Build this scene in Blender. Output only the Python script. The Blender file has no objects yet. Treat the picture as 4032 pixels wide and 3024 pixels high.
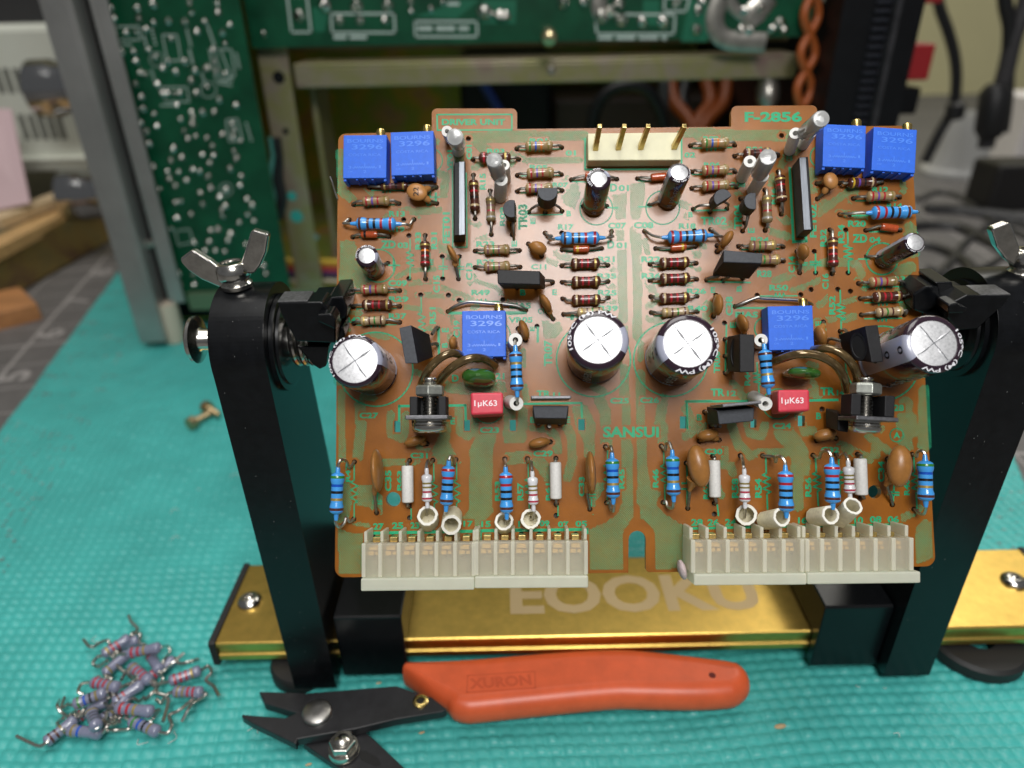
import bpy, math, random
import numpy as np
from mathutils import Vector, Matrix

random.seed(7)
rng = np.random.default_rng(7)
scene = bpy.context.scene
COL = scene.collection
R = math.radians

# ------------------------------------------------------------------ camera (1 unit = 1 cm)
FPX, PITCH, ROLL = 2800.0, R(28.7), R(1.2)
CAM = Vector((0, 0, 15.8))
FW = Vector((0, math.cos(PITCH), -math.sin(PITCH)))
RT0, UP0 = Vector((1, 0, 0)), Vector((0, math.sin(PITCH), math.cos(PITCH)))
RT = RT0 * math.cos(ROLL) - UP0 * math.sin(ROLL)
UP = RT0 * math.sin(ROLL) + UP0 * math.cos(ROLL)
cam = bpy.data.cameras.new('camera')
cam.lens, cam.sensor_width, cam.sensor_fit = 36 * FPX / 4032, 36, 'HORIZONTAL'
cam.clip_start, cam.clip_end = 0.3, 2000
cam.dof.use_dof = True
cam.dof.focus_distance = 13.75
cam.dof.aperture_fstop = 0.025 / 0.22
camo = bpy.data.objects.new('camera', cam)
COL.objects.link(camo)
m3 = Matrix((RT, UP, -FW)).transposed()
camo.matrix_world = Matrix.Translation(CAM) @ m3.to_4x4()
scene.camera = camo

# ------------------------------------------------------------------ light
world = bpy.data.worlds.new('World')
scene.world = world
world.use_nodes = True
world.node_tree.nodes['Background'].inputs[0].default_value = (0.95, 0.97, 1.0, 1)
world.node_tree.nodes['Background'].inputs[1].default_value = 0.115
scene.view_settings.view_transform = 'Standard'
scene.view_settings.look = 'None'
scene.view_settings.exposure = 0.0
scene.view_settings.gamma = 1.0
scene.cycles.use_denoising = True
scene.cycles.max_bounces = 8


def area(name, loc, target, sx, sy, power, color):
    l = bpy.data.lights.new(name, 'AREA')
    l.shape, l.size, l.size_y, l.energy, l.color = 'RECTANGLE', sx, sy, power, color
    o = bpy.data.objects.new(name, l)
    COL.objects.link(o)
    o.location = loc
    o.rotation_euler = (Vector(target) - Vector(loc)).to_track_quat('-Z', 'Y').to_euler()
    return o


area('bench_lamp', (4.0, -17.5, 44.0), (2.0, 15.0, 8.5), 20, 14, 18200, (1.0, 0.985, 0.965))
area('overhead_lamp', (-10, 25, 150), (0, 25, 0), 110, 70, 112000, (1.0, 0.98, 0.94))
area('back_right_ceiling_lamp', (62, 98, 100), (5, 15, 0), 70, 30, 42000, (1.0, 0.97, 0.90))  # unseen ceiling lamp, placed to brighten the right of the gold bar

# ------------------------------------------------------------------ pixel measurements -> real places


def ray(x, y):
    return FW + RT * ((x - 2016) / FPX) - UP * ((y - 1512) / FPX)


def MAT(x, y, z=0.0):
    d = ray(x, y)
    return CAM + d * ((z - CAM.z) / d.z)


def WY(x, y, Y):
    d = ray(x, y)
    return CAM + d * ((Y - CAM.y) / d.y)


_n = ray(2080, 1680).normalized()
BN = -_n
BO = CAM + _n * 16.3
BX = Vector((0, 0, 1)).cross(BN).normalized()
BY = BN.cross(BX)
BK = 0.885            # the board's own measure against the bench's, so that it sits in the jaws
BOARD_M = Matrix.Translation(CAM + _n * (16.3 * BK)) @ Matrix((BX, BY, BN)).transposed().to_4x4() @ Matrix.Scale(BK, 4)

ZONE = dict(A=(1300, 400, 2.765), B=(2000, 400, 2.765), C=(2700, 400, 2.212), D=(1300, 900, 2.765), E=(2000, 900, 2.765),
            F=(2700, 950, 2.212), G=(1250, 1450, 2.765), H=(2000, 1450, 2.765), I=(2700, 1500, 2.212), J=(1250, 1750, 2.765),
            K=(1950, 1750, 2.765), L=(2600, 1900, 2.011), M=(1550, 1250, 3.687), N=(2900, 1200, 3.16), S=(3432, 1150, 3.687),
            P=(0, 0, 1.0), Q=(650, 850, 2.765), T=(0, 2200, 2.011), U=(900, 2200, 1.475), V=(2532, 2000, 1.475),
            W=(0, 0, 2.011), X=(0, 700, 1.58), Y=(900, 0, 2.011), Z=(1900, 0, 2.011), R=(2932, 0, 2.011), O=(3432, 800, 3.687))


def px(z, x, y):
    a, b, s = ZONE[z]
    return a + x / s, b + y / s


def PB(z, x, y, h=0.0):
    """photo measurement -> point on the circuit board (board frame), h above its face"""
    u, v = px(z, x, y)
    d = ray(u, v)
    t = (BN.dot(BO - CAM) + h) / BN.dot(d)
    p = CAM + d * t - BO
    return Vector((p.dot(BX), p.dot(BY), h))


def sz(z, r, h=0.0):
    return r / ZONE[z][2] / (FPX / (16.3 - h))


# ------------------------------------------------------------------ materials
MATS = {}


def mat(name, col, rough=0.5, metal=0.0, noise=None, bump=None, coat=0.0, trans=0.0, spec=0.5, ramp=None, emit=None, sss=0.0, stretch=None):
    if name in MATS:
        return MATS[name]
    m = bpy.data.materials.new(name)
    m.use_nodes = True
    nt = m.node_tree
    b = nt.nodes['Principled BSDF']
    b.inputs['Base Color'].default_value = (*col, 1)
    b.inputs['Roughness'].default_value = rough
    b.inputs['Metallic'].default_value = metal
    b.inputs['Coat Weight'].default_value = coat
    b.inputs['Coat Roughness'].default_value = 0.08
    b.inputs['Transmission Weight'].default_value = trans
    b.inputs['Specular IOR Level'].default_value = spec
    if sss:
        b.inputs['Subsurface Weight'].default_value = sss
        b.inputs['Subsurface Radius'].default_value = (0.2, 0.2, 0.15)
        b.inputs['Subsurface Scale'].default_value = 0.4
    tc = nt.nodes.new('ShaderNodeTexCoord')
    src = tc.outputs['Object']
    if stretch:
        mp = nt.nodes.new('ShaderNodeMapping')
        mp.inputs['Scale'].default_value = stretch
        nt.links.new(src, mp.inputs['Vector'])
        src = mp.outputs['Vector']
    if noise or ramp:
        n = nt.nodes.new('ShaderNodeTexNoise')
        n.inputs['Scale'].default_value = noise[0]
        n.inputs['Detail'].default_value = 5
        n.inputs['Roughness'].default_value = 0.6
        nt.links.new(src, n.inputs['Vector'])
        cr = nt.nodes.new('ShaderNodeValToRGB')
        if ramp:
            e = cr.color_ramp.elements
            while len(e) < len(ramp):
                e.new(0.5)
            for i, (p, c) in enumerate(ramp):
                e[i].position, e[i].color = p, (*c, 1)
        else:
            a = noise[1]
            cr.color_ramp.elements[0].position = 0.28
            cr.color_ramp.elements[1].position = 0.72
            cr.color_ramp.elements[0].color = (*[max(0, c * (1 - a)) for c in col], 1)
            cr.color_ramp.elements[1].color = (*[min(1, c * (1 + a)) for c in col], 1)
        nt.links.new(n.outputs['Fac'], cr.inputs['Fac'])
        nt.links.new(cr.outputs['Color'], b.inputs['Base Color'])
    if bump:
        n2 = nt.nodes.new('ShaderNodeTexNoise')
        n2.inputs['Scale'].default_value = bump[0]
        n2.inputs['Detail'].default_value = 4
        nt.links.new(src, n2.inputs['Vector'])
        bp = nt.nodes.new('ShaderNodeBump')
        bp.inputs['Strength'].default_value = bump[1]
        bp.inputs['Distance'].default_value = bump[2] if len(bump) > 2 else 0.02
        nt.links.new(n2.outputs['Fac'], bp.inputs['Height'])
        nt.links.new(bp.outputs['Normal'], b.inputs['Normal'])
    MATS[name] = m
    return m


def translucent(name, col, amount, rough=0.35):
    """milky plastic that lets what is inside show through"""
    m = mat(name, col, rough, noise=(2.0, 0.06), bump=(14, 0.08))
    nt = m.node_tree
    out = nt.nodes['Material Output']
    b = nt.nodes['Principled BSDF']
    tr = nt.nodes.new('ShaderNodeBsdfTransparent')
    tr.inputs[0].default_value = (0.97, 0.95, 0.88, 1)
    tl = nt.nodes.new('ShaderNodeBsdfTranslucent')
    tl.inputs[0].default_value = (*col, 1)
    mx = nt.nodes.new('ShaderNodeMixShader')
    mx.inputs[0].default_value = 0.45
    mx2 = nt.nodes.new('ShaderNodeMixShader')
    mx2.inputs[0].default_value = amount
    nt.links.new(b.outputs[0], mx.inputs[1])
    nt.links.new(tl.outputs[0], mx.inputs[2])
    nt.links.new(mx.outputs[0], mx2.inputs[1])
    nt.links.new(tr.outputs[0], mx2.inputs[2])
    nt.links.new(mx2.outputs[0], out.inputs[0])
    return m


LEAD = mat('tinned_wire', (0.52, 0.50, 0.46), 0.28, 0.95, noise=(25, 0.25))
OLDLEAD = mat('aged_tinned_wire', (0.25, 0.235, 0.205), 0.38, 0.85, noise=(20, 0.35))
STEEL = mat('bright_steel', (0.62, 0.60, 0.56), 0.2, 1.0, noise=(6, 0.2), bump=(30, 0.05))
DSTEEL = mat('dull_nickel', (0.42, 0.41, 0.39), 0.36, 1.0, noise=(8, 0.25))
BRASS = mat('brass', (0.80, 0.60, 0.22), 0.25, 1.0, noise=(9, 0.2))
GOLDPIN = mat('gold_plate', (0.62, 0.47, 0.19), 0.3, 1.0, noise=(12, 0.25))
BLUE = mat('blue_plastic', (0.010, 0.125, 0.70), 0.5, noise=(9, 0.1), bump=(60, 0.06, 0.004))
BLUEPRINT = mat('blue_moulded_letters', (0.075, 0.24, 0.85), 0.3)
BLACKPL = mat('black_epoxy', (0.009, 0.009, 0.0105), 0.52, noise=(14, 0.35), bump=(40, 0.2, 0.006), spec=.28)
GREYEP = mat('grey_epoxy_top', (0.042, 0.047, 0.057), 0.5, noise=(14, 0.25), bump=(40, 0.2, 0.006), spec=.35)
DARKMET = mat('dark_metal_tab', (0.16, 0.16, 0.17), 0.35, 0.8, noise=(10, 0.3))
DISC = mat('brown_ceramic', (0.33, 0.145, 0.036), 0.33, noise=(6, 0.16), bump=(30, 0.06, 0.004))
ORDISC = mat('orange_ceramic', (0.42, 0.19, 0.055), 0.36, noise=(6, 0.14), bump=(30, 0.05, 0.004))
WHITECER = mat('white_ceramic', (0.72, 0.71, 0.68), 0.5, noise=(18, 0.1), bump=(40, 0.1, 0.004))
WOVEN = mat('cream_woven_sleeve', (0.68, 0.63, 0.46), 0.6, noise=(12, 0.14), bump=(55, 0.5, 0.01))
WOVENCUT = mat('frayed_sleeve_end', (0.82, 0.80, 0.72), 0.8, bump=(60, 0.5, 0.01))
CAPSLV = mat('dark_purple_sleeve', (0.026, 0.012, 0.022), 0.16, coat=0.6)
CAPSTR = mat('lilac_grey_stripe', (0.33, 0.34, 0.43), 0.25, coat=0.3)
ALU = mat('bare_aluminium', (0.74, 0.745, 0.76), 0.42, 0.65, ramp=[(0.3, (0.55, 0.555, 0.57)), (0.5, (0.72, 0.725, 0.74)), (0.7, (0.86, 0.86, 0.88))], noise=(16, 0.2), bump=(22, 0.12, 0.006))
PRINTW = mat('white_print', (0.72, 0.72, 0.76), 0.4)
PRINTGR = mat('grey_print', (0.26, 0.25, 0.27), 0.4)
SILK = mat('green_silkscreen', (0.020, 0.37, 0.175), 0.34, noise=(5, 0.12), spec=.35)
NYLON = mat('ivory_nylon', (0.66, 0.63, 0.42), 0.42, noise=(2, 0.1), bump=(9, 0.15, 0.01), sss=0.2)
CONN = translucent('milky_connector_nylon', (0.92, 0.91, 0.80), 0.25, .22)
CONNP = translucent('clearer_connector_nylon', (0.86, 0.83, 0.78), 0.70, .2)
GREENCAP = mat('green_dipped_film', (0.035, 0.12, 0.02), 0.14, coat=0.8, noise=(4, 0.15))
REDBOX = mat('red_box_film', (0.62, 0.045, 0.075), 0.42, noise=(10, 0.1), bump=(35, 0.08, 0.004))
REDDARK = mat('dark_red_base', (0.20, 0.02, 0.03), 0.4)
BRONZE = mat('brown_varnished_tube', (0.15, 0.098, 0.04), 0.2, 0.55, coat=0.5, noise=(5, 0.4))
GLASS = mat('clear_plastic_tube', (0.80, 0.81, 0.80), 0.16, trans=0.62, noise=(8, 0.06))
SOLDERM = mat('solder', (0.62, 0.60, 0.56), 0.24, 1.0)
OLDSOLDER = mat('underside_solder', (0.05, 0.045, 0.035), 0.5, 0.4)
DIODE = mat('red_glass_diode', (0.48, 0.085, 0.025), 0.12, coat=0.9, noise=(20, 0.3))

BANDC = dict(k=(0.006, 0.006, 0.007), n=(0.075, 0.02, 0.014), r=(0.38, 0.012, 0.022), o=(0.62, 0.16, 0.015), y=(0.62, 0.42, 0.03),
             g=(0.03, 0.2, 0.03), b=(0.006, 0.08, 0.48), v=(0.13, 0.055, 0.36), G=(0.45, 0.33, 0.10), w=(0.75, 0.75, 0.75),
             t=(0.52, 0.40, 0.22), V=(0.17, 0.06, 0.075), O=(0.22, 0.17, 0.045), s=(0.33, 0.32, 0.30), c=(0.40, 0.025, 0.055))
BODYC = dict(tan=(0.34, 0.225, 0.105), brown=(0.075, 0.021, 0.013), blue=(0.055, 0.32, 0.76), white=(0.70, 0.70, 0.72), beige=(0.42, 0.31, 0.18),
             lilac=(0.20, 0.21, 0.30), olive=(0.22, 0.165, 0.085))


def bandm(c):
    if c == 'G':
        return mat('gold_band', BANDC['G'], 0.35, 0.5)
    return mat('paint_band_' + dict(k='black', n='brown', r='red', o='orange', y='yellow', g='green', b='dark_blue', v='violet', w='white', t='buff', V='maroon', O='olive', s='grey', c='crimson')[c], BANDC[c], 0.28, coat=0.5)


def bodym(c):
    return mat('resistor_lacquer_' + c, BODYC[c], 0.25, coat=0.55, noise=(10, 0.08))


# ------------------------------------------------------------------ mesh building
ORG = {}


def frame_from(axis):
    z = axis.normalized()
    a = Vector((0, 0, 1)) if abs(z.z) < 0.9 else Vector((1, 0, 0))
    x = a.cross(z).normalized()
    return x, z.cross(x), z


def spline(pts, k=6):
    pts = [Vector(p) for p in pts]
    if len(pts) < 3:
        return pts
    out = []
    P = [pts[0] * 2 - pts[1]] + pts + [pts[-1] * 2 - pts[-2]]
    for i in range(1, len(P) - 2):
        a, b, c, d = P[i - 1:i + 3]
        for j in range(k):
            t = j / k
            out.append(0.5 * ((2 * b) + (c - a) * t + (2 * a - 5 * b + 4 * c - d) * t * t + (3 * b - a - 3 * c + d) * t ** 3))
    out.append(pts[-1])
    return out


class MB:
    def __init__(s):
        s.v, s.f, s.mi, s.sm = [], [], [], []

    def add(s, vs, fs, m=0, sm=False):
        o = len(s.v)
        s.v += [Vector(v) for v in vs]
        for i, f in enumerate(fs):
            s.f.append(tuple(k + o for k in f))
            s.mi.append(m[i] if isinstance(m, list) else m)
            s.sm.append(sm)
        return s

    def hexa(s, b, t, m=0):
        """b, t: four corners each, counter-clockwise seen from the top"""
        return s.add(list(b) + list(t), [(3, 2, 1, 0), (4, 5, 6, 7), (0, 1, 5, 4), (1, 2, 6, 5), (2, 3, 7, 6), (3, 0, 4, 7)], m)

    def box(s, lo, hi, m=0, M=None):
        x0, y0, z0 = lo
        x1, y1, z1 = hi
        b = [Vector(p) for p in ((x0, y0, z0), (x1, y0, z0), (x1, y1, z0), (x0, y1, z0))]
        t = [Vector((p.x, p.y, z1)) for p in b]
        if M is not None:
            b, t = [M @ p for p in b], [M @ p for p in t]
        return s.hexa(b, t, m)

    def prism(s, poly, h0, h1, m=0, M=None, sm=False):
        n = len(poly)
        area2 = sum(poly[i][0] * poly[(i + 1) % n][1] - poly[(i + 1) % n][0] * poly[i][1] for i in range(n))
        if area2 < 0:
            poly = poly[::-1]
        vs = [Vector((p[0], p[1], h0)) for p in poly] + [Vector((p[0], p[1], h1)) for p in poly]
        if M is not None:
            vs = [M @ p for p in vs]
        s.add(vs, [tuple(range(n - 1, -1, -1)), tuple(range(n, 2 * n))], m)
        o = len(s.v) - 2 * n
        for i in range(n):
            j = (i + 1) % n
            s.f.append((o + i, o + j, o + n + j, o + n + i))
            s.mi.append(m)
            s.sm.append(sm)
        return s

    def tube(s, pts, r, n=8, m=0, caps=True):
        pts = [Vector(p) for p in pts]
        k = len(pts)
        x = None
        vs = []
        for i, p in enumerate(pts):
            d = (pts[min(i + 1, k - 1)] - pts[max(i - 1, 0)])
            d = d.normalized() if d.length > 1e-9 else Vector((0, 0, 1))
            if x is None:
                x, y, _ = frame_from(d)
            x = (x - d * x.dot(d)).normalized()
            y = d.cross(x)
            rr = r[i] if isinstance(r, (list, tuple)) else r
            for a in range(n):
                t = 2 * math.pi * a / n
                vs.append(p + (x * math.cos(t) + y * math.sin(t)) * rr)
        fs = [(i * n + a, i * n + (a + 1) % n, (i + 1) * n + (a + 1) % n, (i + 1) * n + a) for i in range(k - 1) for a in range(n)]
        s.add(vs, fs, m, True)
        if caps:
            o = len(s.v) - len(vs)
            s.f += [tuple(o + a for a in range(n - 1, -1, -1)), tuple(o + (k - 1) * n + a for a in range(n))]
            s.mi += [m, m]
            s.sm += [False, False]
        return s

    def lathe(s, p0, p1, prof, n=16, m=None, caps=True, ref=None, wob=0.0):
        """prof: (t along p0->p1 as a fraction or beyond, radius); m: f(segment, angle index) -> slot"""
        p0, p1 = Vector(p0), Vector(p1)
        ax = p1 - p0
        x, y, z = frame_from(ax)
        if ref is not None:
            x = (ref - z * ref.dot(z)).normalized()
            y = z.cross(x)
        vs = []
        for t, r in prof:
            for a in range(n):
                w = 1 + (wob * math.sin(a * 5.3 + 1.7 * a * a) if wob else 0)
                q = 2 * math.pi * a / n
                vs.append(p0 + ax * t + (x * math.cos(q) + y * math.sin(q)) * r * w)
        fs, ms = [], []
        for i in range(len(prof) - 1):
            for a in range(n):
                fs.append((i * n + a, i * n + (a + 1) % n, (i + 1) * n + (a + 1) % n, (i + 1) * n + a))
                ms.append(m(i, a) if m else 0)
        s.add(vs, fs, ms, True)
        if caps:
            o = len(s.v) - len(vs)
            k = len(prof)
            s.f += [tuple(o + a for a in range(n - 1, -1, -1)), tuple(o + (k - 1) * n + a for a in range(n))]
            s.mi += [m(0, 0) if m else 0, m(k - 2, 0) if m else 0]
            s.sm += [False, False]
        return s

    def ell(s, c, ax, ay, az, m=0, nu=16, nv=10, pw=1.0):
        c = Vector(c)
        vs = []
        for j in range(nv + 1):
            t = math.pi * j / nv - math.pi / 2
            for i in range(nu):
                q = 2 * math.pi * i / nu
                cz, sz_ = math.cos(t), math.sin(t)
                vs.append(c + ax * (cz * math.cos(q)) + ay * (cz * math.sin(q)) + az * (math.copysign(abs(sz_) ** pw, sz_)))
        fs = [(j * nu + i, j * nu + (i + 1) % nu, (j + 1) * nu + (i + 1) % nu, (j + 1) * nu + i) for j in range(nv) for i in range(nu)]
        return s.add(vs, fs, m, True)

    def strip(s, pts, w, h=None, m=0, closed=False):
        """flat line in the xy plane"""
        pts = [Vector(p) for p in pts]
        if closed:
            pts = pts + [pts[0]]
        for a, b in zip(pts, pts[1:]):
            d = b - a
            if d.length < 1e-6:
                continue
            d.normalize()
            nrm = Vector((-d.y, d.x, 0)) * (w / 2)
            e = d * (w * 0.45)
            s.add([a - nrm - e, b - nrm + e, b + nrm + e, a + nrm - e], [(0, 1, 2, 3)], m)
        return s

    def build(s, name, mats, parent=None, org=None, bevel=0.0, segs=2, label=None):
        if not isinstance(mats, (list, tuple)):
            mats = [mats]
        if org is None:
            lo = Vector([min(v[i] for v in s.v) for i in range(3)])
            hi = Vector([max(v[i] for v in s.v) for i in range(3)])
            org = (lo + hi) / 2
        me = bpy.data.meshes.new(name)
        me.from_pydata([tuple(v - org) for v in s.v], [], s.f)
        for mm in mats:
            me.materials.append(mm)
        me.polygons.foreach_set('material_index', s.mi)
        me.polygons.foreach_set('use_smooth', s.sm)
        me.update()
        if any(s.sm):
            me.set_sharp_from_angle(angle=R(42))
        return link(name, me, parent, org, bevel, segs, label)


def link(name, me, parent=None, org=Vector((0, 0, 0)), bevel=0.0, segs=2, label=None):
    o = bpy.data.objects.new(name, me)
    COL.objects.link(o)
    ORG[o.name] = Vector(org)
    o.location = org
    if parent is not None:
        o.parent = parent
        o.location = Vector(org) - ORG[parent.name]
    if bevel:
        b = o.modifiers.new('soft_edges', 'BEVEL')
        b.width, b.segments, b.limit_method, b.angle_limit = bevel, segs, 'ANGLE', R(40)
    if label:
        o['label'] = label
    return o


def thing(name, label, cat, loc=(0, 0, 0), group=None, matrix=None):
    o = bpy.data.objects.new(name, None)
    o.empty_display_size = 0.5
    COL.objects.link(o)
    if matrix is not None:
        o.matrix_world = matrix
        ORG[o.name] = Vector((0, 0, 0))
    else:
        o.location = loc
        ORG[o.name] = Vector(loc)
    return tag(o, label, cat, group)


def tag(o, label, cat, group=None):
    o['label'], o['category'] = label, cat
    if group:
        o['group'] = group
    return o


def struct(o):
    o['kind'] = 'structure'
    return o


_FONT = {}


def glyphs(txt, bold=0.0):
    """text as flat triangles, normalised so that its cap box is 0..1 high and 0..aspect wide"""
    key = (txt, bold)
    if key in _FONT:
        return _FONT[key]
    cu = bpy.data.curves.new('lettering', 'FONT')
    cu.body, cu.size, cu.offset, cu.resolution_u = txt, 1.0, bold, 3
    o = bpy.data.objects.new('lettering', cu)
    COL.objects.link(o)
    dg = bpy.context.evaluated_depsgraph_get()
    me = bpy.data.meshes.new_from_object(o.evaluated_get(dg))
    vs = [v.co.copy() for v in me.vertices]
    fs = [tuple(p.vertices) for p in me.polygons]
    bpy.data.objects.remove(o)
    bpy.data.curves.remove(cu)
    bpy.data.meshes.remove(me)
    x0, x1 = min(v.x for v in vs), max(v.x for v in vs)
    y0, y1 = min(v.y for v in vs), max(v.y for v in vs)
    vs = [((v.x - x0) / max(1e-6, x1 - x0), (v.y - y0) / max(1e-6, y1 - y0)) for v in vs]
    _FONT[key] = (vs, fs)
    return vs, fs


def put_text(mb, txt, o, ux, uy, m=0, bold=0.012):
    """letters filling the parallelogram o, o+ux, o+uy"""
    vs, fs = glyphs(txt, bold)
    o, ux, uy = Vector(o), Vector(ux), Vector(uy)
    mb.add([o + ux * a + uy * b for a, b in vs], fs, m)


# ================================================================== SETTING
BENCH = mat('grey_bench', (0.13, 0.125, 0.12), 0.6, noise=(0.3, 0.15))
mb = MB()
mb.box((-140, -60, -3.2), (170, 128, -0.35))
struct(mb.build('bench_top', BENCH))
WALLM = mat('pale_olive_wall', (0.70, 0.65, 0.37), 0.8, noise=(0.05, 0.05))
mb = MB()
mb.box((-240, 128, -80), (260, 132, 230))
struct(mb.build('wall', WALLM))

# grey cutting mats with a printed grid, either side under the teal mat
CMAT = mat('grey_cutting_mat', (0.125, 0.118, 0.115), 0.55, noise=(1.2, 0.12))
LINEM = mat('pale_grid_print', (0.32, 0.30, 0.29), 0.6)


def cutting_mat(x0, x1, y0, y1, ang, label):
    t = thing('cutting_mat', label, 'cutting mat', ((x0 + x1) / 2, (y0 + y1) / 2, -0.35), 'grey cutting mats on the bench')
    c = Vector(((x0 + x1) / 2, (y0 + y1) / 2, 0))
    M = Matrix.Translation(c) @ Matrix.Rotation(ang, 4, 'Z')
    hx, hy = (x1 - x0) / 2, (y1 - y0) / 2
    MB().box((-hx, -hy, -0.345), (hx, hy, -0.06), 0, M).build('sheet', CMAT, t)
    g = MB()
    k = -hx + 1.3
    i = 0
    while k < hx:
        w = 0.09 if i % 5 == 0 else 0.045
        g.add([M @ Vector(p) for p in ((k - w, -hy + 1, -0.055), (k + w, -hy + 1, -0.055), (k + w, hy - 1, -0.055), (k - w, hy - 1, -0.055))], [(0, 1, 2, 3)])
        k += 2.54
        i += 1
    k = -hy + 1.3
    i = 0
    while k < hy:
        w = 0.09 if i % 5 == 0 else 0.045
        g.add([M @ Vector(p) for p in ((-hx + 1, k - w, -0.052), (hx - 1, k - w, -0.052), (hx - 1, k + w, -0.052), (-hx + 1, k + w, -0.052))], [(0, 1, 2, 3)])
        k += 2.54
        i += 1
    for q in range(8):
        put_text(g, str(q + 1), M @ Vector((hx - 4.2, -hy + 2 + q * 5.08, -0.05)), M.to_3x3() @ Vector((0, 1.2, 0)), M.to_3x3() @ Vector((-1.5, 0, 0)), bold=0.03)
    g.build('printed_grid', LINEM, t)


cutting_mat(-66, -21.0, 4, 70, R(12), 'grey gridded cutting mat at the far left beyond the teal mat')
cutting_mat(17, 72, 6, 66, R(-6), 'grey cutting mat with pale lines at the right behind the wing nut')

# teal mat with moulded pillows
TEAL = mat('teal_rubber', (0.062, 0.41, 0.38), 0.42, noise=(.45, 0.12), bump=(26, 0.2, 0.01), spec=0.4)


def teal_mat():
    la, lb = MAT(443, 1092), MAT(0, 1687)
    ra, rb = MAT(3960, 1700), MAT(4032, 1880)
    ys = [5.0]
    while ys[-1] < 45.5:
        ys.append(ys[-1] + (0.055 if ys[-1] < 17 else 0.09 if ys[-1] < 27 else 0.16))
    ys = np.array(ys)
    nx = 620
    xl = la.x + (ys - la.y) * (lb.x - la.x) / (lb.y - la.y)
    xr = ra.x + (ys - ra.y) * (rb.x - ra.x) / (rb.y - ra.y)
    xl = np.clip(xl, -30, -14.5)
    xr = np.clip(xr, 15.0, 25)
    t = np.linspace(0, 1, nx)
    X = xl[:, None] + (xr - xl)[:, None] * t[None, :]
    Y = np.repeat(ys[:, None], nx, 1)
    wob = 0.05 * np.sin(X * 0.9 + 0.4 * Y) + 0.04 * np.sin(Y * 1.7 - X * .3)
    u = (X + 0.17 * Y + wob) / 0.345
    v = (Y - 0.035 * X + 0.06 * np.sin(X * 0.55) + wob * .6) / 0.300
    cu, cv = np.abs(np.sin(np.pi * u)), np.abs(np.sin(np.pi * v))
    iu, iv = np.floor(u).astype(int), np.floor(v).astype(int)
    rnd = np.sin(iu * 12.9898 + iv * 78.233) * 43758.5453
    rnd = rnd - np.floor(rnd)
    Z = (cu ** 0.36) * (cv ** 0.42) * (0.082 + 0.044 * rnd) - 0.09
    Z += 0.012 * np.sin(X * 9 + 4 * rnd) * np.sin(Y * 8 + 5 * rnd) * cu * cv
    edge = np.minimum(np.arange(nx), np.arange(nx)[::-1])[None, :] < 1
    Z = np.where(edge, -0.09, Z)
    n = X.size
    co = np.stack([X, Y, Z], -1).reshape(-1, 3)
    ny = len(ys)
    a = (np.arange(ny - 1)[:, None] * nx + np.arange(nx - 1)[None, :]).reshape(-1)
    q = np.stack([a, a + 1, a + 1 + nx, a + nx], 1)
    me = bpy.data.meshes.new('work_mat')
    me.vertices.add(n)
    me.vertices.foreach_set('co', co.astype(np.float32).ravel())
    me.loops.add(q.size)
    me.loops.foreach_set('vertex_index', q.astype(np.int32).ravel())
    me.polygons.add(len(q))
    me.polygons.foreach_set('loop_start', np.arange(0, q.size, 4, dtype=np.int32))
    me.polygons.foreach_set('use_smooth', np.ones(len(q), dtype=bool))
    me.update(calc_edges=True)
    me.materials.append(TEAL)
    o = link('work_mat', me)
    tag(o, 'teal rubber work mat with moulded pillow texture under everything', 'mat')
    # slab under it, so that it has its thickness
    mb = MB()
    p = [(xl[0], ys[0]), (xr[0], ys[0])] + [(xr[i], ys[i]) for i in range(0, ny, 20)] + [(xr[-1], ys[-1]), (xl[-1], ys[-1])] + [(xl[i], ys[i]) for i in range(ny - 20, 0, -20)]
    mb.prism(p, -0.33, -0.095)
    mb.build('underside', TEAL, o)


teal_mat()

# ================================================================== BOARD HOLDER
GOLD = mat('gold_anodised_aluminium', (0.70, 0.47, 0.12), 0.34, 1.0, noise=(3, 0.12), bump=(75, 0.35, 0.008))
GOLDLOGO = mat('matt_etched_gold', (0.74, 0.57, 0.33), 0.58, 0.92, bump=(75, 0.3, 0.008))
BLACKAL = mat('black_anodised', (0.004, 0.0045, 0.0055), 0.27, 0.0, noise=(5, 0.4), bump=(90, 0.06, 0.003), spec=0.34)
RUBBER = mat('black_rubber', (0.012, 0.012, 0.012), 0.6)
WORN = mat('worn_jaw_edge', (0.14, 0.14, 0.145), 0.42, 0.6, noise=(18, 0.5), bump=(60, 0.3, 0.005))

holder = thing('board_holder', 'gold and black adjustable vise gripping the upright circuit board', 'vise', (2.8, 14.5, 0))
BX0, BX1, BY0, BY1 = -8.02, 15.0, 13.0, 15.93
b = MB()
prof = [(BY0 + 0.10, 0.46), (BY0 + 0.10, 0.56), (BY0, 0.58), (BY0, 0.74), (BY0 + 0.07, 0.78), (BY0 + 0.07, 1.0), (BY0, 1.04), (BY0, 1.16), (BY0 + 0.05, 1.2), (BY1 - 0.05, 1.2), (BY1, 1.15), (BY1, 0.46)]
Mx = Matrix(((0, 0, 1, 0), (1, 0, 0, 0), (0, 1, 0, 0), (0, 0, 0, 1)))   # prism axis -> world x
b.prism(prof, BX0 + 0.18, BX1 - 0.18, 0, Mx)
b.build('base_bar', GOLD, holder, bevel=0.02)
for x0, x1 in ((BX0, BX0 + 0.178), (BX1 - 0.178, BX1)):
    MB().prism([(BY0 - 0.03, 0.42), (BY0 - 0.03, 1.2), (BY0 + .05, 1.24), (BY1 + 0.03, 1.24), (BY1 + 0.03, 0.42)], x0, x1, 0, Mx).build('end_cap', RUBBER, holder, bevel=0.03)
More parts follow.
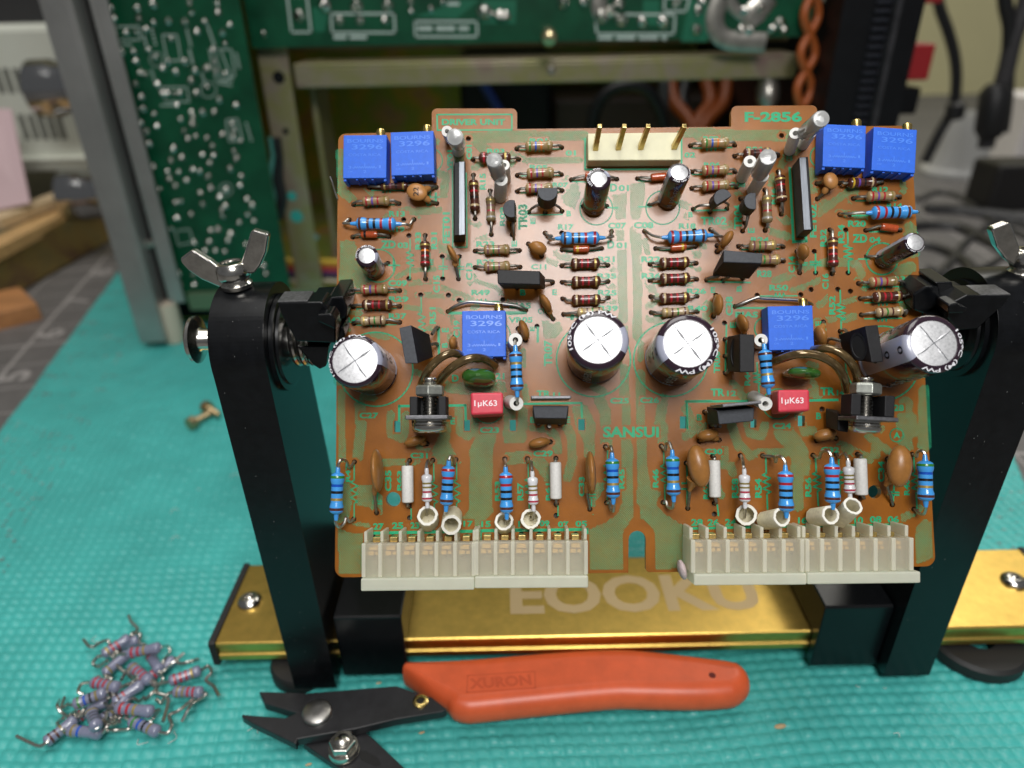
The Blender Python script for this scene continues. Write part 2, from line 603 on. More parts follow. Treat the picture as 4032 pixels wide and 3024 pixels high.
for xx in (-7.33, 14.0):
    c = MAT(985, 2370, 1.2) if xx < 0 else MAT(3990, 2290, 1.2)
    p = Vector((c.x, c.y, 1.2))
    s = MB().lathe(p, p + Vector((0, 0, 1)), [(0.0, .33), (0.03, .335), (0.10, .30), (0.16, .22), (0.185, .15), (0.185, .13), (0.09, .12)], 24).build('end_screw', STEEL, holder)
t = MB()
put_text(t, 'EOOKU', MAT(2010, 2420, 1.204), MAT(3010, 2400, 1.204) - MAT(2010, 2420, 1.204), Vector((-0.02, 1.38, 0)), bold=0.035)
t.build('bar_lettering', GOLDLOGO, holder, label='pale matt letters on the gold bar')
for x0, x1 in ((-4.55, -2.85), (7.62, 9.33)):
    k = MB()
    k.prism([(12.66, 0.3), (12.66, 2.36), (12.72, 2.4), (16.3, 2.4), (16.36, 2.34), (16.36, 0.3), (16.0, 0.3), (16.0, 1.26), (12.95, 1.26), (12.95, 0.3)], x0, x1, 0, Mx)
    k.build('sliding_block', BLACKAL, holder, bevel=0.035)
for fx, fy in ((-5.75, 13.15), (12.35, 13.4), (-5.9, 15.6), (12.35, 15.7)):
    q_ = .82 if fx < 0 else 1.22
    k = MB().lathe((fx, fy, 0.0), (fx, fy, 0.44), [(0, q_ * .36), (0, q_ * .95), (0.15, q_), (0.8, q_), (1, q_ * .92), (1, q_ * .36), (0, q_ * .36)], 32, caps=False)
    k.build('rubber_foot', RUBBER, holder)
for x0, x1, side in ((-5.73, -4.66, -1), (9.36, 10.54, 1)):
    pc = (13.55, 9.5)
    poly = [(12.3, 0.3), (15.35, 0.3), (14.82, pc[1])]
    for i in range(49):
        q = math.pi * i / 48
        poly.append((pc[0] + 1.26 * math.cos(q), pc[1] + 1.26 * math.sin(q)))
    poly.append((12.3, pc[1] - 0.2))
    am_ = MB().prism(poly, x0, x1, 0, Mx, sm=False)
    if side < 0:
        for i, v in enumerate(am_.v):
            am_.v[i] = Vector((v.x - .010 * (v.z - .3), v.y, v.z))
        x0, x1 = x0 - .09, x1 - .09
    arm_o = am_.build('arm', BLACKAL, holder, bevel=0.04, segs=3)
    dm = MB()
    for k in range(34):
        y_, z_ = 12.288, random.uniform(1, 9.2)
        x_ = random.uniform(x0 + .1, x1 - .1) + (.09 * (1 - z_ / 9.5) if side < 0 else 0)
        if k > 22:
            q_ = random.uniform(.2, 1.2)
            y_, z_ = pc[0] - 1.262 * math.cos(q_), pc[1] + 1.262 * math.sin(q_)
        w_ = random.uniform(.003, .008)
        dm.add([(x_ - w_, y_ - .002, z_), (x_, y_ - .002, z_ - w_), (x_ + w_, y_ - .002, z_), (x_, y_ - .002, z_ + w_ * random.uniform(.8, 3))], [(0, 1, 2, 3)])
    dm = dm.build('dust', mat('grey_dust', (.35, .35, .34), .9), arm_o)
    dm['kind'] = 'stuff'
    xi = x1 if side < 0 else x0           # inner face
    xo = x0 if side < 0 else x1           # outer face
    d = 1 if side < 0 else -1
    c = Vector((xi, pc[0], pc[1]))
    MB().lathe(c, c + Vector((d, 0, 0)), [(0, 1.02), (0.09, 1.02), (0.10, .90), (0.15, .88), (0.15, .5)], 36).build('collar', BLACKAL, holder)
    co = Vector((xo, 13.5, 9.62))
    MB().lathe(co, co - Vector((d, 0, 0)), [(-0.1, .23), (0.58, .23), (0.63, .26), (0.67, .45), (0.70, .5), (0.76, .5), (0.80, .46), (0.80, .1)], 32).build('end_knob', STEEL, holder)
    # coil spring behind the jaw
    hp = []
    for i in range(90):
        a = i / 89 * 2 * math.pi * 4
        hp.append(Vector((xi + d * (0.2 + 0.62 * i / 89), 13.55 + .46 * math.cos(a), 9.50 + .46 * math.sin(a))))
    MB().tube(hp, 0.06, 8).build('spring', STEEL, holder)
    MB().lathe((xi + d * 0.1, 13.55, 9.5), (xi + d * 1.0, 13.55, 9.5), [(0, .32), (1, .32)], 20).build('pivot_pin', DSTEEL, holder)


def xz(px_list, Y):
    return [(WY(u, v, Y).x, WY(u, v, Y).z) for u, v in px_list]


Mxz = Matrix(((1, 0, 0, 0), (0, 0, 1, 0), (0, 1, 0, 0), (0, 0, 0, 1)))     # prism axis -> world y


def jaw(front, top_extra, teeth, wedge, pads):
    j = MB().prism(xz(front, 12.5), 12.5, 13.05, 0, Mxz)
    j.prism(xz(top_extra, 13.06), 13.06, 13.7, 0, Mxz)
    o = j.build('jaw', BLACKAL, holder, bevel=0.03)
    for tt, y0, y1 in teeth:
        MB().prism(xz(tt, y0), y0, y1, 0, Mxz).build('jaw_tooth', BLACKAL, o, bevel=0.035)
    MB().prism(xz(wedge, 12.9), 12.75, 13.6, 0, Mxz).build('jaw_heel', BLACKAL, o, bevel=0.03)
    for a, bq in pads:
        za = WY(*a, 12.5).z
        p0, p1 = WY(*a, 12.53), WY(*bq, 12.53)
        MB().box((min(p0.x, p1.x), 12.52, za - 0.02), (max(p0.x, p1.x), 13.03, za + 0.012)).build('worn_edge', WORN, o, bevel=0.01)


jaw([(1093, 1192), (1268, 1190), (1296, 1225), (1322, 1262), (1322, 1352), (1166, 1345), (1108, 1240)],
    [(1225, 1176), (1300, 1172), (1330, 1250), (1330, 1330), (1200, 1330)],
    [([(1296, 1172), (1352, 1168), (1368, 1215), (1366, 1250), (1330, 1262), (1300, 1236)], 12.95, 14.0),
     ([(1246, 1240), (1304, 1236), (1322, 1262), (1322, 1300), (1252, 1268)], 12.28, 12.7),
     ([(1320, 1290), (1350, 1285), (1360, 1325), (1340, 1345), (1322, 1345)], 12.95, 14.0)],
    [(1176, 1352), (1300, 1352), (1290, 1430), (1266, 1442), (1240, 1425)], [((1093, 1190), (1212, 1190))])
jaw([(3809, 1162), (3977, 1166), (3964, 1190), (3850, 1296), (3768, 1302), (3732, 1250), (3734, 1200)],
    [(3690, 1150), (3830, 1150), (3830, 1280), (3760, 1290), (3700, 1240)],
    [([(3594, 1160), (3648, 1128), (3700, 1130), (3706, 1192), (3640, 1238), (3596, 1222)], 12.95, 14.0),
     ([(3684, 1112), (3752, 1110), (3756, 1150), (3690, 1168)], 12.98, 13.8),
     ([(3734, 1202), (3768, 1194), (3815, 1215), (3796, 1234), (3736, 1236)], 12.28, 12.7)],
    [(3640, 1235), (3740, 1225), (3770, 1300), (3700, 1310)], [((3860, 1164), (3976, 1166))])


def wing_nut(bx, base_z, tipx, wings):
    y = 13.5
    o = MB().lathe((bx, y, base_z - 0.3), (tipx, y, base_z + 0.72),
                   [(0, .16), (0.27, .16), (0.28, .20), (0.33, .30), (0.41, .31), (0.46, .25), (0.50, .28), (0.57, .335), (0.70, .33), (0.82, .285), (0.85, .24), (0.85, .19), (0.82, .185), (0.825, .02)], 28).build('wing_nut', STEEL, holder)
    for w in wings:
        MB().prism(xz(w, y), y - 0.10, y + 0.10, 0, Mxz).build('wing', STEEL, o, bevel=0.045, segs=3)


wing_nut(-5.44, 10.72, -5.50, [[(722, 1030), (716, 1012), (762, 978), (772, 984), (830, 1020), (885, 1062), (890, 1120), (880, 1130), (800, 1095), (750, 1060)],
                               [(955, 1025), (975, 965), (992, 905), (1004, 900), (1058, 916), (1062, 926), (1052, 990), (1030, 1040), (1004, 1072), (960, 1075)]])
wing_nut(10.28, 10.62, 10.34, [[(3893, 906), (3900, 894), (3958, 872), (3970, 878), (3985, 915), (4004, 972), (4010, 1030), (3985, 1045), (3950, 1015), (3912, 965)],
                               [(4040, 1010), (4100, 920), (4150, 905), (4170, 950), (4130, 1030), (4060, 1070)]])

# ================================================================== CIRCUIT BOARD
board = thing('circuit_board', 'brown phenolic amplifier board crowded with resistors, capacitors and blue trimmers', 'circuit board', matrix=BOARD_M)
PCB = mat('brown_phenolic', (0.275, 0.092, 0.007), 0.29, noise=(1.4, 0.2), bump=(42, 0.45, 0.005), spec=0.5, coat=0.2)


def arc(c, r, a0, a1, n=8):
    return [(c[0] + r * math.cos(R(a0 + (a1 - a0) * i / n)), c[1] + r * math.sin(R(a0 + (a1 - a0) * i / n))) for i in range(n + 1)]


out_px = (arc((1362, 556), 30, 180, 270) + [(1700, 518)] + [(1700, 450)] + arc((1722, 449), 22, 180, 270) + arc((2014, 449), 22, 270, 360) + [(2036, 508)] +
          [(2879, 499), (2879, 440)] + arc((2902, 439), 22, 180, 270) + [(3185, 415)] + arc((3196, 437), 22, 270, 360) + [(3218, 499), (3575, 495), (3588, 502), (3597, 694), (3620, 1078), (3643, 1492), (3654, 1703)] +
          arc((3644, 2192), 38, 0, 90) + [(2690, 2252)] + [(2552, 2253), (2543, 2244), (2543, 2124)] + arc((2509, 2124), 34, 0, -180) + [(2474, 2244), (2474, 2255)] +
          arc((1356, 2236), 37, 90, 180) + [(1324, 1703), (1327, 979)])
HOLES = []          # (zone, x, y, radius in zone pixels) component holes


def hole(z, x, y, r=None):
    HOLES.append((z, x, y, r if r else 0.0))


RECTS = [('G', 870, 635, 35, 62), ('G', 1628, 622, 33, 60), ('G', 2126, 622, 34, 60), ('H', 802, 615, 36, 62), ('H', 1910, 590, 38, 66), ('I', 590, 370, 26, 36), ('I', 1007, 348, 30, 46)]
BIG = [('J', 825, 598, 80), ('I', 1645, 965, 58)]

# filled in after the components have named their holes
TXT = MB()
SILKL = MB()
TEXT_BOX = []


def silk(txt, z, x0, y0, x1, y1, rot=0, bold=0.04):
    if rot == 0:
        o, ux, uy = PB(z, x0, y1), PB(z, x1, y1), PB(z, x0, y0)
    else:
        o, ux, uy = PB(z, x1, y1), PB(z, x1, y0), PB(z, x0, y1)
    for p in (o, ux, uy):
        p.z = 0.0035
    put_text(TXT, txt, o, ux - o, uy - o, 0, bold)
    TEXT_BOX.append((z, x0, y0, x1, y1))


def line(z, pts, w=17, h=0.003, closed=False):
    P = [PB(z, *p) for p in pts]
    for p in P:
        p.z = h
    SILKL.strip(P, sz(z, w), closed=closed)


def ring(z, x, y, r, w=17, a0=0, a1=360):
    n = 40
    line(z, [(x + r * math.cos(R(a0 + (a1 - a0) * i / n)), y + r * math.sin(R(a0 + (a1 - a0) * i / n))) for i in range(n + 1)], w)


def zig(z, x0, y0, x1, y1, amp=40, lead=0.3, w=14, n=3):
    a, b2 = np.array([x0, y0], float), np.array([x1, y1], float)
    d = b2 - a
    nrm = np.array([-d[1], d[0]]) / np.hypot(*d)
    pts = [a, a + d * lead]
    for i in range(n):
        for s, o in ((0.25, 1), (0.75, -1)):
            pts.append(a + d * (lead + (1 - 2 * lead) * (i + s) / n) + nrm * amp * o)
    pts += [a + d * (1 - lead), b2]
    line(z, [tuple(p) for p in pts], w)


def capsym(z, x0, y0, x1, y1, half=45, w=15):
    a, b2 = np.array([x0, y0], float), np.array([x1, y1], float)
    d = b2 - a
    n = np.array([-d[1], d[0]]) / np.hypot(*d)
    c0, c1 = a + d * 0.43, a + d * 0.57
    line(z, [tuple(a), tuple(c0)], w)
    line(z, [tuple(c1), tuple(b2)], w)
    line(z, [tuple(c0 - n * half), tuple(c0 + n * half)], w)
    line(z, [tuple(c1 - n * half), tuple(c1 + n * half)], w)


for a in [
    ('DRIVER UNIT', 'A', 1215, 190, 1905, 258), ('F-2856', 'C', 512, 88, 1012, 178), ('SANSUI', 'H', 1035, 634, 1645, 755),
    ('D', 'B', 1112, 893, 1190, 980), ('01', 'B', 1205, 908, 1318, 975), ('C07', 'B', 1090, 1318, 1288, 1385), ('C08', 'B', 1370, 1312, 1585, 1380),
    ('R17', 'B', 545, 1335, 715, 1395), ('R18', 'B', 1860, 1325, 2045, 1385), ('01', 'B', 627, 530, 740, 590), ('02', 'B', 1920, 552, 2040, 612),
    ('R01', 'B', 235, 400, 430, 452), ('R05', 'B', 235, 688, 435, 742), ('R07', 'B', 485, 880, 660, 932), ('TR03', 'B', 118, 1118, 205, 1395, 1),
    ('B', 'B', 637, 1187, 688, 1250), ('E', 'B', 243, 1265, 300, 1335, 1), ('D', 'E', 1082, 130, 1160, 218), ('01', 'E', 1180, 150, 1293, 215),
    ('R21', 'E', 980, 302, 1163, 365), ('R35', 'E', 972, 487, 1183, 546), ('R25', 'E', 978, 667, 1185, 730), ('R39', 'E', 988, 837, 1198, 900),
    ('R22', 'E', 1450, 302, 1660, 367), ('R36', 'E', 1452, 482, 1664, 547), ('R26', 'E', 1947, 650, 2160, 712), ('R40', 'E', 1957, 837, 2172, 897),
    ('C11', 'E', 252, 387, 420, 445), ('B', 'E', 137, 667, 190, 727), ('E', 'E', 482, 662, 535, 725), ('VR05', 'E', 5, 962, 270, 1026), ('BIAS', 'E', 17, 806, 252, 870),
    ('C17', 'E', 325, 870, 440, 930), ('TR07', 'E', 390, 1215, 484, 1500, 1), ('E', 'E', 238, 1065, 292, 1118, 1), ('R13', 'A', 640, 1190, 815, 1253), ('R19', 'A', 640, 1365, 810, 1420),
    ('ZD', 'D', 552, 130, 715, 217), ('03', 'D', 735, 150, 850, 215), ('R33', 'D', 925, 38, 990, 230, 1), ('R31', 'D', 1098, 42, 1165, 225, 1), ('FET01', 'A', 1222, 1205, 1305, 1545, 1),
    ('C09', 'D', 632, 562, 838, 630), ('C15', 'D', 1122, 510, 1195, 700, 1), ('C13', 'D', 1478, 375, 1550, 562, 1), ('R49', 'D', 1537, 665, 1740, 727), ('R29', 'D', 640, 737, 853, 800),
    ('R37', 'D', 638, 922, 833, 985), ('R42', 'D', 172, 962, 332, 1026), ('R51', 'D', 1082, 857, 1153, 1040, 1), ('C19', 'D', 1342, 1000, 1415, 1188, 1), ('B', 'D', 2067, 662, 2130, 730),
    ('R23', 'D', 1590, 137, 1790, 200), ('R27', 'D', 1597, 335, 1790, 396), ('VP01', 'A', 1272, 530, 1335, 755, 1), ('C01', 'A', 1482, 472, 1545, 630, 1), ('R15', 'A', 1627, 782, 1695, 960, 1),
    ('R03', 'A', 1707, 512, 1900, 562), ('R09', 'A', 1845, 1150, 1905, 1355, 1), ('TR03', 'A', 2045, 1118, 2150, 1395, 1), ('E', 'A', 1975, 1512, 2035, 1580, 1), ('C03', 'A', 1040, 960, 1100, 1140, 1),
    ('TR02', 'C', 130, 1003, 358, 1075), ('R24', 'C', 567, 1180, 725, 1230), ('R20', 'C', 1412, 1035, 1570, 1092), ('ZD', 'C', 1452, 1155, 1580, 1230), ('04', 'C', 1598, 1178, 1698, 1230),
    ('R12', 'C', 1622, 742, 1765, 790), ('R34', 'C', 1325, 1072, 1383, 1235, 1), ('R32', 'C', 1170, 1112, 1226, 1265, 1), ('C14', 'C', 893, 1347, 953, 1490, 1), ('C16', 'C', 1187, 1497, 1245, 1635, 1),
    ('R50', 'C', 727, 1595, 893, 1648), ('R28', 'C', 622, 1470, 748, 1530), ('R14', 'C', 1750, 885, 1885, 930), ('FET02', 'C', 1080, 895, 1140, 1185, 1), ('TR04', 'C', 418, 900, 490, 1110, 1), ('E', 'C', 540, 1100, 600, 1145, 1),
    ('R16', 'C', 745, 755, 782, 895, 1), ('B', 'C', 22, 960, 62, 1008), ('R06', 'C', 157, 528, 300, 572), ('R02', 'C', 150, 300, 290, 345), ('R04', 'C', 528, 392, 670, 432), ('R08', 'C', 395, 700, 520, 748), ('C02', 'C', 872, 470, 930, 520, 1),
    ('R30', 'F', 1812, 302, 1965, 355), ('R38', 'F', 1875, 430, 1985, 485), ('R52', 'F', 1247, 475, 1303, 640, 1), ('BIAS', 'F', 430, 612, 630, 665), ('C38', 'F', 348, 480, 410, 648, 1), ('E', 'F', 217, 400, 258, 450), ('B', 'F', 442, 385, 488, 440, 1),
    ('TR', 'F', 217, 1282, 340, 1350), ('12', 'F', 358, 1300, 440, 1350), ('TR', 'F', 1172, 1272, 1300, 1342), ('14', 'F', 1315, 1295, 1380, 1342), ('C24', 'F', 757, 1582, 918, 1635), ('C28', 'F', 1752, 1422, 1900, 1480),
    ('B', 'F', 1135, 1492, 1180, 1550), ('B', 'F', 95, 1507, 143, 1562), ('E', 'F', 385, 705, 440, 755, 1), ('TR08', 'F', 242, 960, 300, 1150, 1), ('R44', 'F', 510, 1115, 562, 1258, 1), ('E', 'F', 1128, 695, 1180, 740, 1),
    ('C27', 'G', 457, 482, 665, 547), ('C31', 'G', 1012, 920, 1203, 982), ('C35', 'G', 735, 1110, 805, 1340, 1), ('R63', 'G', 865, 1115, 915, 1332, 1), ('R47', 'G', 305, 1040, 360, 1240, 1),
    ('C23', 'G', 1767, 640, 1978, 706), ('E', 'G', 1447, 537, 1500, 612), ('D', 'M', 845, 830, 945, 935), ('21', 'M', 1480, 805, 1610, 900), ('E', 'M', 700, 150, 800, 215, 1), ('B', 'M', 700, 365, 785, 440, 1),
    ('C25', 'H', 1112, 322, 1320, 386), ('C26', 'H', 1437, 315, 1648, 380), ('C29', 'H', 275, 895, 490, 962), ('R57', 'H', 102, 1247, 170, 1440, 1), ('R61', 'H', 410, 1250, 460, 1440, 1), ('C33', 'H', 770, 1182, 835, 1395, 1),
    ('R45', 'H', 1207, 1095, 1270, 1312, 1), ('R46', 'H', 1572, 1097, 1640, 1300, 1), ('TR', 'H', 312, 242, 465, 310), ('11', 'H', 490, 262, 570, 310), ('B', 'H', 2055, 500, 2110, 570), ('B', 'H', 240, 530, 300, 595), ('E', 'H', 625, 525, 680, 595),
    ('R53', 'G', 1930, 1230, 1985, 1445, 1), ('27', 'J', 607, 857, 722, 932), ('25', 'J', 812, 847, 935, 920), ('23', 'J', 1012, 847, 1108, 917), ('17', 'J', 1588, 830, 1695, 896), ('15', 'J', 1782, 832, 1888, 900),
    ('11', 'K', 250, 832, 330, 900), ('09', 'K', 482, 826, 590, 892), ('07', 'K', 682, 836, 800, 902), ('05', 'K', 872, 830, 1000, 896), ('28', 'I', 47, 1202, 150, 1262), ('26', 'I', 190, 1202, 290, 1262), ('24', 'I', 342, 1200, 440, 1260),
    ('16', 'I', 977, 1185, 1055, 1242), ('10', 'I', 1467, 1182, 1545, 1245), ('08', 'I', 1602, 1177, 1705, 1237), ('06', 'I', 1757, 1175, 1858, 1237), ('A', 'I', 1808, 447, 1868, 500), ('C30', 'I', 165, 590, 320, 640), ('C32', 'I', 1178, 575, 1338, 622),
    ('R58', 'I', 400, 848, 460, 1020, 1), ('R54', 'I', 602, 850, 662, 1018, 1), ('R56', 'I', 1038, 840, 1095, 1010, 1), ('C34', 'I', 1675, 697, 1730, 880, 1), ('R48', 'I', 1900, 860, 1950, 995, 1), ('R62', 'I', 150, 890, 205, 1030, 1),
]:
    silk(*a)
for z, pts, w in [('A', [(1163, 142), (1978, 140), (1978, 308), (1168, 312)], 17)]:
    line(z, pts, w, closed=True)
line('B', [(840, 405), (840, 740), (1890, 735), (1888, 350)], 22)
line('A', [(1330, 655), (1335, 1585), (1490, 1585), (1482, 780)], 15)
line('C', [(905, 580), (938, 1222), (1050, 1215), (1042, 1150)], 24)
for z, x, y, r, w in [('D', 530, 405, 178, 14), ('B', 962, 1165, 178, 14), ('B', 1685, 1155, 182, 14), ('C', 1710, 1370, 138, 14), ('I', 1838, 472, 58, 10)]:
    ring(z, x, y, r, w)
for x, y in ((1480, 1454), (2337, 1416), (2641, 1415), (3475, 1430)):
    ring('P', x, y, 146, 6)
for z, x, y, r in (('A', 1090, 640, 132), ('D', 1820, 1150, 140), ('C', 1180, 480, 95), ('F', 700, 760, 100), ('G', 1860, 430, 170), ('I', 800, 200, 130)):
    ring(z, x, y, r, 12)
line('D', [(640, 400), (755, 400)]); line('D', [(690, 340), (690, 455)])
line('B', [(1085, 1155), (1195, 1155)]); line('B', [(1420, 1145), (1560, 1145)]); line('F', [(1505, 155), (1600, 155)], 13)
line('G', [(890, 570), (890, 412), (1610, 404), (1615, 560)], 28)
line('H', [(170, 388), (800, 378), (805, 535)], 24)
line('H', [(1955, 650), (1945, 360), (2212, 355)], 24)
line('I', [(0, 180), (560, 175)], 20); line('I', [(1085, 170), (1320, 165)], 22); line('I', [(1740, 160), (1830, 150)], 14)
line('I', [(5, 195), (15, 415)], 12)
line('J', [(578, 1085), (578, 966), (1700, 944)], 34)
line('J', [(1772, 1045), (1772, 940), (2212, 930)], 34)
line('K', [(0, 940), (1000, 924), (1000, 960)], 32)
line('I', [(0, 1285), (915, 1266)], 22); line('I', [(965, 1270), (1880, 1250)], 22)
line('D', [(1300, 920), (2120, 915)], 32); line('F', [(440, 580), (690, 582)], 18)
for a in [('G', 400, 1030, 400, 1659), ('G', 1265, 1040, 1275, 1659), ('G', 1515, 1020, 1515, 1659), ('H', 220, 1050, 232, 1550), ('H', 1695, 880, 1710, 1440), ('I', 697, 670, 712, 1115), ('I', 1130, 670, 1155, 1085), ('I', 1985, 660, 2015, 1110), ('I', 1330, 660, 1345, 1000),
          ('H', 1085, 880, 1080, 1430), ('D', 870, 120, 870, 545), ('D', 1085, 270, 1080, 450), ('D', 990, 750, 1005, 1290), ('C', 1410, 1140, 1420, 1490), ('F', 1345, 430, 1355, 800), ('F', 620, 1060, 640, 1330)]:
    zig(*a, amp=38 if a[0] != 'I' else 33)
for a in [('B', 140, 525, 570, 515), ('B', 140, 810, 560, 800), ('B', 140, 995, 560, 985), ('A', 250, 1130, 700, 1125), ('D', 270, 700, 720, 690), ('D', 290, 875, 720, 870), ('D', 290, 1052, 720, 1047), ('E', 640, 425, 1060, 420), ('E', 650, 610, 1060, 600),
          ('E', 1580, 415, 2010, 410), ('E', 1580, 600, 2010, 590), ('E', 1600, 950, 2000, 940), ('E', 640, 965, 760, 965), ('C', 60, 405, 400, 400), ('C', 60, 635, 400, 630), ('C', 1480, 865, 1830, 860), ('F', 1540, 400, 1870, 395), ('F', 1560, 535, 1890, 530), ('F', 1560, 675, 1880, 670), ('D', 1420, 792, 1850, 792), ('F', 650, 478, 970, 475), ('C', 490, 1290, 810, 1280),
          ('D', 1600, 265, 2020, 265), ('A', 450, 968, 800, 968)]:
    zig(*a, amp=24, lead=0.34, w=12)
for a in [('D', 1230, 330, 1230, 520), ('D', 1410, 330, 1410, 530), ('C', 1130, 1330, 1130, 1490), ('C', 1015, 1340, 1000, 1480), ('G', 655, 1360, 640, 1560), ('H', 905, 1280, 910, 1500), ('A', 1110, 1040, 1190, 1040), ('H', 1950, 1060, 1950, 1500), ('I', 1815, 900, 1805, 1060), ('I', 10, 740, 20, 1090)]:
    capsym(*a)
for p in [(1180, 1090, 1185, 1390)]:
    line('D', [p[:2], p[2:]], 28)
line('E', [(325, 1080), (325, 1230)], 26); line('F', [(355, 730), (345, 1150)], 15); line('F', [(1210, 720), (1220, 800)], 14)
for z, q in (('B', [(230, 1235), (590, 1230)]), ('C', [(80, 950), (350, 945)]), ('E', [(0, 935), (200, 925)]), ('F', [(190, 350), (560, 360)]), ('C', [(1450, 995), (1610, 990)]), ('C', [(1600, 1135), (1830, 1130)]), ('A', [(320, 1480), (600, 1480)]), ('E', [(630, 245), (1000, 240)]), ('E', [(1650, 235), (2010, 225)]), ('B', [(700, 870), (850, 875)]), ('B', [(1420, 865), (1560, 865)]), ('G', [(1020, 1530), (1020, 1640)]), ('H', [(545, 1500), (545, 1600)]), ('I', [(275, 1080), (285, 1170)])):
    line(z, q, 14)
SILKL.build('silkscreen_lines', SILK, board)['kind'] = 'stuff'
TXT.build('silkscreen_lettering', SILK, board, label='green printed part numbers and the maker name on the board')['kind'] = 'stuff'

# ------------------------------------------------------------------ components on the board
T5 = [.11, .31, .47, .64, .87]
T4 = [.17, .38, .58, .83]


def res_body(a, b, r, color, bands, ts=None, hw=0.032, name='resistor', parent=None, label=None, fat=0.86):
    if ts is None:
        ts = T5 if len(bands) == 5 else T4
    base = [(0, .30), (.015, .55), (.05, .88), (.09, 1), (.20, 1), (.28, fat), (.72, fat), (.80, 1), (.91, 1), (.95, .88), (.985, .55), (1, .30)]
    tb = [t for t, _ in base]
    rb = [q for _, q in base]
    cuts = sorted(set(tb + [t - hw for t in ts] + [t + hw for t in ts]))
    prof = [(t, float(np.interp(t, tb, rb)) * r) for t in cuts]
    slots = [bodym(color)]
    idx = {}
    for c in bands:
        if c not in idx:
            idx[c] = len(slots)
            slots.append(bandm(c))

    def m(i, a_):
        tm = (cuts[i] + cuts[i + 1]) / 2
        for t, c in zip(ts, bands):
            if abs(tm - t) < hw:
                return idx[c]
        return 0
    mb = MB().lathe(a, b, prof, 18, m)
    return mb.build(name, slots, parent, (a + b) / 2, label=label)


def wire(pts, r, m, parent, k=5, name='lead', n=7):
    return MB().tube(spline(pts, k), r, n).build(name, m, parent)


def resistor(label, z, a, b, r, color, bands, h1=None, h2=None, h=None, ex1=None, ex2=None, lm=None, ts=None, lr=0.032, tintlead=False):
    """a, b body ends; h1, h2 the holes; ex = further wire points (x, y, height) from the body end to the hole"""
    rr = sz(z, r, 0.25)
    hh = h if h is not None else rr + 0.05
    rr = sz(z, r, hh)
    A, B = PB(z, *a, hh), PB(z, *b, hh)
    lm = lm or OLDLEAD
    o = res_body(A, B, rr, color, bands, ts, parent=board, label=label)
    ax = (B - A).normalized()
    for end, sgn, hol, ex in ((A, -1, h1, ex1), (B, 1, h2, ex2)):
        if hol is None and ex is None:
            continue
        pts = [end - ax * sgn * 0.02, end + ax * sgn * 0.09]
        if ex:
            pts += [PB(z, *e) for e in ex]
        if hol:
            H = PB(z, *hol)
            if not ex:
                L = (H - end).length
                q = end.lerp(H, 0.72)
                q.z = hh * 0.80
                pts.append(q)
            pts += [Vector((H.x, H.y, 0.05)), Vector((H.x, H.y, -0.12))]
            hole(z, *hol)
        wire(pts, lr, lm, o)
        if tintlead:
            MB().lathe(end - ax * sgn * .01, end + ax * sgn * .13, [(0, rr * .36), (.5, lr * 1.5), (1, lr * 1.15)], 10).build('lacquered_neck', bodym(color), o)
    return o


def diode(label, z, a, b, r, h1, h2, band=None, h=None):
    rr = sz(z, r, .2)
    hh = h or rr + .05
    A, B = PB(z, *a, hh), PB(z, *b, hh)
    cuts = [0, .04, .12, .2, .34, .66, .8, .88, .96, 1]
    rad = [.55, .9, 1, 1, 1, 1, 1, 1, .9, .55]
    slots = [DIODE, bandm(band or 'k')]
    mb = MB().lathe(A, B, [(t, q * rr) for t, q in zip(cuts, rad)], 14, lambda i, a_: 1 if (i == 3 and band) else 0)
    o = mb.build('diode', slots, board, (A + B) / 2, label=label)
    ax = (B - A).normalized()
    for end, sgn, hol in ((A, -1, h1), (B, 1, h2)):
        H = PB(z, *hol)
        q = end.lerp(H, .7)
        q.z = hh * .8
        wire([end, end + ax * sgn * .06, q, Vector((H.x, H.y, .03)), Vector((H.x, H.y, -.12))], .03, OLDLEAD, o)
        hole(z, *hol)
    return o


TR = 'tan four-band resistor '
BR = 'dark brown gold-banded resistor '
resistor(BR + 'half hidden under the upper left trimmers', 'A', (545, 925), (850, 915), 42, 'brown', 'GVkG', (430, 935), (1155, 935))
resistor(TR + 'under the upper left trimmer pair', 'A', (350, 1085), (650, 1078), 54, 'tan', 'rvrO', (255, 1122), (750, 1112))
resistor('blue five-band resistor near the upper left edge', 'A', (282, 1330), (720, 1333), 72, 'blue', 'nnkrr', (208, 1288), (912, 1283), ex1=[(180, 1327, .22), (143, 1325, .15), (165, 1312, .09)], ex2=[(830, 1335, .25), (862, 1345, .16)], h=.26, lm=LEAD, tintlead=True)
resistor(BR + 'standing upright in line beside the left flat module', 'A', (1560, 850), (1577, 1195), 55, 'brown', 'Grkt', (1560, 800), (1577, 1275))
resistor('grey and gold resistor beside the white sleeve', 'A', (1744, 1035), (1752, 1310), 54, 'olive', 'GVcs', (1742, 972), (1755, 1450))
resistor(BR + 'behind the second clear tube from left', 'A', (1618, 612), (1968, 612), 62, 'brown', 'rrkG', (1555, 632), (2052, 630))
resistor(TR + 'with a blue band left of the pin header', 'B', (188, 488), (490, 478), 58, 'tan', 'gboO', (95, 515), (585, 500))
resistor(TR + 'beside the printed R05', 'B', (203, 785), (502, 768), 58, 'tan', 'rvrO', (100, 805), (582, 795))
resistor(TR + 'half hidden by the small transistor at upper left', 'B', (188, 945), (490, 940), 56, 'tan', 'rvrO', (100, 980), (590, 970))
diode('red glass diode behind the left small capacitor', 'B', (838, 810), (1015, 805), 42, (690, 853), (1185, 845))
diode('red glass diode marked 81 behind the right small capacitor', 'B', (1553, 828), (1730, 812), 43, (1410, 840), (1850, 835))
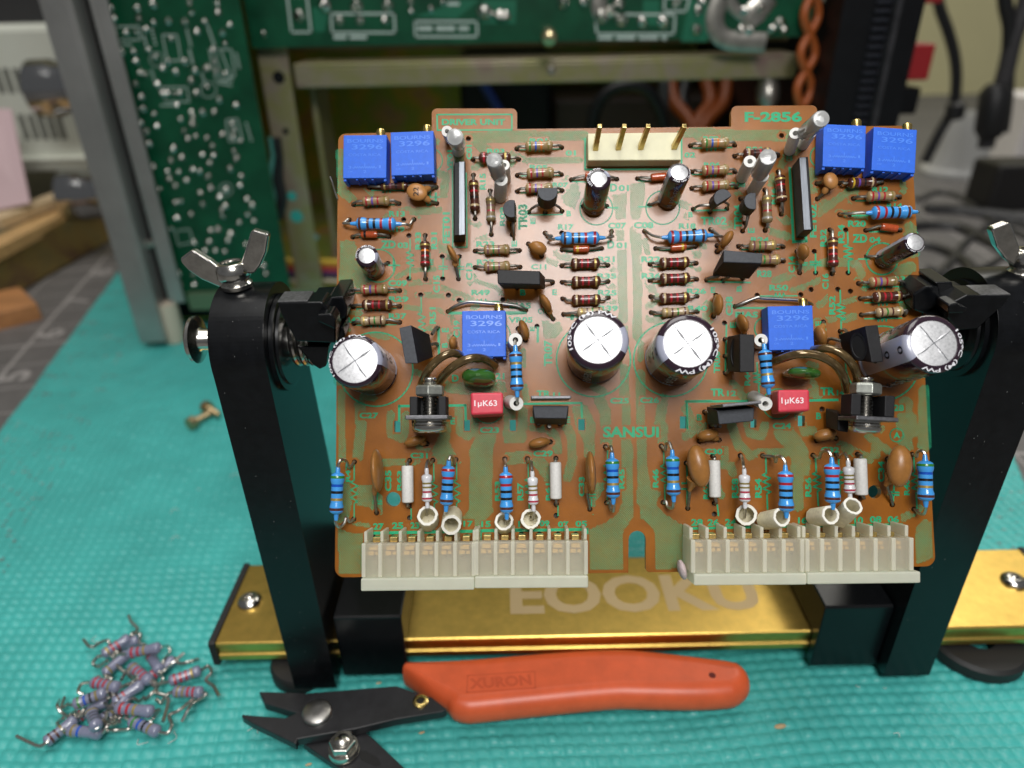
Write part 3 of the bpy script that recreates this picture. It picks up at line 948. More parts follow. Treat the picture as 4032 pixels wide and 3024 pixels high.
resistor('blue five-band resistor beside the printed R17', 'B', (572, 1490), (998, 1484), 72, 'blue', 'nnkrr', (405, 1432), (1127, 1415), ex1=[(500, 1500, .26), (440, 1490, .2), (480, 1465, .16), (430, 1455, .12)], ex2=[(1080, 1478, .26), (1145, 1470, .2), (1120, 1445, .14)], h=.26, lm=LEAD, tintlead=True)
diode('red glass diode with yellow ring at left centre', 'B', (708, 1605), (887, 1600), 40, (590, 1615), (1020, 1600), 'y')
resistor('blue five-band resistor beside the printed R18', 'B', (1735, 1478), (2172, 1458), 72, 'blue', 'rrknn', (1487, 1415), (2205, 1395), ex1=[(1660, 1478, .26), (1570, 1455, .2)], ex2=[(2260, 1462, .26), (2330, 1468, .2), (2290, 1450, .12)], h=.26, lm=LEAD, tintlead=True)
diode('red glass diode with yellow ring right of centre', 'B', (1945, 1578), (1768, 1592), 40, (2040, 1580), (1608, 1600), 'y')
diode('red glass diode with black ring under the upper left blue resistor', 'A', (333, 1447), (517, 1445), 40, (245, 1475), (640, 1470), 'k')
resistor(TR + 'with a blue band right of the pin header', 'C', (133, 365), (376, 355), 46, 'tan', 'gboO', (40, 385), (426, 380))
resistor(BR + 'behind the lower right clear tube', 'C', (498, 458), (745, 448), 50, 'brown', 'tkrG', (425, 476), (805, 470))
resistor(TR + 'above another at upper right', 'C', (138, 602), (376, 590), 46, 'tan', 'rvrO', (52, 612), (430, 612))
resistor(TR + 'just above the right small transistor', 'C', (140, 738), (378, 724), 46, 'tan', 'rvrO', (52, 757), (442, 745))
resistor(BR + 'standing in line left of the right flat module', 'C', (818, 640), (838, 880), 46, 'brown', 'Grkt', (805, 612), (832, 982))
resistor('olive and grey resistor beside the right small transistor', 'C', (706, 815), (712, 1060), 45, 'olive', 'GVrs', (688, 770), (692, 1122))
resistor(BR + 'with a violet band under the upper right trimmers', 'C', (1408, 710), (1655, 702), 46, 'brown', 'yvkt', (1335, 712), (1705, 708))
resistor(TR + 'below the upper right trimmers', 'C', (1572, 828), (1822, 822), 46, 'tan', 'rvrO', (1460, 845), (1862, 835))
resistor('blue five-band resistor overhanging the right edge', 'C', (1617, 970), (1967, 962), 60, 'blue', 'rrknn', (1342, 985), None, ex1=[(1540, 965, .27), (1440, 975, .2)], ex2=[(2000, 960, .27), (2035, 962, .25)], h=.27, lm=LEAD, tintlead=True)
diode('dark red glass diode above the right edge capacitor', 'C', (1700, 1088), (1845, 1108), 34, (1568, 1122), (1868, 1120))
resistor('upright resistor with orange and red bands beside the printed R34', 'C', (1279, 1180), (1284, 1445), 46, 'brown', 'Gorr', (1256, 1118), (1276, 1500))
resistor(TR + 'beside the printed R24', 'C', (545, 1258), (787, 1250), 47, 'tan', 'VgVG', (460, 1262), (848, 1265))
resistor(TR + 'half hidden by the big right transistor', 'C', (588, 1380), (822, 1374), 47, 'tan', 'VgVG', (545, 1385), (852, 1390))
resistor('upright resistor with orange and red bands beside the printed R33', 'D', (1032, 135), (1036, 425), 56, 'brown', 'Gorr', (1035, 75), (1040, 550))
resistor(TR + 'beside the printed R23', 'D', (1670, 232), (1957, 225), 56, 'tan', 'VgVO', (1577, 245), (2060, 240))
resistor(TR + 'beside the printed R27', 'D', (1675, 415), (1962, 406), 56, 'tan', 'VgVO', (1577, 425), (2067, 420))
resistor(TR + 'beside the printed C09', 'D', (328, 665), (632, 655), 56, 'tan', 'rvrO', (245, 680), (757, 675))
resistor(BR + 'beside the printed R29', 'D', (345, 830), (680, 828), 58, 'brown', 'trrG', (252, 850), (757, 847))
resistor('beige resistor with a green band beside the left jaw', 'D', (328, 1007), (607, 995), 54, 'beige', 'Gngn', (257, 1032), (757, 1022))
for q, (x0, x1, y, ho) in enumerate(((682, 1002, 380, ((585, 405), (1087, 400))), (692, 1012, 575, ((590, 585), (1090, 578))), (692, 1012, 775, ((595, 765), (1093, 752))))):
    resistor(BR + ('topmost', 'middle', 'lowest')[q] + ' of the stack left of the centre line', 'E', (x0, y + 3), (x1, y - 3), 60, 'brown', 'trrG', *ho)
for q, (x0, x1, y, ho) in enumerate(((1645, 1978, 370, ((1545, 388), (2050, 378))), (1650, 1982, 542, ((1545, 565), (2055, 553))), (1645, 1978, 755, ((1555, 742), (2058, 735))))):
    resistor(BR + ('topmost', 'middle', 'lowest')[q] + ' of the stack right of the centre line', 'E', (x0, y + 6), (x1, y - 6), 60, 'brown', 'trrG', *ho)
resistor('beige resistor behind the left central large capacitor', 'E', (752, 915), (1040, 905), 54, 'beige', 'Gngn', (605, 935), (1090, 925))
resistor('beige resistor with a green band behind the right central large capacitor', 'E', (1672, 915), (1970, 903), 54, 'beige', 'Gngn', (1560, 915), (2060, 905))
resistor(TR + 'left of the printed R30', 'F', (1595, 358), (1842, 345), 46, 'tan', 'rvrO', (1505, 368), (1888, 365))
resistor(BR + 'just left of the right jaw', 'F', (1625, 488), (1882, 477), 47, 'brown', 'trrG', (1520, 500), (1905, 490))
resistor('beige resistor with a green band below the right jaw', 'F', (1655, 622), (1890, 606), 43, 'beige', 'ngnG', (1530, 642), (1905, 640))
# bottom row, raised on their own wires
kw = dict(lm=LEAD, tintlead=True, lr=.035)
resistor('blue resistor with a green band overhanging the lower left edge', 'G', (222, 1132), (205, 1592), 76, 'blue', 'gbkGn', (402, 1020), None, h=.55, ex1=[(232, 1040, .6), (262, 995, .55), (315, 1010, .4), (335, 1065, .25), (370, 1060, .15)], ex2=[(203, 1650, .55)], **kw)
wire([PB('J', 200, 790, .54), PB('J', 200, 860, .5), PB('J', 240, 900, .4), PB('J', 290, 860, .3), PB('J', 315, 795, .22), PB('J', 350, 840, .15), PB('J', 395, 812, .05), PB('J', 395, 812, -.1)], .035, LEAD, board, name='bent_lead')
hole('J', 395, 812)
resistor('blue resistor with red and black bands third from the left, beside a woven sleeve', 'G', (1427, 1058), (1402, 1497), 74, 'blue', 'rrkkn', (1507, 995), None, h=.75, ex1=[(1435, 990, .78), (1455, 955, .7), (1485, 985, .45), (1490, 1040, .25)], ex2=[(1395, 1560, .7), (1390, 1640, .5), (1420, 1650, .2)], **kw)
resistor('blue resistor with red and black bands over a sleeve left of the printed R57', 'J', (2050, 300), (2060, 752), 74, 'blue', 'rrkkn', (2040, 158), None, h=.7, ex1=[(2048, 230, .7), (2045, 190, .45)], ex2=[(2065, 800, .68), (2055, 850, .4), (2030, 820, .15)], **kw)
resistor('blue resistor with a green band left of the board slot', 'K', (1272, 148), (1285, 588), 76, 'blue', 'gbkGn', (1198, 25), (1212, 635), h=.5, ex1=[(1270, 60, .52), (1255, 20, .45), (1225, 50, .25)], ex2=[(1295, 650, .5), (1285, 725, .4), (1255, 700, .25), (1245, 620, .12)], **kw)
resistor('blue resistor with a green band right of the board slot', 'K', (1928, 120), (1942, 562), 76, 'blue', 'gbkGn', (1808, 18), (1828, 632), h=.5, ex1=[(1918, 40, .5), (1895, -20, .45), (1860, -5, .3), (1850, 60, .2)], ex2=[(1942, 640, .48), (1930, 690, .36), (1880, 680, .2), (1860, 620, .1)], **kw)
resistor('blue resistor with red and black bands leaning from a lying sleeve beside the printed R54', 'I', (868, 783), (876, 1142), 66, 'blue', 'rrkkn', (670, 652), None, h=.75, ex1=[(862, 700, .75), (830, 660, .7), (795, 660, .5), (785, 705, .35), (765, 660, .2)], ex2=[(878, 1190, .72), (872, 1225, .6), (800, 1190, .35)], **kw)
resistor('blue resistor with red and black bands beside the printed R56', 'I', (1272, 718), (1281, 1067), 66, 'blue', 'rrkkn', (1108, 648), None, h=.75, ex1=[(1262, 640, .75), (1235, 612, .7), (1185, 615, .5), (1165, 670, .3), (1140, 665, .15)], ex2=[(1280, 1130, .7), (1265, 1180, .5), (1210, 1165, .25)], **kw)
resistor('blue resistor with a green band overhanging the lower right edge', 'I', (2084, 692), (2090, 1047), 67, 'blue', 'gbkGn', (1972, 640), (1988, 1118), h=.5, ex1=[(2080, 630, .5), (2050, 608, .45), (2018, 620, .3), (2010, 660, .2)], ex2=[(2092, 1110, .45), (2070, 1160, .3), (2030, 1150, .15)], **kw)
WB = dict(h=.6, lm=LEAD, tintlead=True, lr=.034, ts=[.33, .47, .63, .86])
resistor('small white banded resistor beside the left plain white one', 'G', (1190, 1150), (1196, 1458), 58, 'white', 'OOcc', (1255, 1003), None, ex1=[(1187, 1060, .6), (1205, 1005, .5), (1225, 1040, .25)], ex2=[(1195, 1520, .55), (1190, 1600, .35)], **WB)
resistor('small white banded resistor beside the printed R57', 'K', (405, 350), (416, 662), 57, 'white', 'OOcc', (350, 155), None, ex1=[(400, 260, .6), (390, 185, .4), (365, 190, .2)], ex2=[(425, 740, .5), (405, 815, .3), (385, 790, .15)], **WB)
resistor('small white banded resistor beside the printed R58', 'I', (510, 812), (516, 1057), 48, 'white', 'OOcc', (475, 650), None, ex1=[(503, 740, .6), (495, 680, .4)], ex2=[(518, 1120, .5), (512, 1190, .2)], **WB)
resistor('small white banded resistor beside the right round hole', 'I', (1416, 742), (1430, 982), 48, 'white', 'OOcc', (1308, 638), None, ex1=[(1410, 680, .6), (1385, 635, .5), (1350, 650, .3), (1340, 670, .15)], ex2=[(1438, 1060, .5), (1450, 1130, .3)], **WB)


def plain_white(label, z, a, b, r, h1, h2):
    rr = sz(z, r, .3)
    A, B = PB(z, *a, rr + .12), PB(z, *b, rr + .12)
    o = MB().lathe(A, B, [(0, .82 * rr), (.02, .97 * rr), (.04, rr), (.96, rr), (.98, .97 * rr), (1, .82 * rr)], 18).build('ceramic_resistor', WHITECER, board, label=label)
    for e, hh in ((A, h1), (B, h2)):
        H = PB(z, *hh)
        wire([e, e.lerp(Vector((H.x, H.y, .2)), .8), Vector((H.x, H.y, .0)), Vector((H.x, H.y, -.1))], .035, OLDLEAD, o)
        hole(z, *hh)


plain_white('plain white ceramic resistor beside the lower left round hole', 'G', (980, 1060), (984, 1462), 64, (1003, 1005), (1000, 1502))
plain_white('plain white ceramic resistor beside the printed R61', 'K', (655, 192), (661, 592), 63, (660, 152), (665, 650))
plain_white('plain white ceramic resistor behind the broad brown disc', 'I', (248, 690), (256, 1012), 50, (235, 655), (250, 1065))
plain_white('plain white ceramic resistor touching the right round hole', 'I', (1518, 675), (1530, 993), 54, (1495, 638), (1525, 1020))

# bare wire links
for lab, z, pts in (('bare bent wire link above the left middle trimmer', 'D', [(1283, 905, -.1), (1285, 903, .03), (1330, 862, .14), (1420, 820, .2), (1525, 797, .22), (1720, 810, .2), (1990, 832, .16), (2090, 865, .12), (2130, 888, .03), (2132, 890, -.1)]),
                    ('bare bent wire link above the right middle trimmer', 'F', [(432, 570, -.1), (432, 568, .03), (480, 545, .12), (620, 490, .2), (660, 495, .2), (800, 502, .18), (1000, 515, .16), (1080, 540, .1), (1110, 560, -.1)])):
    MB().tube(spline([PB(z, *p) for p in pts], 6), .037, 9).build('wire_link', DSTEEL, board, label=lab)
    hole(z, pts[1][0], pts[1][1])
hole('D', 2130, 890)


def trimmer(label, z, quad, ht=.50):
    """quad: upper left, upper right, lower right, lower left of the front face"""
    q = [PB(z, *p, ht) for p in quad]
    ul, ur, lr_, ll = q
    ux = ((ur - ul) + (lr_ - ll)).normalized()
    w = ((ur - ul).length + (lr_ - ll).length) / 2
    hgt = ((ul - ll).length + (ur - lr_).length) / 2
    uy = Vector((-ux.y, ux.x, 0))
    c = (ul + ur + lr_ + ll) / 4
    M = Matrix.Translation(c - Vector((0, 0, ht))) @ Matrix((ux, uy, Vector((0, 0, 1)))).transposed().to_4x4()
    hw, hh = w / 2, hgt / 2
    body = MB().box((-hw, -hh, .06), (hw, hh, ht), 0, M)
    o = body.build('trimmer', BLUE, board, bevel=.014, label=label)
    for x0, x1, y0 in ((-hw, -hw + .07, .055), (hw - .07, hw, .055), (-.22, -.16, .03), (.14, .2, .03), (-.03, .03, .025)):
        MB().box((x0 + .003, -hh - y0, .09), (x1 - .003, -hh + .01, ht - .045), 0, M).build('moulded_rib', BLUE, o, bevel=.006)
    t = MB()
    E = lambda x, y: M @ Vector((x * hw, y * hh, ht + .0025))
    D = lambda x, y: M.to_3x3() @ Vector((x * hw, y * hh, 0))
    put_text(t, 'BOURNS', E(-.82, .64), D(1.66, 0), D(0, .17), bold=.01)
    put_text(t, '3296', E(-.62, .33), D(1.44, 0), D(0, .24))
    put_text(t, 'COSTA RICA', E(-.76, .02), D(1.5, 0), D(0, .12), bold=.006)
    put_text(t, '3', E(-.76, -.56), D(.14, 0), D(0, .13))
    put_text(t, '1', E(.66, -.54), D(.08, 0), D(0, .13))
    put_text(t, '2', E(-.06, -.76), D(.14, 0), D(0, .13))
    put_text(t, 'CW', E(-.78, -.74), D(.22, 0), D(0, .08))
    zz = [E(-.56, -.5)] + [E(-.5 + .055 * i, -.5 + (.05 if i % 2 else -.05)) for i in range(19)] + [E(.56, -.5)]
    for p, q2 in zip(zz, zz[1:]):
        d = (q2 - p).normalized()
        nn = Vector((-d.y, d.x, 0)) * .008
        t.add([p - nn, q2 - nn, q2 + nn, p + nn], [(0, 1, 2, 3)])
    t.add([E(-.012, -.46), E(.022, -.46), E(.022, -.30), E(-.012, -.30)], [(0, 1, 2, 3)])
    t.build('moulded_lettering', BLUEPRINT, o)['kind'] = 'stuff'
    a = M @ Vector((hw - .16, hh - .02, ht - .13))
    sc = MB().lathe(a, a + M.to_3x3() @ Vector((0, .19, 0)), [(0, .105), (.85, .105), (1, .09)], 18)
    s = sc.build('adjusting_screw', BRASS, o)
    a2 = a + M.to_3x3() @ Vector((0, .192, 0))
    MB().box((-.09, -.004, -.014), (.09, .004, .014), 0, Matrix.Translation(a2) @ M.to_3x3().to_4x4()).build('screw_slot', BLACKPL, o)
    for i in (-1, 0, 1):
        p = M @ Vector((i * .254, -.1 * abs(i), .07))
        MB().tube([p, Vector((p.x, p.y, -.1))], .03, 7).build('pin', OLDLEAD, o)


trimmer('blue trimmer at the far upper left corner of the board', 'A', [(138, 370), (606, 358), (620, 836), (148, 832)])
trimmer('second blue trimmer from the left in the top row', 'A', [(658, 330), (1126, 322), (1132, 785), (665, 812)])
trimmer('third blue trimmer in the top row beside the tallest clear tube', 'C', [(1195, 200), (1566, 205), (1568, 586), (1200, 560)])
trimmer('blue trimmer at the far upper right corner of the board', 'C', [(1630, 224), (2006, 240), (2006, 630), (1628, 592)])
trimmer('blue trimmer in the left middle above the red capacitor', 'D', [(1432, 900), (1906, 890), (1920, 1395), (1442, 1395)])
trimmer('blue trimmer in the right middle above the green capacitor', 'N', [(386, 20), (946, 10), (968, 556), (410, 570)])


def electrolytic(label, z, top, ht, base, R_, rd, stripe, texts, hb=.03, score=True, leads=()):
    P1, P0 = PB(z, *top, ht), PB(z, *base, hb)
    r = sz(z, R_, ht)
    rdisc = sz(z, rd, ht)
    ax = P1 - P0
    L = ax.length
    e = min(.09, r * .2) / L
    g = .10 / L
    prof = [(0, r * .90), (g * .4, r * .99), (g, r), (g * 1.3, r * .95), (g * 1.9, r * .95), (g * 2.3, r), (1 - e, r), (1 - e * .3, r * .965), (1, r * .90), (1 + .02 / L, rdisc * 1.02), (1 + .02 / L, rdisc), (1 - .015 / L, rdisc * .99)]
    n = 40
    s0, s1 = stripe
    ref = Vector((1, 0, 0))

    def m(i, a):
        q = (a + .5) / n * 360
        return 1 if (s0 <= q < s1 or s0 <= q - 360 < s1 or s0 <= q + 360 < s1) else 0
    mb = MB().lathe(P0, P1, prof, n, m, ref=ref)
    o = mb.build('electrolytic_capacitor', [CAPSLV, CAPSTR], board, (P0 + P1) / 2, label=label)
    zax = ax.normalized()
    x = (ref - zax * ref.dot(zax)).normalized()
    y = zax.cross(x)
    T = P1 + zax * .004
    d = MB().lathe(T - zax * .03, T, [(0, rdisc * .985), (.9, rdisc * .985), (1, rdisc * .95)], 36)
    dd = d.build('top_disc', ALU, o)
    if score:
        st = MB()
        for qa in (35, 125):
            u = x * math.cos(R(qa)) + y * math.sin(R(qa))
            v = zax.cross(u)
            w = .018
            l = rdisc * .90
            # raised lips either side of a pressed line
            for e2 in (-1, 1):
                a0, a1 = T + u * (.06 * e2 * rdisc), T + u * (e2 * l)
                am = (a0 + a1) / 2
                st.add([a0, am + v * rdisc * .07, a1, am - v * rdisc * .07, a0 + zax * .001, am + zax * .013, a1 + zax * .002], [(4, 1, 5), (5, 1, 6), (6, 3, 5), (5, 3, 4), (0, 1, 4), (1, 2, 6)])
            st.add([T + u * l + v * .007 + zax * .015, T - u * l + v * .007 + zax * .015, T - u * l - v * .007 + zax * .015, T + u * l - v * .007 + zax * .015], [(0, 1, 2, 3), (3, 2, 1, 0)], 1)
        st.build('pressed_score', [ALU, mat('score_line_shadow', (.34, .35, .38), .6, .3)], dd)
    # printing wrapped round the sleeve: (text, angle, along0, along1, height in degrees, slot)
    pr = MB()
    for txt, ang, a0, a1, hd, slot in texts:
        vs, fs = glyphs(txt, .01)
        pts = []
        for u, v in vs:
            q = R(ang + (v - .5) * hd)
            pts.append(P0 + ax * (a0 + (a1 - a0) * u) + (x * math.cos(q) + y * math.sin(q)) * (r + .004))
        pr.add(pts, fs, slot)
    rim = '105*C (M) PW'
    vs, fs = glyphs(rim, .015)
    pts = []
    for u, v in vs:
        q = R(s1 + 25 + (1 - u) * 150)
        rr = r * .985 - (1 - v) * (r * .985 - rdisc * 1.05)
        zz = P1 + zax * (.022 - (v * e * .3 * L))
        pts.append(zz + (x * math.cos(q) + y * math.sin(q)) * rr)
    pr.add(pts, fs, 0)
    for k in range(2):
        q = R((s0 + s1) / 2 + 8 * (k * 2 - 1))
    # minus marks on the stripe
    qa = (s0 + s1) / 2
    for a0 in np.arange(.35, .9, .26):
        vs, fs = glyphs('0', .01)
        pr.add([P0 + ax * (a0 + .09 * v) + (x * math.cos(R(qa + (u - .5) * 16)) + y * math.sin(R(qa + (u - .5) * 16))) * (r + .004) for u, v in vs], fs, 2)
    pr.build('sleeve_print', [PRINTW, PRINTGR, BLACKPL], o)['kind'] = 'stuff'
    for hx, hy in leads:
        H = PB(z, hx, hy)
        b0 = P0 + (H - P0).normalized() * r * .5
        wire([b0 + zax * .06, b0 + (H - b0) * .4 + Vector((0, 0, .12)), Vector((H.x, H.y, .03)), Vector((H.x, H.y, -.1))], .03, OLDLEAD, o)
        hole(z, hx, hy)


big = [('5 47µF50V', 250, .10, .80, 20, 1), ('5 47µF50V', 60, .10, .80, 20, 1)]
small = [('3) 33µF25V', 265, .08, .85, 24, 1), ('3) 33µF25V', 95, .08, .85, 24, 1)]
electrolytic('large capacitor leaning over the left edge beside the left jaw', 'D', (270, 1440), 1.75, (470, 1555), 300, 250, (-10, 42), big)
electrolytic('large upright capacitor left of the board centre', 'E', (980, 1212), 1.9, (940, 1400), 338, 264, (-25, 25), big)
electrolytic('large upright capacitor right of the board centre', 'E', (1960, 1255), 1.9, (1790, 1420), 340, 262, (165, 218), big)
electrolytic('large capacitor leaning over the right edge below the right jaw', 'S', (902, 742), 1.95, (175, 1010), 436, 338, (165, 215), [('5 47µF50V', 262, .05, .85, 22, 1), ('M 105', 130, .2, .9, 18, 1)])
electrolytic('small capacitor standing upright just left of centre top', 'B', (990, 838), 1.15, (935, 1140), 137, 93, (10, 55), small, score=False, leads=[(820, 1140), (1077, 1140)])
electrolytic('small capacitor tilted to the right at centre top', 'B', (1866, 772), 1.2, (1742, 1075), 126, 98, (150, 205), small, score=False, leads=[(1540, 1130)])
electrolytic('small capacitor near the left edge beside the printed C09', 'D', (398, 295), .95, (478, 445), 128, 92, (-35, 20), small, score=False, leads=[(627, 380)])
electrolytic('small capacitor leaning over the right edge above the right jaw', 'C', (1998, 1226), 1.2, (1722, 1375), 92, 74, (95, 160), [('3) 33µF25V', 235, .05, .85, 30, 1)], score=False, leads=[(1575, 1350)])


def disc(label, z, c, ang, la, wa, dep, h, holes, m=None, txt=None):
    """flat ceramic disc: c centre, ang direction of its long axis in the photo, la / wa half sizes, dep half size away from the board"""
    C = PB(z, *c, h)
    u = Vector((math.cos(R(ang)), -math.sin(R(ang)), 0))
    v = Vector((-u.y, u.x, 0))
    r1, r2 = sz(z, la, h), sz(z, wa, h)
    o = MB().ell(C, u * r1, v * r2, Vector((0, 0, dep)), 0, 22, 14).build('disc_capacitor', m or DISC, board, C, label=label)
    for (hx, hy), (sx, sy) in holes:
        H = PB(z, hx, hy)
        S = PB(z, sx, sy, max(.08, h * .6))
        dirn = (S - C)
        MB().tube(spline([C + dirn * .55, S, S.lerp(Vector((H.x, H.y, 0)), .55), Vector((H.x, H.y, .0)), Vector((H.x, H.y, -.1))], 4), [sz(z, la, h) * .42] * 4 + [.06] * 3 + [.036] * 10, 8, 0).build('lead', m or DISC, o) if False else wire([C + dirn * .5, S, S.lerp(Vector((H.x, H.y, .02)), .6), Vector((H.x, H.y, .0)), Vector((H.x, H.y, -.1))], .036, OLDLEAD, o)
        # dipped neck
        MB().lathe(C + dirn * .6, S + dirn * .12, [(0, r2 * .62 if r2 < .12 else r1 * .34), (.6, .075), (1, .042)], 10).build('dipped_neck', m or DISC, o)
        hole(z, hx, hy)
    if txt:
        t = MB()
        vs, fs = glyphs(txt, .012)
        t.add([C + Vector((0, 0, dep + .003)) + Vector(((-.07 + .12 * (1 - b_)), (-.12 + .2 * a_), -.02 * ((a_ - .5) ** 2 + (b_ - .5) ** 2))) for a_, b_ in vs], fs)
        t.build('printed_mark', BLACKPL, o)


disc('flat orange disc capacitor marked 22 under the second trimmer', 'A', (945, 985), 20, 118, 98, .10, .34, [((1152, 933), (1075, 945)), ((1160, 1108), (1075, 1075))], ORDISC, '22')
disc('orange disc capacitor below the third top trimmer', 'C', (1262, 690), 75, 76, 64, .10, .30, [((1142, 715), (1195, 700)), ((1147, 848), (1205, 790))], ORDISC)
disc('small brown disc capacitor left of the blue R17 resistor', 'E', (328, 212), 22, 100, 72, .16, .34, [((222, 168), (250, 185)), ((367, 298), (360, 262))])
disc('thin orange disc capacitor seen edge on beside the printed C13', 'D', (1332, 272), 62, 108, 36, .30, .42, [((1397, 548), (1365, 400)), ((1407, 305), (1375, 320))], ORDISC)
disc('brown disc capacitor above the big right transistor', 'C', (358, 1198), -58, 82, 40, .24, .34, [((272, 1308), (305, 1280)), ((272, 1255), (315, 1250))])
disc('brown disc capacitor beside the printed C14', 'C', (1020, 1308), 78, 70, 42, .24, .40, [((992, 1492), (1005, 1400)), ((970, 1305), (985, 1310))])
disc('brown disc capacitor right of the left big transistor', 'E', (408, 805), 58, 108, 46, .26, .36, [((492, 985), (460, 915)), ((430, 905), (440, 890))])
disc('brown disc capacitor below the printed VR05', 'E', (176, 1100), 70, 112, 50, .26, .36, [((110, 1090), (130, 1100)), ((190, 1215), (190, 1190))])
disc('brown disc capacitor left of the left middle trimmer', 'M', (862, 380), 85, 92, 62, .24, .32, [((880, 290), (870, 305)), ((930, 500), (900, 470))])
disc('slim brown disc capacitor beside the printed C38', 'F', (281, 555), 92, 94, 40, .26, .36, [((243, 655), (258, 630)), ((262, 470), (268, 480))])
disc('brown disc capacitor above the drilled right transistor', 'F', (495, 715), 70, 84, 40, .26, .36, [((470, 640), (480, 655)), ((510, 800), (505, 785))])
disc('round brown disc capacitor right of the right middle trimmer', 'N', (1042, 378), 78, 124, 66, .24, .36, [((1080, 215), (1075, 260)), ((1100, 500), (1085, 480))])
disc('tall brown disc capacitor seen edge on beside the printed C35', 'G', (650, 1112), 86, 232, 55, .42, .62, [((643, 1575), (622, 1350))])
disc('tall brown disc capacitor seen edge on beside the printed C33', 'K', (1040, 305), 88, 236, 54, .42, .62, [((1030, 705), (995, 500))])
disc('broad brown disc capacitor leaning beside the printed C30', 'I', (112, 742), 80, 186, 92, .22, .62, [((18, 1110), (40, 935)), ((5, 715), (25, 720))])
disc('broad brown disc capacitor leaning beside the lower right edge', 'I', (1862, 742), 96, 182, 100, .22, .62, [((1800, 1078), (1752, 895)), ((1755, 680), (1780, 690))])
disc('small brown disc capacitor under the left screw clamp', 'G', (1058, 792), -16, 122, 52, .2, .28, [((1192, 822), (1165, 812))])
disc('small brown disc capacitor above the printed C29', 'H', (335, 808), -12, 112, 54, .2, .28, [((462, 802), (435, 795))])
disc('small brown disc capacitor above the printed C30', 'I', (192, 470), -10, 92, 50, .2, .28, [((292, 515), (270, 500)), ((120, 525), (135, 510))])
disc('small brown disc capacitor above the printed C32', 'I', (1212, 468), -12, 98, 50, .2, .28, [((1310, 500), (1280, 490)), ((1140, 520), (1150, 508))])


def pbox(z, top, ht, bot, hb):
    t = [PB(z, *p, ht) for p in top][::-1]
    b = [PB(z, *p, hb) for p in bot][::-1]
    return b, t


def small_transistor(label, z, top, base, r, flat, ht, hb, legs, r2=None):
    """half-round plastic body: flat = direction (image degrees) that the flat side faces"""
    P1, P0 = PB(z, *top, ht), PB(z, *base, hb)
    rr = sz(z, r, ht)
    zax = (P1 - P0).normalized()
    f = Vector((math.cos(R(flat)), -math.sin(R(flat)), 0))
    f = (f - zax * f.dot(zax)).normalized()
    s = zax.cross(f)
    sec = [f * (.35 * rr) + s * (.95 * rr)] + [(-f * math.cos(R(q)) + s * math.sin(R(q))) * rr for q in range(100, -101, -20)] + [f * (.35 * rr) - s * (.95 * rr)]
    n = len(sec)
    mb = MB().add([P0 + p for p in sec] + [P1 + p for p in sec], [tuple(range(n)), tuple(range(2 * n - 1, n - 1, -1))] + [(j, i, n + i, n + j) for i, j in ((i, (i + 1) % n) for i in range(n))], [0, 1] + [0] * n)
    o = mb.build('small_transistor', [BLACKPL, GREYEP], board, (P0 + P1) / 2, bevel=.012, label=label)
    for i, (hx, hy) in enumerate(legs):
        H = PB(z, hx, hy)
        st = P0 + s * (.5 * rr * (i - (len(legs) - 1) / 2)) + zax * .03
        md = st.lerp(Vector((H.x, H.y, hb * .8)), .75)
        MB().tube(spline([st, md, Vector((H.x, H.y, .03)), Vector((H.x, H.y, -.1))], 4), .032, 6).build('leg', OLDLEAD, o)
        hole(z, hx, hy)


small_transistor('small black transistor facing right beside the lower left clear tube', 'A', (1975, 1165), (1995, 1225), 98, 0, .85, .28, [(1985, 1452), (1985, 1340), (2000, 1500)])
small_transistor('small black transistor with a pale flat face over the R07 resistor', 'B', (432, 975), (424, 1075), 112, -90, .85, .32, [(228, 1205), (405, 1207), (588, 1195)])
small_transistor('small black transistor tilted beside the printed TR02', 'C', (322, 838), (275, 885), 78, 60, .85, .34, [(65, 937), (210, 960), (358, 935)])
small_transistor('small black transistor nearest the right white sleeves', 'C', (585, 865), (535, 925), 76, 0, .85, .32, [(496, 1128), (478, 848), (520, 1060)])
t = MB()
fb = [PB('B', *p, q) for p, q in (((322, 1008), .80), ((540, 1002), .80), ((540, 1046), .72), ((322, 1050), .72))]
t.add([p + Vector((0, -.0, .02)) for p in fb], [(3, 2, 1, 0)])
t.add([p + Vector((0, 0, .0)) for p in fb], [(0, 1, 2, 3)])
t.build('transistor_face_plate', mat('pale_flat_face', (0.42, 0.41, 0.38), .45, noise=(9, .2)), board)


def power_transistor(label, z, top, ht, bot, hb, legs, face=None, holepx=None, mats=None):
    b, tq = pbox(z, top, ht, bot, hb)
    o = MB().hexa(b, tq, [0, 1, 0, 0, 0, 0]).build('power_transistor', mats or [BLACKPL, GREYEP], board, bevel=.02, label=label)
    c = sum(b, Vector()) / 4
    for i, (hx, hy) in enumerate(legs):
        H = PB(z, hx, hy)
        st = c.lerp(Vector((H.x, H.y, hb)), .6)
        st.z = hb + .05
        MB().tube(spline([st, Vector((H.x, H.y, hb * .6)), Vector((H.x, H.y, -.1))], 3), .04, 5).build('leg', OLDLEAD, o)
        hole(z, hx, hy)
    return o


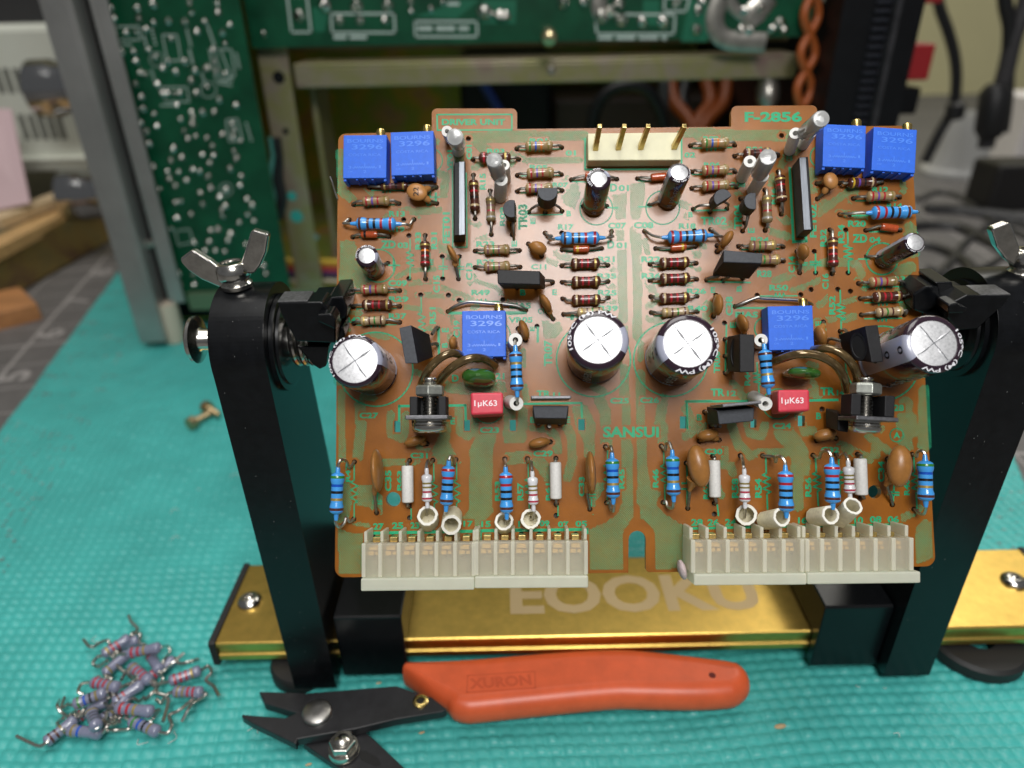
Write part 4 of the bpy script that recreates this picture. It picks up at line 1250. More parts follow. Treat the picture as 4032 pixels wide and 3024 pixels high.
power_transistor('black block transistor at left beside the printed C11', 'E', [(-118, 448), (350, 462), (352, 612), (-112, 600)], 1.15, [(-60, 520), (405, 525), (405, 660), (-60, 655)], .3, [(485, 588), (300, 640), (100, 640)], mats=[BLACKPL, BLACKPL])
o = power_transistor('large grey block transistor below the printed TR02', 'C', [(330, 1290), (672, 1322), (664, 1410), (328, 1400)], 1.1, [(240, 1470), (555, 1500), (550, 1548), (232, 1520)], .28, [(183, 1553), (325, 1560), (495, 1540)])
power_transistor('black block transistor tilted beside the upper left large capacitor', 'D', [(748, 1080), (880, 1048), (955, 1470), (815, 1470)], 1.1, [(985, 1190), (1085, 1150), (1125, 1400), (1010, 1430)], .35, [(1172, 1262), (1172, 1085)])
o = power_transistor('black drilled transistor left of the right middle trimmer', 'F', [(470, 808), (600, 812), (602, 1140), (472, 1142)], 1.05, [(362, 830), (470, 830), (475, 1130), (362, 1135)], .3, [(343, 855), (343, 1000), (345, 1145)], mats=[BLACKPL, BLACKPL])
A_, B_, C_, D_ = [PB('F', *p) for p in ((372, 830), (470, 815), (472, 1140), (366, 1130))]


def face_hole(parent, z, c, h, ru, rv, n):
    """dark bored hole with a rim, on a slanted face: c, h centre; ru, rv half axes; n outward"""
    C = PB(z, *c, h)
    vs = []
    k = 24
    for rad, dz in ((1.0, .012), (.82, .012), (.78, -.0)):
        for i in range(k):
            q = 2 * math.pi * i / k
            vs.append(C + ru * (rad * math.cos(q)) + rv * (rad * math.sin(q)) + n * dz)
    fs = [(j * k + i, j * k + (i + 1) % k, (j + 1) * k + (i + 1) % k, (j + 1) * k + i) for j in range(2) for i in range(k)]
    mb = MB().add(vs, fs, 0, True).add(vs[2 * k:], [tuple(range(k))], 1)
    mb.build('bore', [BLACKPL, mat('bore_dark', (.004, .004, .004), .7)], parent)


face_hole(o, 'F', (430, 975), .72, Vector((.06, 0, .15)), Vector((0, .33, 0)), Vector((-.9, 0, .45)))
o = power_transistor('black drilled transistor beside the right large capacitor', 'N', [(1600, 262), (1762, 248), (1832, 712), (1684, 722)], 1.25, [(1262, 375), (1400, 340), (1455, 700), (1345, 660)], .4, [(1290, 330), (1130, 440)], mats=[BLACKPL, BLACKPL])
face_hole(o, 'N', (1520, 520), 1.02, Vector((.10, .01, .16)), Vector((-.04, .30, 0)), Vector((-.85, 0, .5)))


def flat_module(label, z, top, ht, bot, hb, strip_, sm):
    b, tq = pbox(z, top, ht, bot, hb)
    o = MB().hexa(b, tq).build('flat_module', BLACKPL, board, bevel=.012, label=label)
    s = [PB(z, *p, ht + .004) for p in strip_][::-1]
    MB().hexa([p - Vector((0, 0, .03)) for p in s], [p + Vector((0, 0, .008)) for p in s]).build('metal_top_strip', sm, o, bevel=.008)


STRIPM = mat('brushed_metal_strip', (0.20, 0.215, 0.24), .42, .8, noise=(30, .2), stretch=(1, .08, 1))
flat_module('long flat black module with metal strip at left beside the printed FET01', 'A', [(1352, 660), (1474, 650), (1476, 1448), (1350, 1458)], .75, [(1340, 745), (1468, 735), (1472, 1525), (1342, 1535)], .06, [(1402, 656), (1462, 652), (1468, 1448), (1402, 1456)], STRIPM)
flat_module('long flat black module with metal strip at right beside the printed FET02', 'C', [(985, 486), (1066, 480), (1112, 1118), (1026, 1122)], .8, [(925, 565), (1005, 560), (1050, 1180), (960, 1188)], .06, [(990, 488), (1046, 484), (1090, 1116), (1030, 1118)], STRIPM)


def sleeve(label, z, base, hb, top, ht, ro, ri, m, name='ceramic_sleeve', wob=0.0, parent=None):
    P0, P1 = PB(z, *base, hb), PB(z, *top, ht)
    a, b = sz(z, ro, ht), sz(z, ri, ht)
    mm = [m, WOVENCUT if wob else m]
    mb = MB().lathe(P0, P1, [(0, a), (.3, a), (.7, a), (.97, a), (1, a * .97), (1, b * 1.04), (.97, b), (.5, b), (.1, b), (.1, b * .05)], 26, lambda i, q: 1 if i in (3, 4, 5) else 0, wob=wob, caps=False)
    return mb.build(name, mm, parent or board, (P0 + P1) / 2, label=label)


def clear_tube(label, z, base, hb, top, ht, r, sleeves):
    P0, P1 = PB(z, *base, hb), PB(z, *top, ht)
    rr = sz(z, r, ht)
    o = MB().lathe(P0, P1, [(0, rr * .8), (.04, rr), (.93, rr), (.97, rr * .97), (1, rr * .90), (1.0, rr * .55), (1.004, rr * .5), (1.004, .02)], 30).build('clear_tube', GLASS, board, label=label)
    MB().lathe(P0.lerp(P1, .08), P0.lerp(P1, .86), [(0, rr * .5), (.1, rr * .72), (.9, rr * .72), (1, rr * .4)], 20).build('inner_core', mat('silver_core', (.33, .33, .34), .35, .6, noise=(14, .3)), o)
    t = MB()
    x, y, zz = frame_from(P1 - P0)
    vs, fs = glyphs('OHM 1A', .02)
    t.add([P0.lerp(P1, .18 + .62 * a_) + (x * math.cos(R(200 + 40 * b_)) + y * math.sin(R(200 + 40 * b_))) * (rr + .003) for a_, b_ in vs], fs)
    t.build('printed_mark', BLACKPL, o)
    for sl in sleeves:
        sleeve('white insulating sleeve under a clear tube', z, *sl, WHITECER, parent=board)


clear_tube('clear capped tube standing below the printed DRIVER UNIT', 'A', (1385, 450), .7, (1357, 385), 1.35, 96, [((1310, 410), .03, (1272, 322), .7, 62, 24), ((1395, 540), .03, (1400, 465), .7, 70, 26)])
clear_tube('clear capped tube standing right of the left flat module', 'A', (1835, 800), .85, (1782, 632), 1.6, 92, [((1910, 850), .03, (1895, 690), .9, 62, 24), ((1850, 1040), .03, (1862, 850), .9, 74, 30)])
clear_tube('clear capped tube left of the right flat module', 'C', (640, 630), .85, (718, 480), 1.75, 78, [((490, 660), .03, (560, 520), .9, 56, 22), ((585, 780), .03, (670, 645), .9, 56, 22)])
clear_tube('tallest clear capped tube over the printed F-2856', 'C', (1040, 275), 1.0, (1182, 148), 2.0, 76, [((905, 425), .03, (955, 275), 1.0, 52, 22), ((1020, 375), .03, (1090, 265), 1.0, 52, 22)])
sleeve('round white ceramic sleeve above the left vertical blue resistor', 'M', (1745, 400), .03, (1768, 325), .95, 102, 40, WHITECER)
sleeve('round white ceramic sleeve below the left vertical blue resistor', 'M', (1690, 1225), .03, (1783, 1248), .95, 104, 42, WHITECER)
sleeve('round white ceramic sleeve above the right vertical blue resistor', 'N', (280, 480), .03, (305, 440), .95, 80, 34, WHITECER)
sleeve('leaning white ceramic sleeve left of the right red capacitor', 'N', (215, 1150), .03, (360, 1235), 1.05, 86, 36, WHITECER)
resistor('blue vertical resistor between white sleeves right of the left middle trimmer', 'M', (1770, 490), (1792, 1072), 98, 'blue', 'nGkkn', None, None, h=1.05, ex1=[(1765, 400, 1.0), (1762, 325, .9), (1760, 325, .5)], ex2=[(1800, 1180, 1.0), (1790, 1245, .9), (1788, 1245, .5)], lm=LEAD, tintlead=True, lr=.034)
resistor('blue vertical resistor between white sleeves left of the right middle trimmer', 'N', (348, 560), (396, 1042), 84, 'blue', 'nkkGn', None, None, h=1.1, ex1=[(338, 480, 1.0), (318, 420, .9), (312, 430, .5)], ex2=[(405, 1120, 1.0), (395, 1180, .95), (370, 1220, .6)], lm=LEAD, tintlead=True, lr=.034)
for lab, z, b0, t0, h1, ro in (('upright cream woven sleeve above the printed 23', 'J', (1212, 840), (1198, 772), .55, 112), ('leaning cream woven sleeve left of the printed 17', 'J', (1468, 770), (1456, 878), .75, 110),
                              ('upright cream woven sleeve right of the printed 15', 'J', (2035, 880), (2030, 832), .5, 102), ('upright cream woven sleeve left of the printed 09', 'K', (385, 820), (385, 808), .45, 110),
                              ('upright cream woven sleeve below the printed R58', 'I', (527, 1170), (527, 1165), .45, 90), ('lying cream woven sleeve left of the printed 16', 'I', (690, 1215), (838, 1185), .8, 82),
                              ('lying cream woven sleeve under the R56 resistor', 'I', (1120, 1185), (1264, 1165), .8, 82), ('tilted cream woven sleeve above the printed 10', 'I', (1340, 1205), (1458, 1086), .85, 80)):
    zp = (t0[0] - b0[0]) ** 2 + (t0[1] - b0[1]) ** 2
    sleeve(lab, z, b0, .2 if zp > 12000 else .03, t0, h1, ro, ro * .70, WOVEN, 'woven_sleeve', .05)

# film capacitors
def film_green(label, z, c, h, ang, la, wa, dep, base, hb):
    C = PB(z, *c, h)
    u = Vector((math.cos(R(ang)), -math.sin(R(ang)), 0))
    v = Vector((-u.y, u.x, 0))
    B0 = PB(z, *base, hb)
    w = (C - B0).normalized()
    mb = MB()
    rings = []
    k = 26
    n = 9
    L = (C - B0)
    vs = []
    for j in range(n + 1):
        t_ = j / n
        s_ = math.sqrt(max(0, 1 - (max(0, t_ - .72) / .28) ** 2 * .98)) if t_ > .72 else 1
        s_ *= .86 + .14 * min(1, t_ * 3)
        for i in range(k):
            q = 2 * math.pi * i / k
            cx, cy = math.cos(q), math.sin(q)
            vs.append(B0 + L * t_ * 1.06 + u * (math.copysign(abs(cx) ** .8, cx) * sz(z, la, h) * s_) + v * (math.copysign(abs(cy) ** .9, cy) * sz(z, wa, h) * s_))
    fs = [(j * k + i, j * k + (i + 1) % k, (j + 1) * k + (i + 1) % k, (j + 1) * k + i) for j in range(n) for i in range(k)]
    mb.add(vs, fs, 0, True)
    mb.add(vs[-k:], [tuple(range(k))], 0, True)
    mb.build('film_capacitor', GREENCAP, board, label=label)


film_green('glossy green dipped capacitor above the left red block', 'M', (1228, 835), .95, 4, 255, 118, .2, (1250, 930), .05)
film_green('glossy green dipped capacitor above the right red block', 'N', (880, 835), .95, 4, 205, 76, .2, (740, 880), .05)


def red_block(label, z, top, ht, bot):
    b, tq = pbox(z, top, ht, bot, .12)
    o = MB().hexa(b, tq).build('box_capacitor', REDBOX, board, bevel=.05, segs=3, label=label)
    tl, tr_, br_, bl_ = [PB(z, *p, ht + .004) for p in top]
    t = MB()
    e1, e2 = tr_ - tl, bl_ - tl
    put_text(t, '1µK63', tl + e1 * .11 + e2 * .66, e1 * .70, e2 * -.32, bold=.015)
    t.build('printed_value', mat('pink_white_print', (.85, .72, .74), .4), o)


red_block('red box capacitor marked 1uK63 below the left green capacitor', 'M', [(1115, 1092), (1588, 1087), (1592, 1398), (1122, 1420)], .95, [(1130, 1130), (1590, 1125), (1590, 1440), (1135, 1460)])
red_block('red box capacitor marked 1uK63 below the right green capacitor', 'N', [(512, 1058), (908, 1055), (912, 1320), (518, 1342)], .95, [(425, 1085), (815, 1082), (818, 1345), (430, 1365)])

# varnished tubes
for lab, z, pts, r in (('left curved brown tube at the left middle trimmer', 'M', [(395, 1010, .12), (420, 930, .5), (520, 740, .85), (690, 580, .95), (830, 520, .9), (930, 530, .75), (985, 565, .4)], 62),
                       ('right curved brown tube crossing below the left middle trimmer', 'M', [(640, 1000, .12), (680, 900, .55), (830, 740, .9), (1010, 630, 1.0), (1180, 585, .95), (1340, 610, .7), (1470, 700, .3)], 64),
                       ('outer curved brown tube below the right middle trimmer', 'N', [(960, 560, .5), (1050, 545, .8), (1190, 555, .95), (1330, 625, 1.0), (1440, 745, .95), (1500, 900, .7), (1480, 1010, .3)], 52),
                       ('inner curved brown tube below the right middle trimmer', 'N', [(430, 720, .3), (560, 670, .7), (750, 615, .95), (930, 615, 1.0), (1100, 665, 1.0), (1250, 770, .9), (1340, 920, .7), (1365, 1060, .3)], 54)):
    MB().tube(spline([PB(z, *p) for p in pts], 7), sz(z, r, .9), 16).build('varnished_tube', BRONZE, board, label=lab)


# screw clamps with their power transistors
def clamp(label, z, top, bot, h, nut, posts, plate, headr, headp, tr_r, back):
    """top, bot: ends of the screw (zone pixels) lying along the board, h its height"""
    T, B = PB(z, *top, h), PB(z, *bot, h)
    ax = (B - T)
    L = ax.length
    rt = sz(z, tr_r, h)
    pr = [(0, rt * .6), (.02, rt * .9)]
    k = 12
    for i in range(k):
        pr += [(.03 + .95 * (i + .25) / k, rt), (.03 + .95 * (i + .75) / k, rt * .76)]
    pr.append((1, rt * .84))
    o = MB().lathe(T, B, pr, 22).build('clamp_screw', STEEL, board, label=label)
    u = ax.normalized()
    s = Vector((-u.y, u.x, 0)).normalized()
    if s.x < 0:
        s = -s
    nrm = Vector((0, 0, 1))
    # nut
    n0, n1, nr = nut
    q0, q1 = T + ax * n0, T + ax * n1
    rr = sz(z, nr, h)
    vs = []
    for P, f in ((q0, .86), (q0 + u * .04, 1), (q1 - u * .04, 1), (q1, .86)):
        for i in range(6):
            a = R(60 * i + 30)
            vs.append(P + (s * math.cos(a) + nrm * math.sin(a)) * rr * f)
    fs = [(j * 6 + i, (j + 1) * 6 + i, (j + 1) * 6 + (i + 1) % 6, j * 6 + (i + 1) % 6) for j in range(3) for i in range(6)] + [(0, 1, 2, 3, 4, 5), (23, 22, 21, 20, 19, 18)]
    MB().add(vs, fs).build('nut', mat('zinc_nut', (.50, .52, .47), .38, .9, noise=(7, .25), bump=(20, .1, .005)), o, bevel=.01)
    # insulated tab posts on each side of the screw, and the back of the clip
    p0, p1, off, w, dp = posts
    for sg in (-1, 1):
        c = T + ax * ((p0 + p1) / 2) + s * sg * sz(z, off, h)
        Mx_ = Matrix.Translation(c) @ Matrix((s, u, s.cross(u))).transposed().to_4x4()
        hl = (p1 - p0) * L / 2
        ww = sz(z, w, h)
        MB().box((-ww, -hl, -.34), (ww, hl, .16), 0, Mx_).build('clip_post', BLACKPL, o, bevel=.02)
    c = T + ax * ((p0 + p1) / 2) - nrm * .30
    Mx_ = Matrix.Translation(c) @ Matrix((s, u, s.cross(u))).transposed().to_4x4()
    MB().box((-sz(z, off * .8, h), -hl * .98, -.12), (sz(z, off * .8, h), hl * .98, .10), 0, Mx_).build('clip_back', mat('bore_dark', (.004, .004, .004), .7), o)
    # plate (the transistor tab) and screw head with washers
    a, wv = plate
    c = T + ax * a
    Mx_ = Matrix.Translation(c) @ Matrix((s, u, s.cross(u))).transposed().to_4x4()
    MB().box((-sz(z, wv, h), -.045, -.55), (sz(z, wv, h), .045, .32), 0, Mx_).build('transistor_tab', DARKMET, o, bevel=.02)
    hd, hr = headp, sz(z, headr, h)
    H0, H1 = T + ax * hd[0], T + ax * hd[1]
    MB().lathe(H0, H1, [(0, hr * .8), (.02, hr * .92), (.16, hr * .92), (.2, hr * .86), (.28, hr * .98), (.40, hr * .98), (.45, hr * .9), (.5, hr), (.72, hr * .99), (.9, hr * .86), (1.0, hr * .6), (1.0, hr * .2)], 30).build('screw_head', STEEL, o)
    b_, t_ = pbox(*back)
    bo = MB().hexa(b_, t_).build('power_transistor', BLACKPL, board, bevel=.025, label=label.replace('screw clamp', 'transistor held by the screw clamp'))


clamp('screw clamp with a steel nut left of the left red block', 'M', (528, 868), (528, 1520), 1.25, (.18, .43, 222), (.44, .86, 205, 56, .2), (.90, 300), 255, (.93, 1.24), 108, ('M', [(260, 1500), (760, 1490), (745, 1640), (275, 1650)], .95, [(260, 1470), (760, 1460), (745, 1620), (275, 1630)], .12))
clamp('screw clamp with a steel nut right of the right red block', 'N', (1612, 900), (1596, 1445), 1.3, (.14, .42, 180), (.42, .90, 200, 60, .2), (.96, 250), 188, (1.0, 1.28), 88, ('N', [(1262, 1345), (1400, 1440), (1390, 1590), (1262, 1570)], .95, [(1105, 1285), (1262, 1310), (1262, 1560), (1110, 1520)], .2))
hole('F', 1188, 1462)


def tab_transistor(label, z, tab, tabh, neck, face, facebot, fh, fb, hb_, legs):
    b, tq = pbox(z, face, fh, facebot, fb)
    o = MB().hexa(b, tq, [0, 1, 0, 0, 0, 0]).build('power_transistor', [BLACKPL, GREYEP], board, bevel=.02, label=label)
    tt = [PB(z, *p, tabh) for p in tab][::-1]
    MB().hexa([p - Vector((0, 0, 1.0)) for p in tt], tt).build('mounting_tab', DARKMET, o, bevel=.02)
    for hx, hy in legs:
        H = PB(z, hx, hy)
        MB().tube([Vector((H.x, H.y, fb + .1)), Vector((H.x, H.y, -.1))], .04, 6).build('leg', OLDLEAD, o)
        hole(z, hx, hy)


tab_transistor('black tabbed transistor right of the left red block', 'H', [(248, 300), (690, 298), (688, 335), (250, 338)], 1.55, None, [(268, 405), (662, 408), (640, 548), (288, 545)], [(265, 500), (655, 500), (640, 615), (290, 612)], 1.15, .3, 0, [(445, 632), (330, 600), (560, 600)])
tab_transistor('black tabbed transistor leaning left of the leaning white sleeve', 'I', [(318, 200), (660, 170), (662, 198), (320, 232)], 1.5, None, [(272, 258), (598, 232), (592, 350), (290, 380)], [(180, 225), (500, 200), (500, 345), (188, 380)], 1.15, .3, 0, [(165, 270), (220, 390), (260, 395)])

# pin header
hq = [(868, 345), (1882, 333), (1888, 636), (873, 641)]
b, tq = pbox('B', hq, .42, hq, .02)
b = [PB('B', *p, .42) for p in hq][::-1]
b = [Vector((p.x, p.y, .02)) for p in b]
hdr = MB().hexa(b, tq).build('pin_header', NYLON, board, bevel=.02, label='ivory four-pin header at the top centre')
for (x0, y0), (x1, y1) in (((950, 520), (1000, 262)), ((1197, 515), (1270, 262)), ((1440, 512), (1530, 262)), ((1802, 508), (1925, 262))):
    P0, P1 = PB('B', x0, y0, .38), PB('B', x1, y1, 1.15)
    z_ = (P1 - P0).normalized()
    x_ = Vector((1, 0, 0))
    x_ = (x_ - z_ * x_.dot(z_)).normalized()
    y_ = z_.cross(x_)
    w = .062
    bq = [P0 + x_ * a * w + y_ * c * w for a, c in ((-1, -1), (1, -1), (1, 1), (-1, 1))]
    tq2 = [P1 + x_ * a * w * .8 + y_ * c * w * .8 for a, c in ((-1, -1), (1, -1), (1, 1), (-1, 1))]
    MB().hexa(bq, tq2).build('pin', GOLDPIN, hdr, bevel=.012)


# edge connectors
def connector(label, z, walls, ytop, yslot, ylip, ybot, wallw, lipx, skew=0.0):
    """walls: x of the ridge centres on the front face; y measured on the front face, image downwards"""
    hf = .92
    yt = lambda x: skew * (x - walls[0])
    P = lambda x, y, h_: PB(z, x, y + yt(x), h_)
    x0, x1 = walls[0], walls[-1]

    def slab(mb, xa, xb, ya, yb, ha, hb_):
        q = [P(xa, yb, hf), P(xb, yb, hf), P(xb, ya, hf), P(xa, ya, hf)]
        mb.hexa([Vector((p.x, p.y, ha)) for p in q], [Vector((p.x, p.y, hb_)) for p in q])
        return mb
    mb = slab(MB(), x0, x1, yslot, ylip, .66, .87)
    o = mb.build('edge_connector', CONNP, board, bevel=.015, label=label)
    slab(MB(), x0, x1, yslot + (ylip - yslot) * .15, ybot, .05, .30).build('connector_back', CONN, o, bevel=.015)
    q = MB()
    slab(q, lipx[0], lipx[1], ylip, ybot, .32, .98)
    q.build('connector_lip', CONN, o, bevel=.03)
    for x in walls:
        w = MB()
        xa, xb = x - wallw / 2, x + wallw / 2
        slab(w, xa, xb, yslot - 2, ylip - 2, .05, .895)
        slab(w, xa + wallw * .1, xb - wallw * .1, ytop, yslot - 2.5, .05, .70)
        w.build('connector_rib', CONN, o, bevel=.02)
    pit = (walls[-1] - walls[0]) / (len(walls) - 1)
    for i in range(len(walls) - 1):
        xc = (walls[i] + walls[i + 1]) / 2
        c = MB()
        slab(c, xc - pit * .22, xc + pit * .22, yslot - pit * .16, yslot + pit * .12, .14, .40)
        c.build('contact', GOLDPIN, o, bevel=.015)
        g = MB()
        slab(g, xc - pit * .27, xc + pit * .22, yslot + pit * .28, yslot + pit * .46, .40, .645)
        slab(g, xc - pit * .32, xc - pit * .02, yslot + pit * .52, yslot + pit * .74, .40, .645)
        slab(g, xc + pit * .06, xc + pit * .26, yslot + pit * .55, yslot + pit * .72, .40, .645)
        g.build('inner_contact', mat('pale_gold_contact', (.85, .62, .28), .4, .6), o)
        h0 = P(xc, yslot - pit * .30, .10)
    return o


connector('milky six-way connector at the lower left end', 'J', [497, 677, 880, 1085, 1290, 1495, 1697], 965, 1085, 1455, 1592, 44, (478, 1710), -.012)
connector('milky six-way connector second from the left', 'K', [-205, 2, 190, 390, 592, 792, 990], 942, 1062, 1432, 1562, 44, (-222, 1010), -.006)
connector('milky six-way connector second from the right', 'L', [263, 392, 538, 687, 832, 982, 1130], 368, 460, 722, 812, 36, (262, 1152), -.008)
connector('milky six-way connector at the lower right end', 'L', [1170, 1288, 1432, 1570, 1712, 1855, 1996], 360, 452, 712, 802, 36, (1156, 2050), -.012)
for i in range(6):
    x = 590 + i * 203
    hole('J', x + 25, 1010 - i * 2, 26)
for x in (92, 290, 487, 688, 880):
    hole('K', x - 5, 978, 26)
for z, x, y in (('A', 1505, 403), ('A', 800, 1285), ('A', 857, 1458), ('B', 585, 1430), ('D', 857, 545), ('D', 1220, 305), ('D', 1225, 545), ('D', 985, 722), ('D', 1287, 725), ('D', 1405, 780), ('D', 1880, 772), ('D', 1175, 1078), ('C', 835, 295), ('C', 75, 1125), ('C', 215, 1122), ('C', 1395, 1118), ('C', 1120, 1305), ('C', 1132, 1492),
                ('C', 1415, 1492), ('F', 1092, 420), ('F', 1325, 418), ('F', 622, 470), ('F', 1002, 465), ('F', 338, 712), ('F', 1200, 705), ('M', 648, 148), ('M', 2080, 128), ('J', 1003, 800), ('K', 663, 775), ('I', 250, 1160), ('F', 1435, 985 - 550), ('C', 1430, 988), ('E', 2030, 20), ('H', 1063, 850), ('L', 482, 352)):
    hole(z, x, y)

# ------------------------------------------------------------------ the board itself, cut out with its holes
cu = bpy.data.curves.new('board_panel', 'CURVE')
cu.dimensions, cu.fill_mode, cu.extrude = '2D', 'BOTH', 0.08


def spl(pts):
    s = cu.splines.new('POLY')
    s.points.add(len(pts) - 1)
    for p, (x, y) in zip(s.points, pts):
        p.co = (x, y, 0, 1)
    s.use_cyclic_u = True


spl([tuple(PB('P', *p))[:2] for p in out_px])
for z, x, y, a, b_ in RECTS:
    spl([tuple(PB(z, x + i * a, y + j * b_))[:2] for i, j in ((-1, -1), (1, -1), (1, 1), (-1, 1))])
for z, x, y, r in BIG:
    spl([tuple(PB(z, *p))[:2] for p in arc((x, y), r, 0, 345, 23)])
hc = []
for z, x, y, r in HOLES:
    p = PB(z, x, y)
    if any((p.x - q.x) ** 2 + (p.y - q.y) ** 2 < .0130 + .004 for q in hc):
        continue
    rr = .062
    hc.append(p)
    spl([(p.x + rr * math.cos(R(36 * i)), p.y + rr * math.sin(R(36 * i))) for i in range(10)])
tmp = bpy.data.objects.new('board_panel', cu)
COL.objects.link(tmp)
me = bpy.data.meshes.new_from_object(tmp.evaluated_get(bpy.context.evaluated_depsgraph_get()))
bpy.data.objects.remove(tmp)
me.name = 'board_panel'
me.materials.clear()
me.materials.append(PCB)
link('board_panel', me, board, Vector((0, 0, -0.0805)))
pads = MB()
for p in hc:
    pads.lathe(Vector((p.x, p.y, -.20)), Vector((p.x, p.y, -.150)), [(0, .04), (.5, .1), (1, .12)], 8)
pads = pads.build('solder_pads', OLDSOLDER, board)
pads['kind'] = 'stuff'

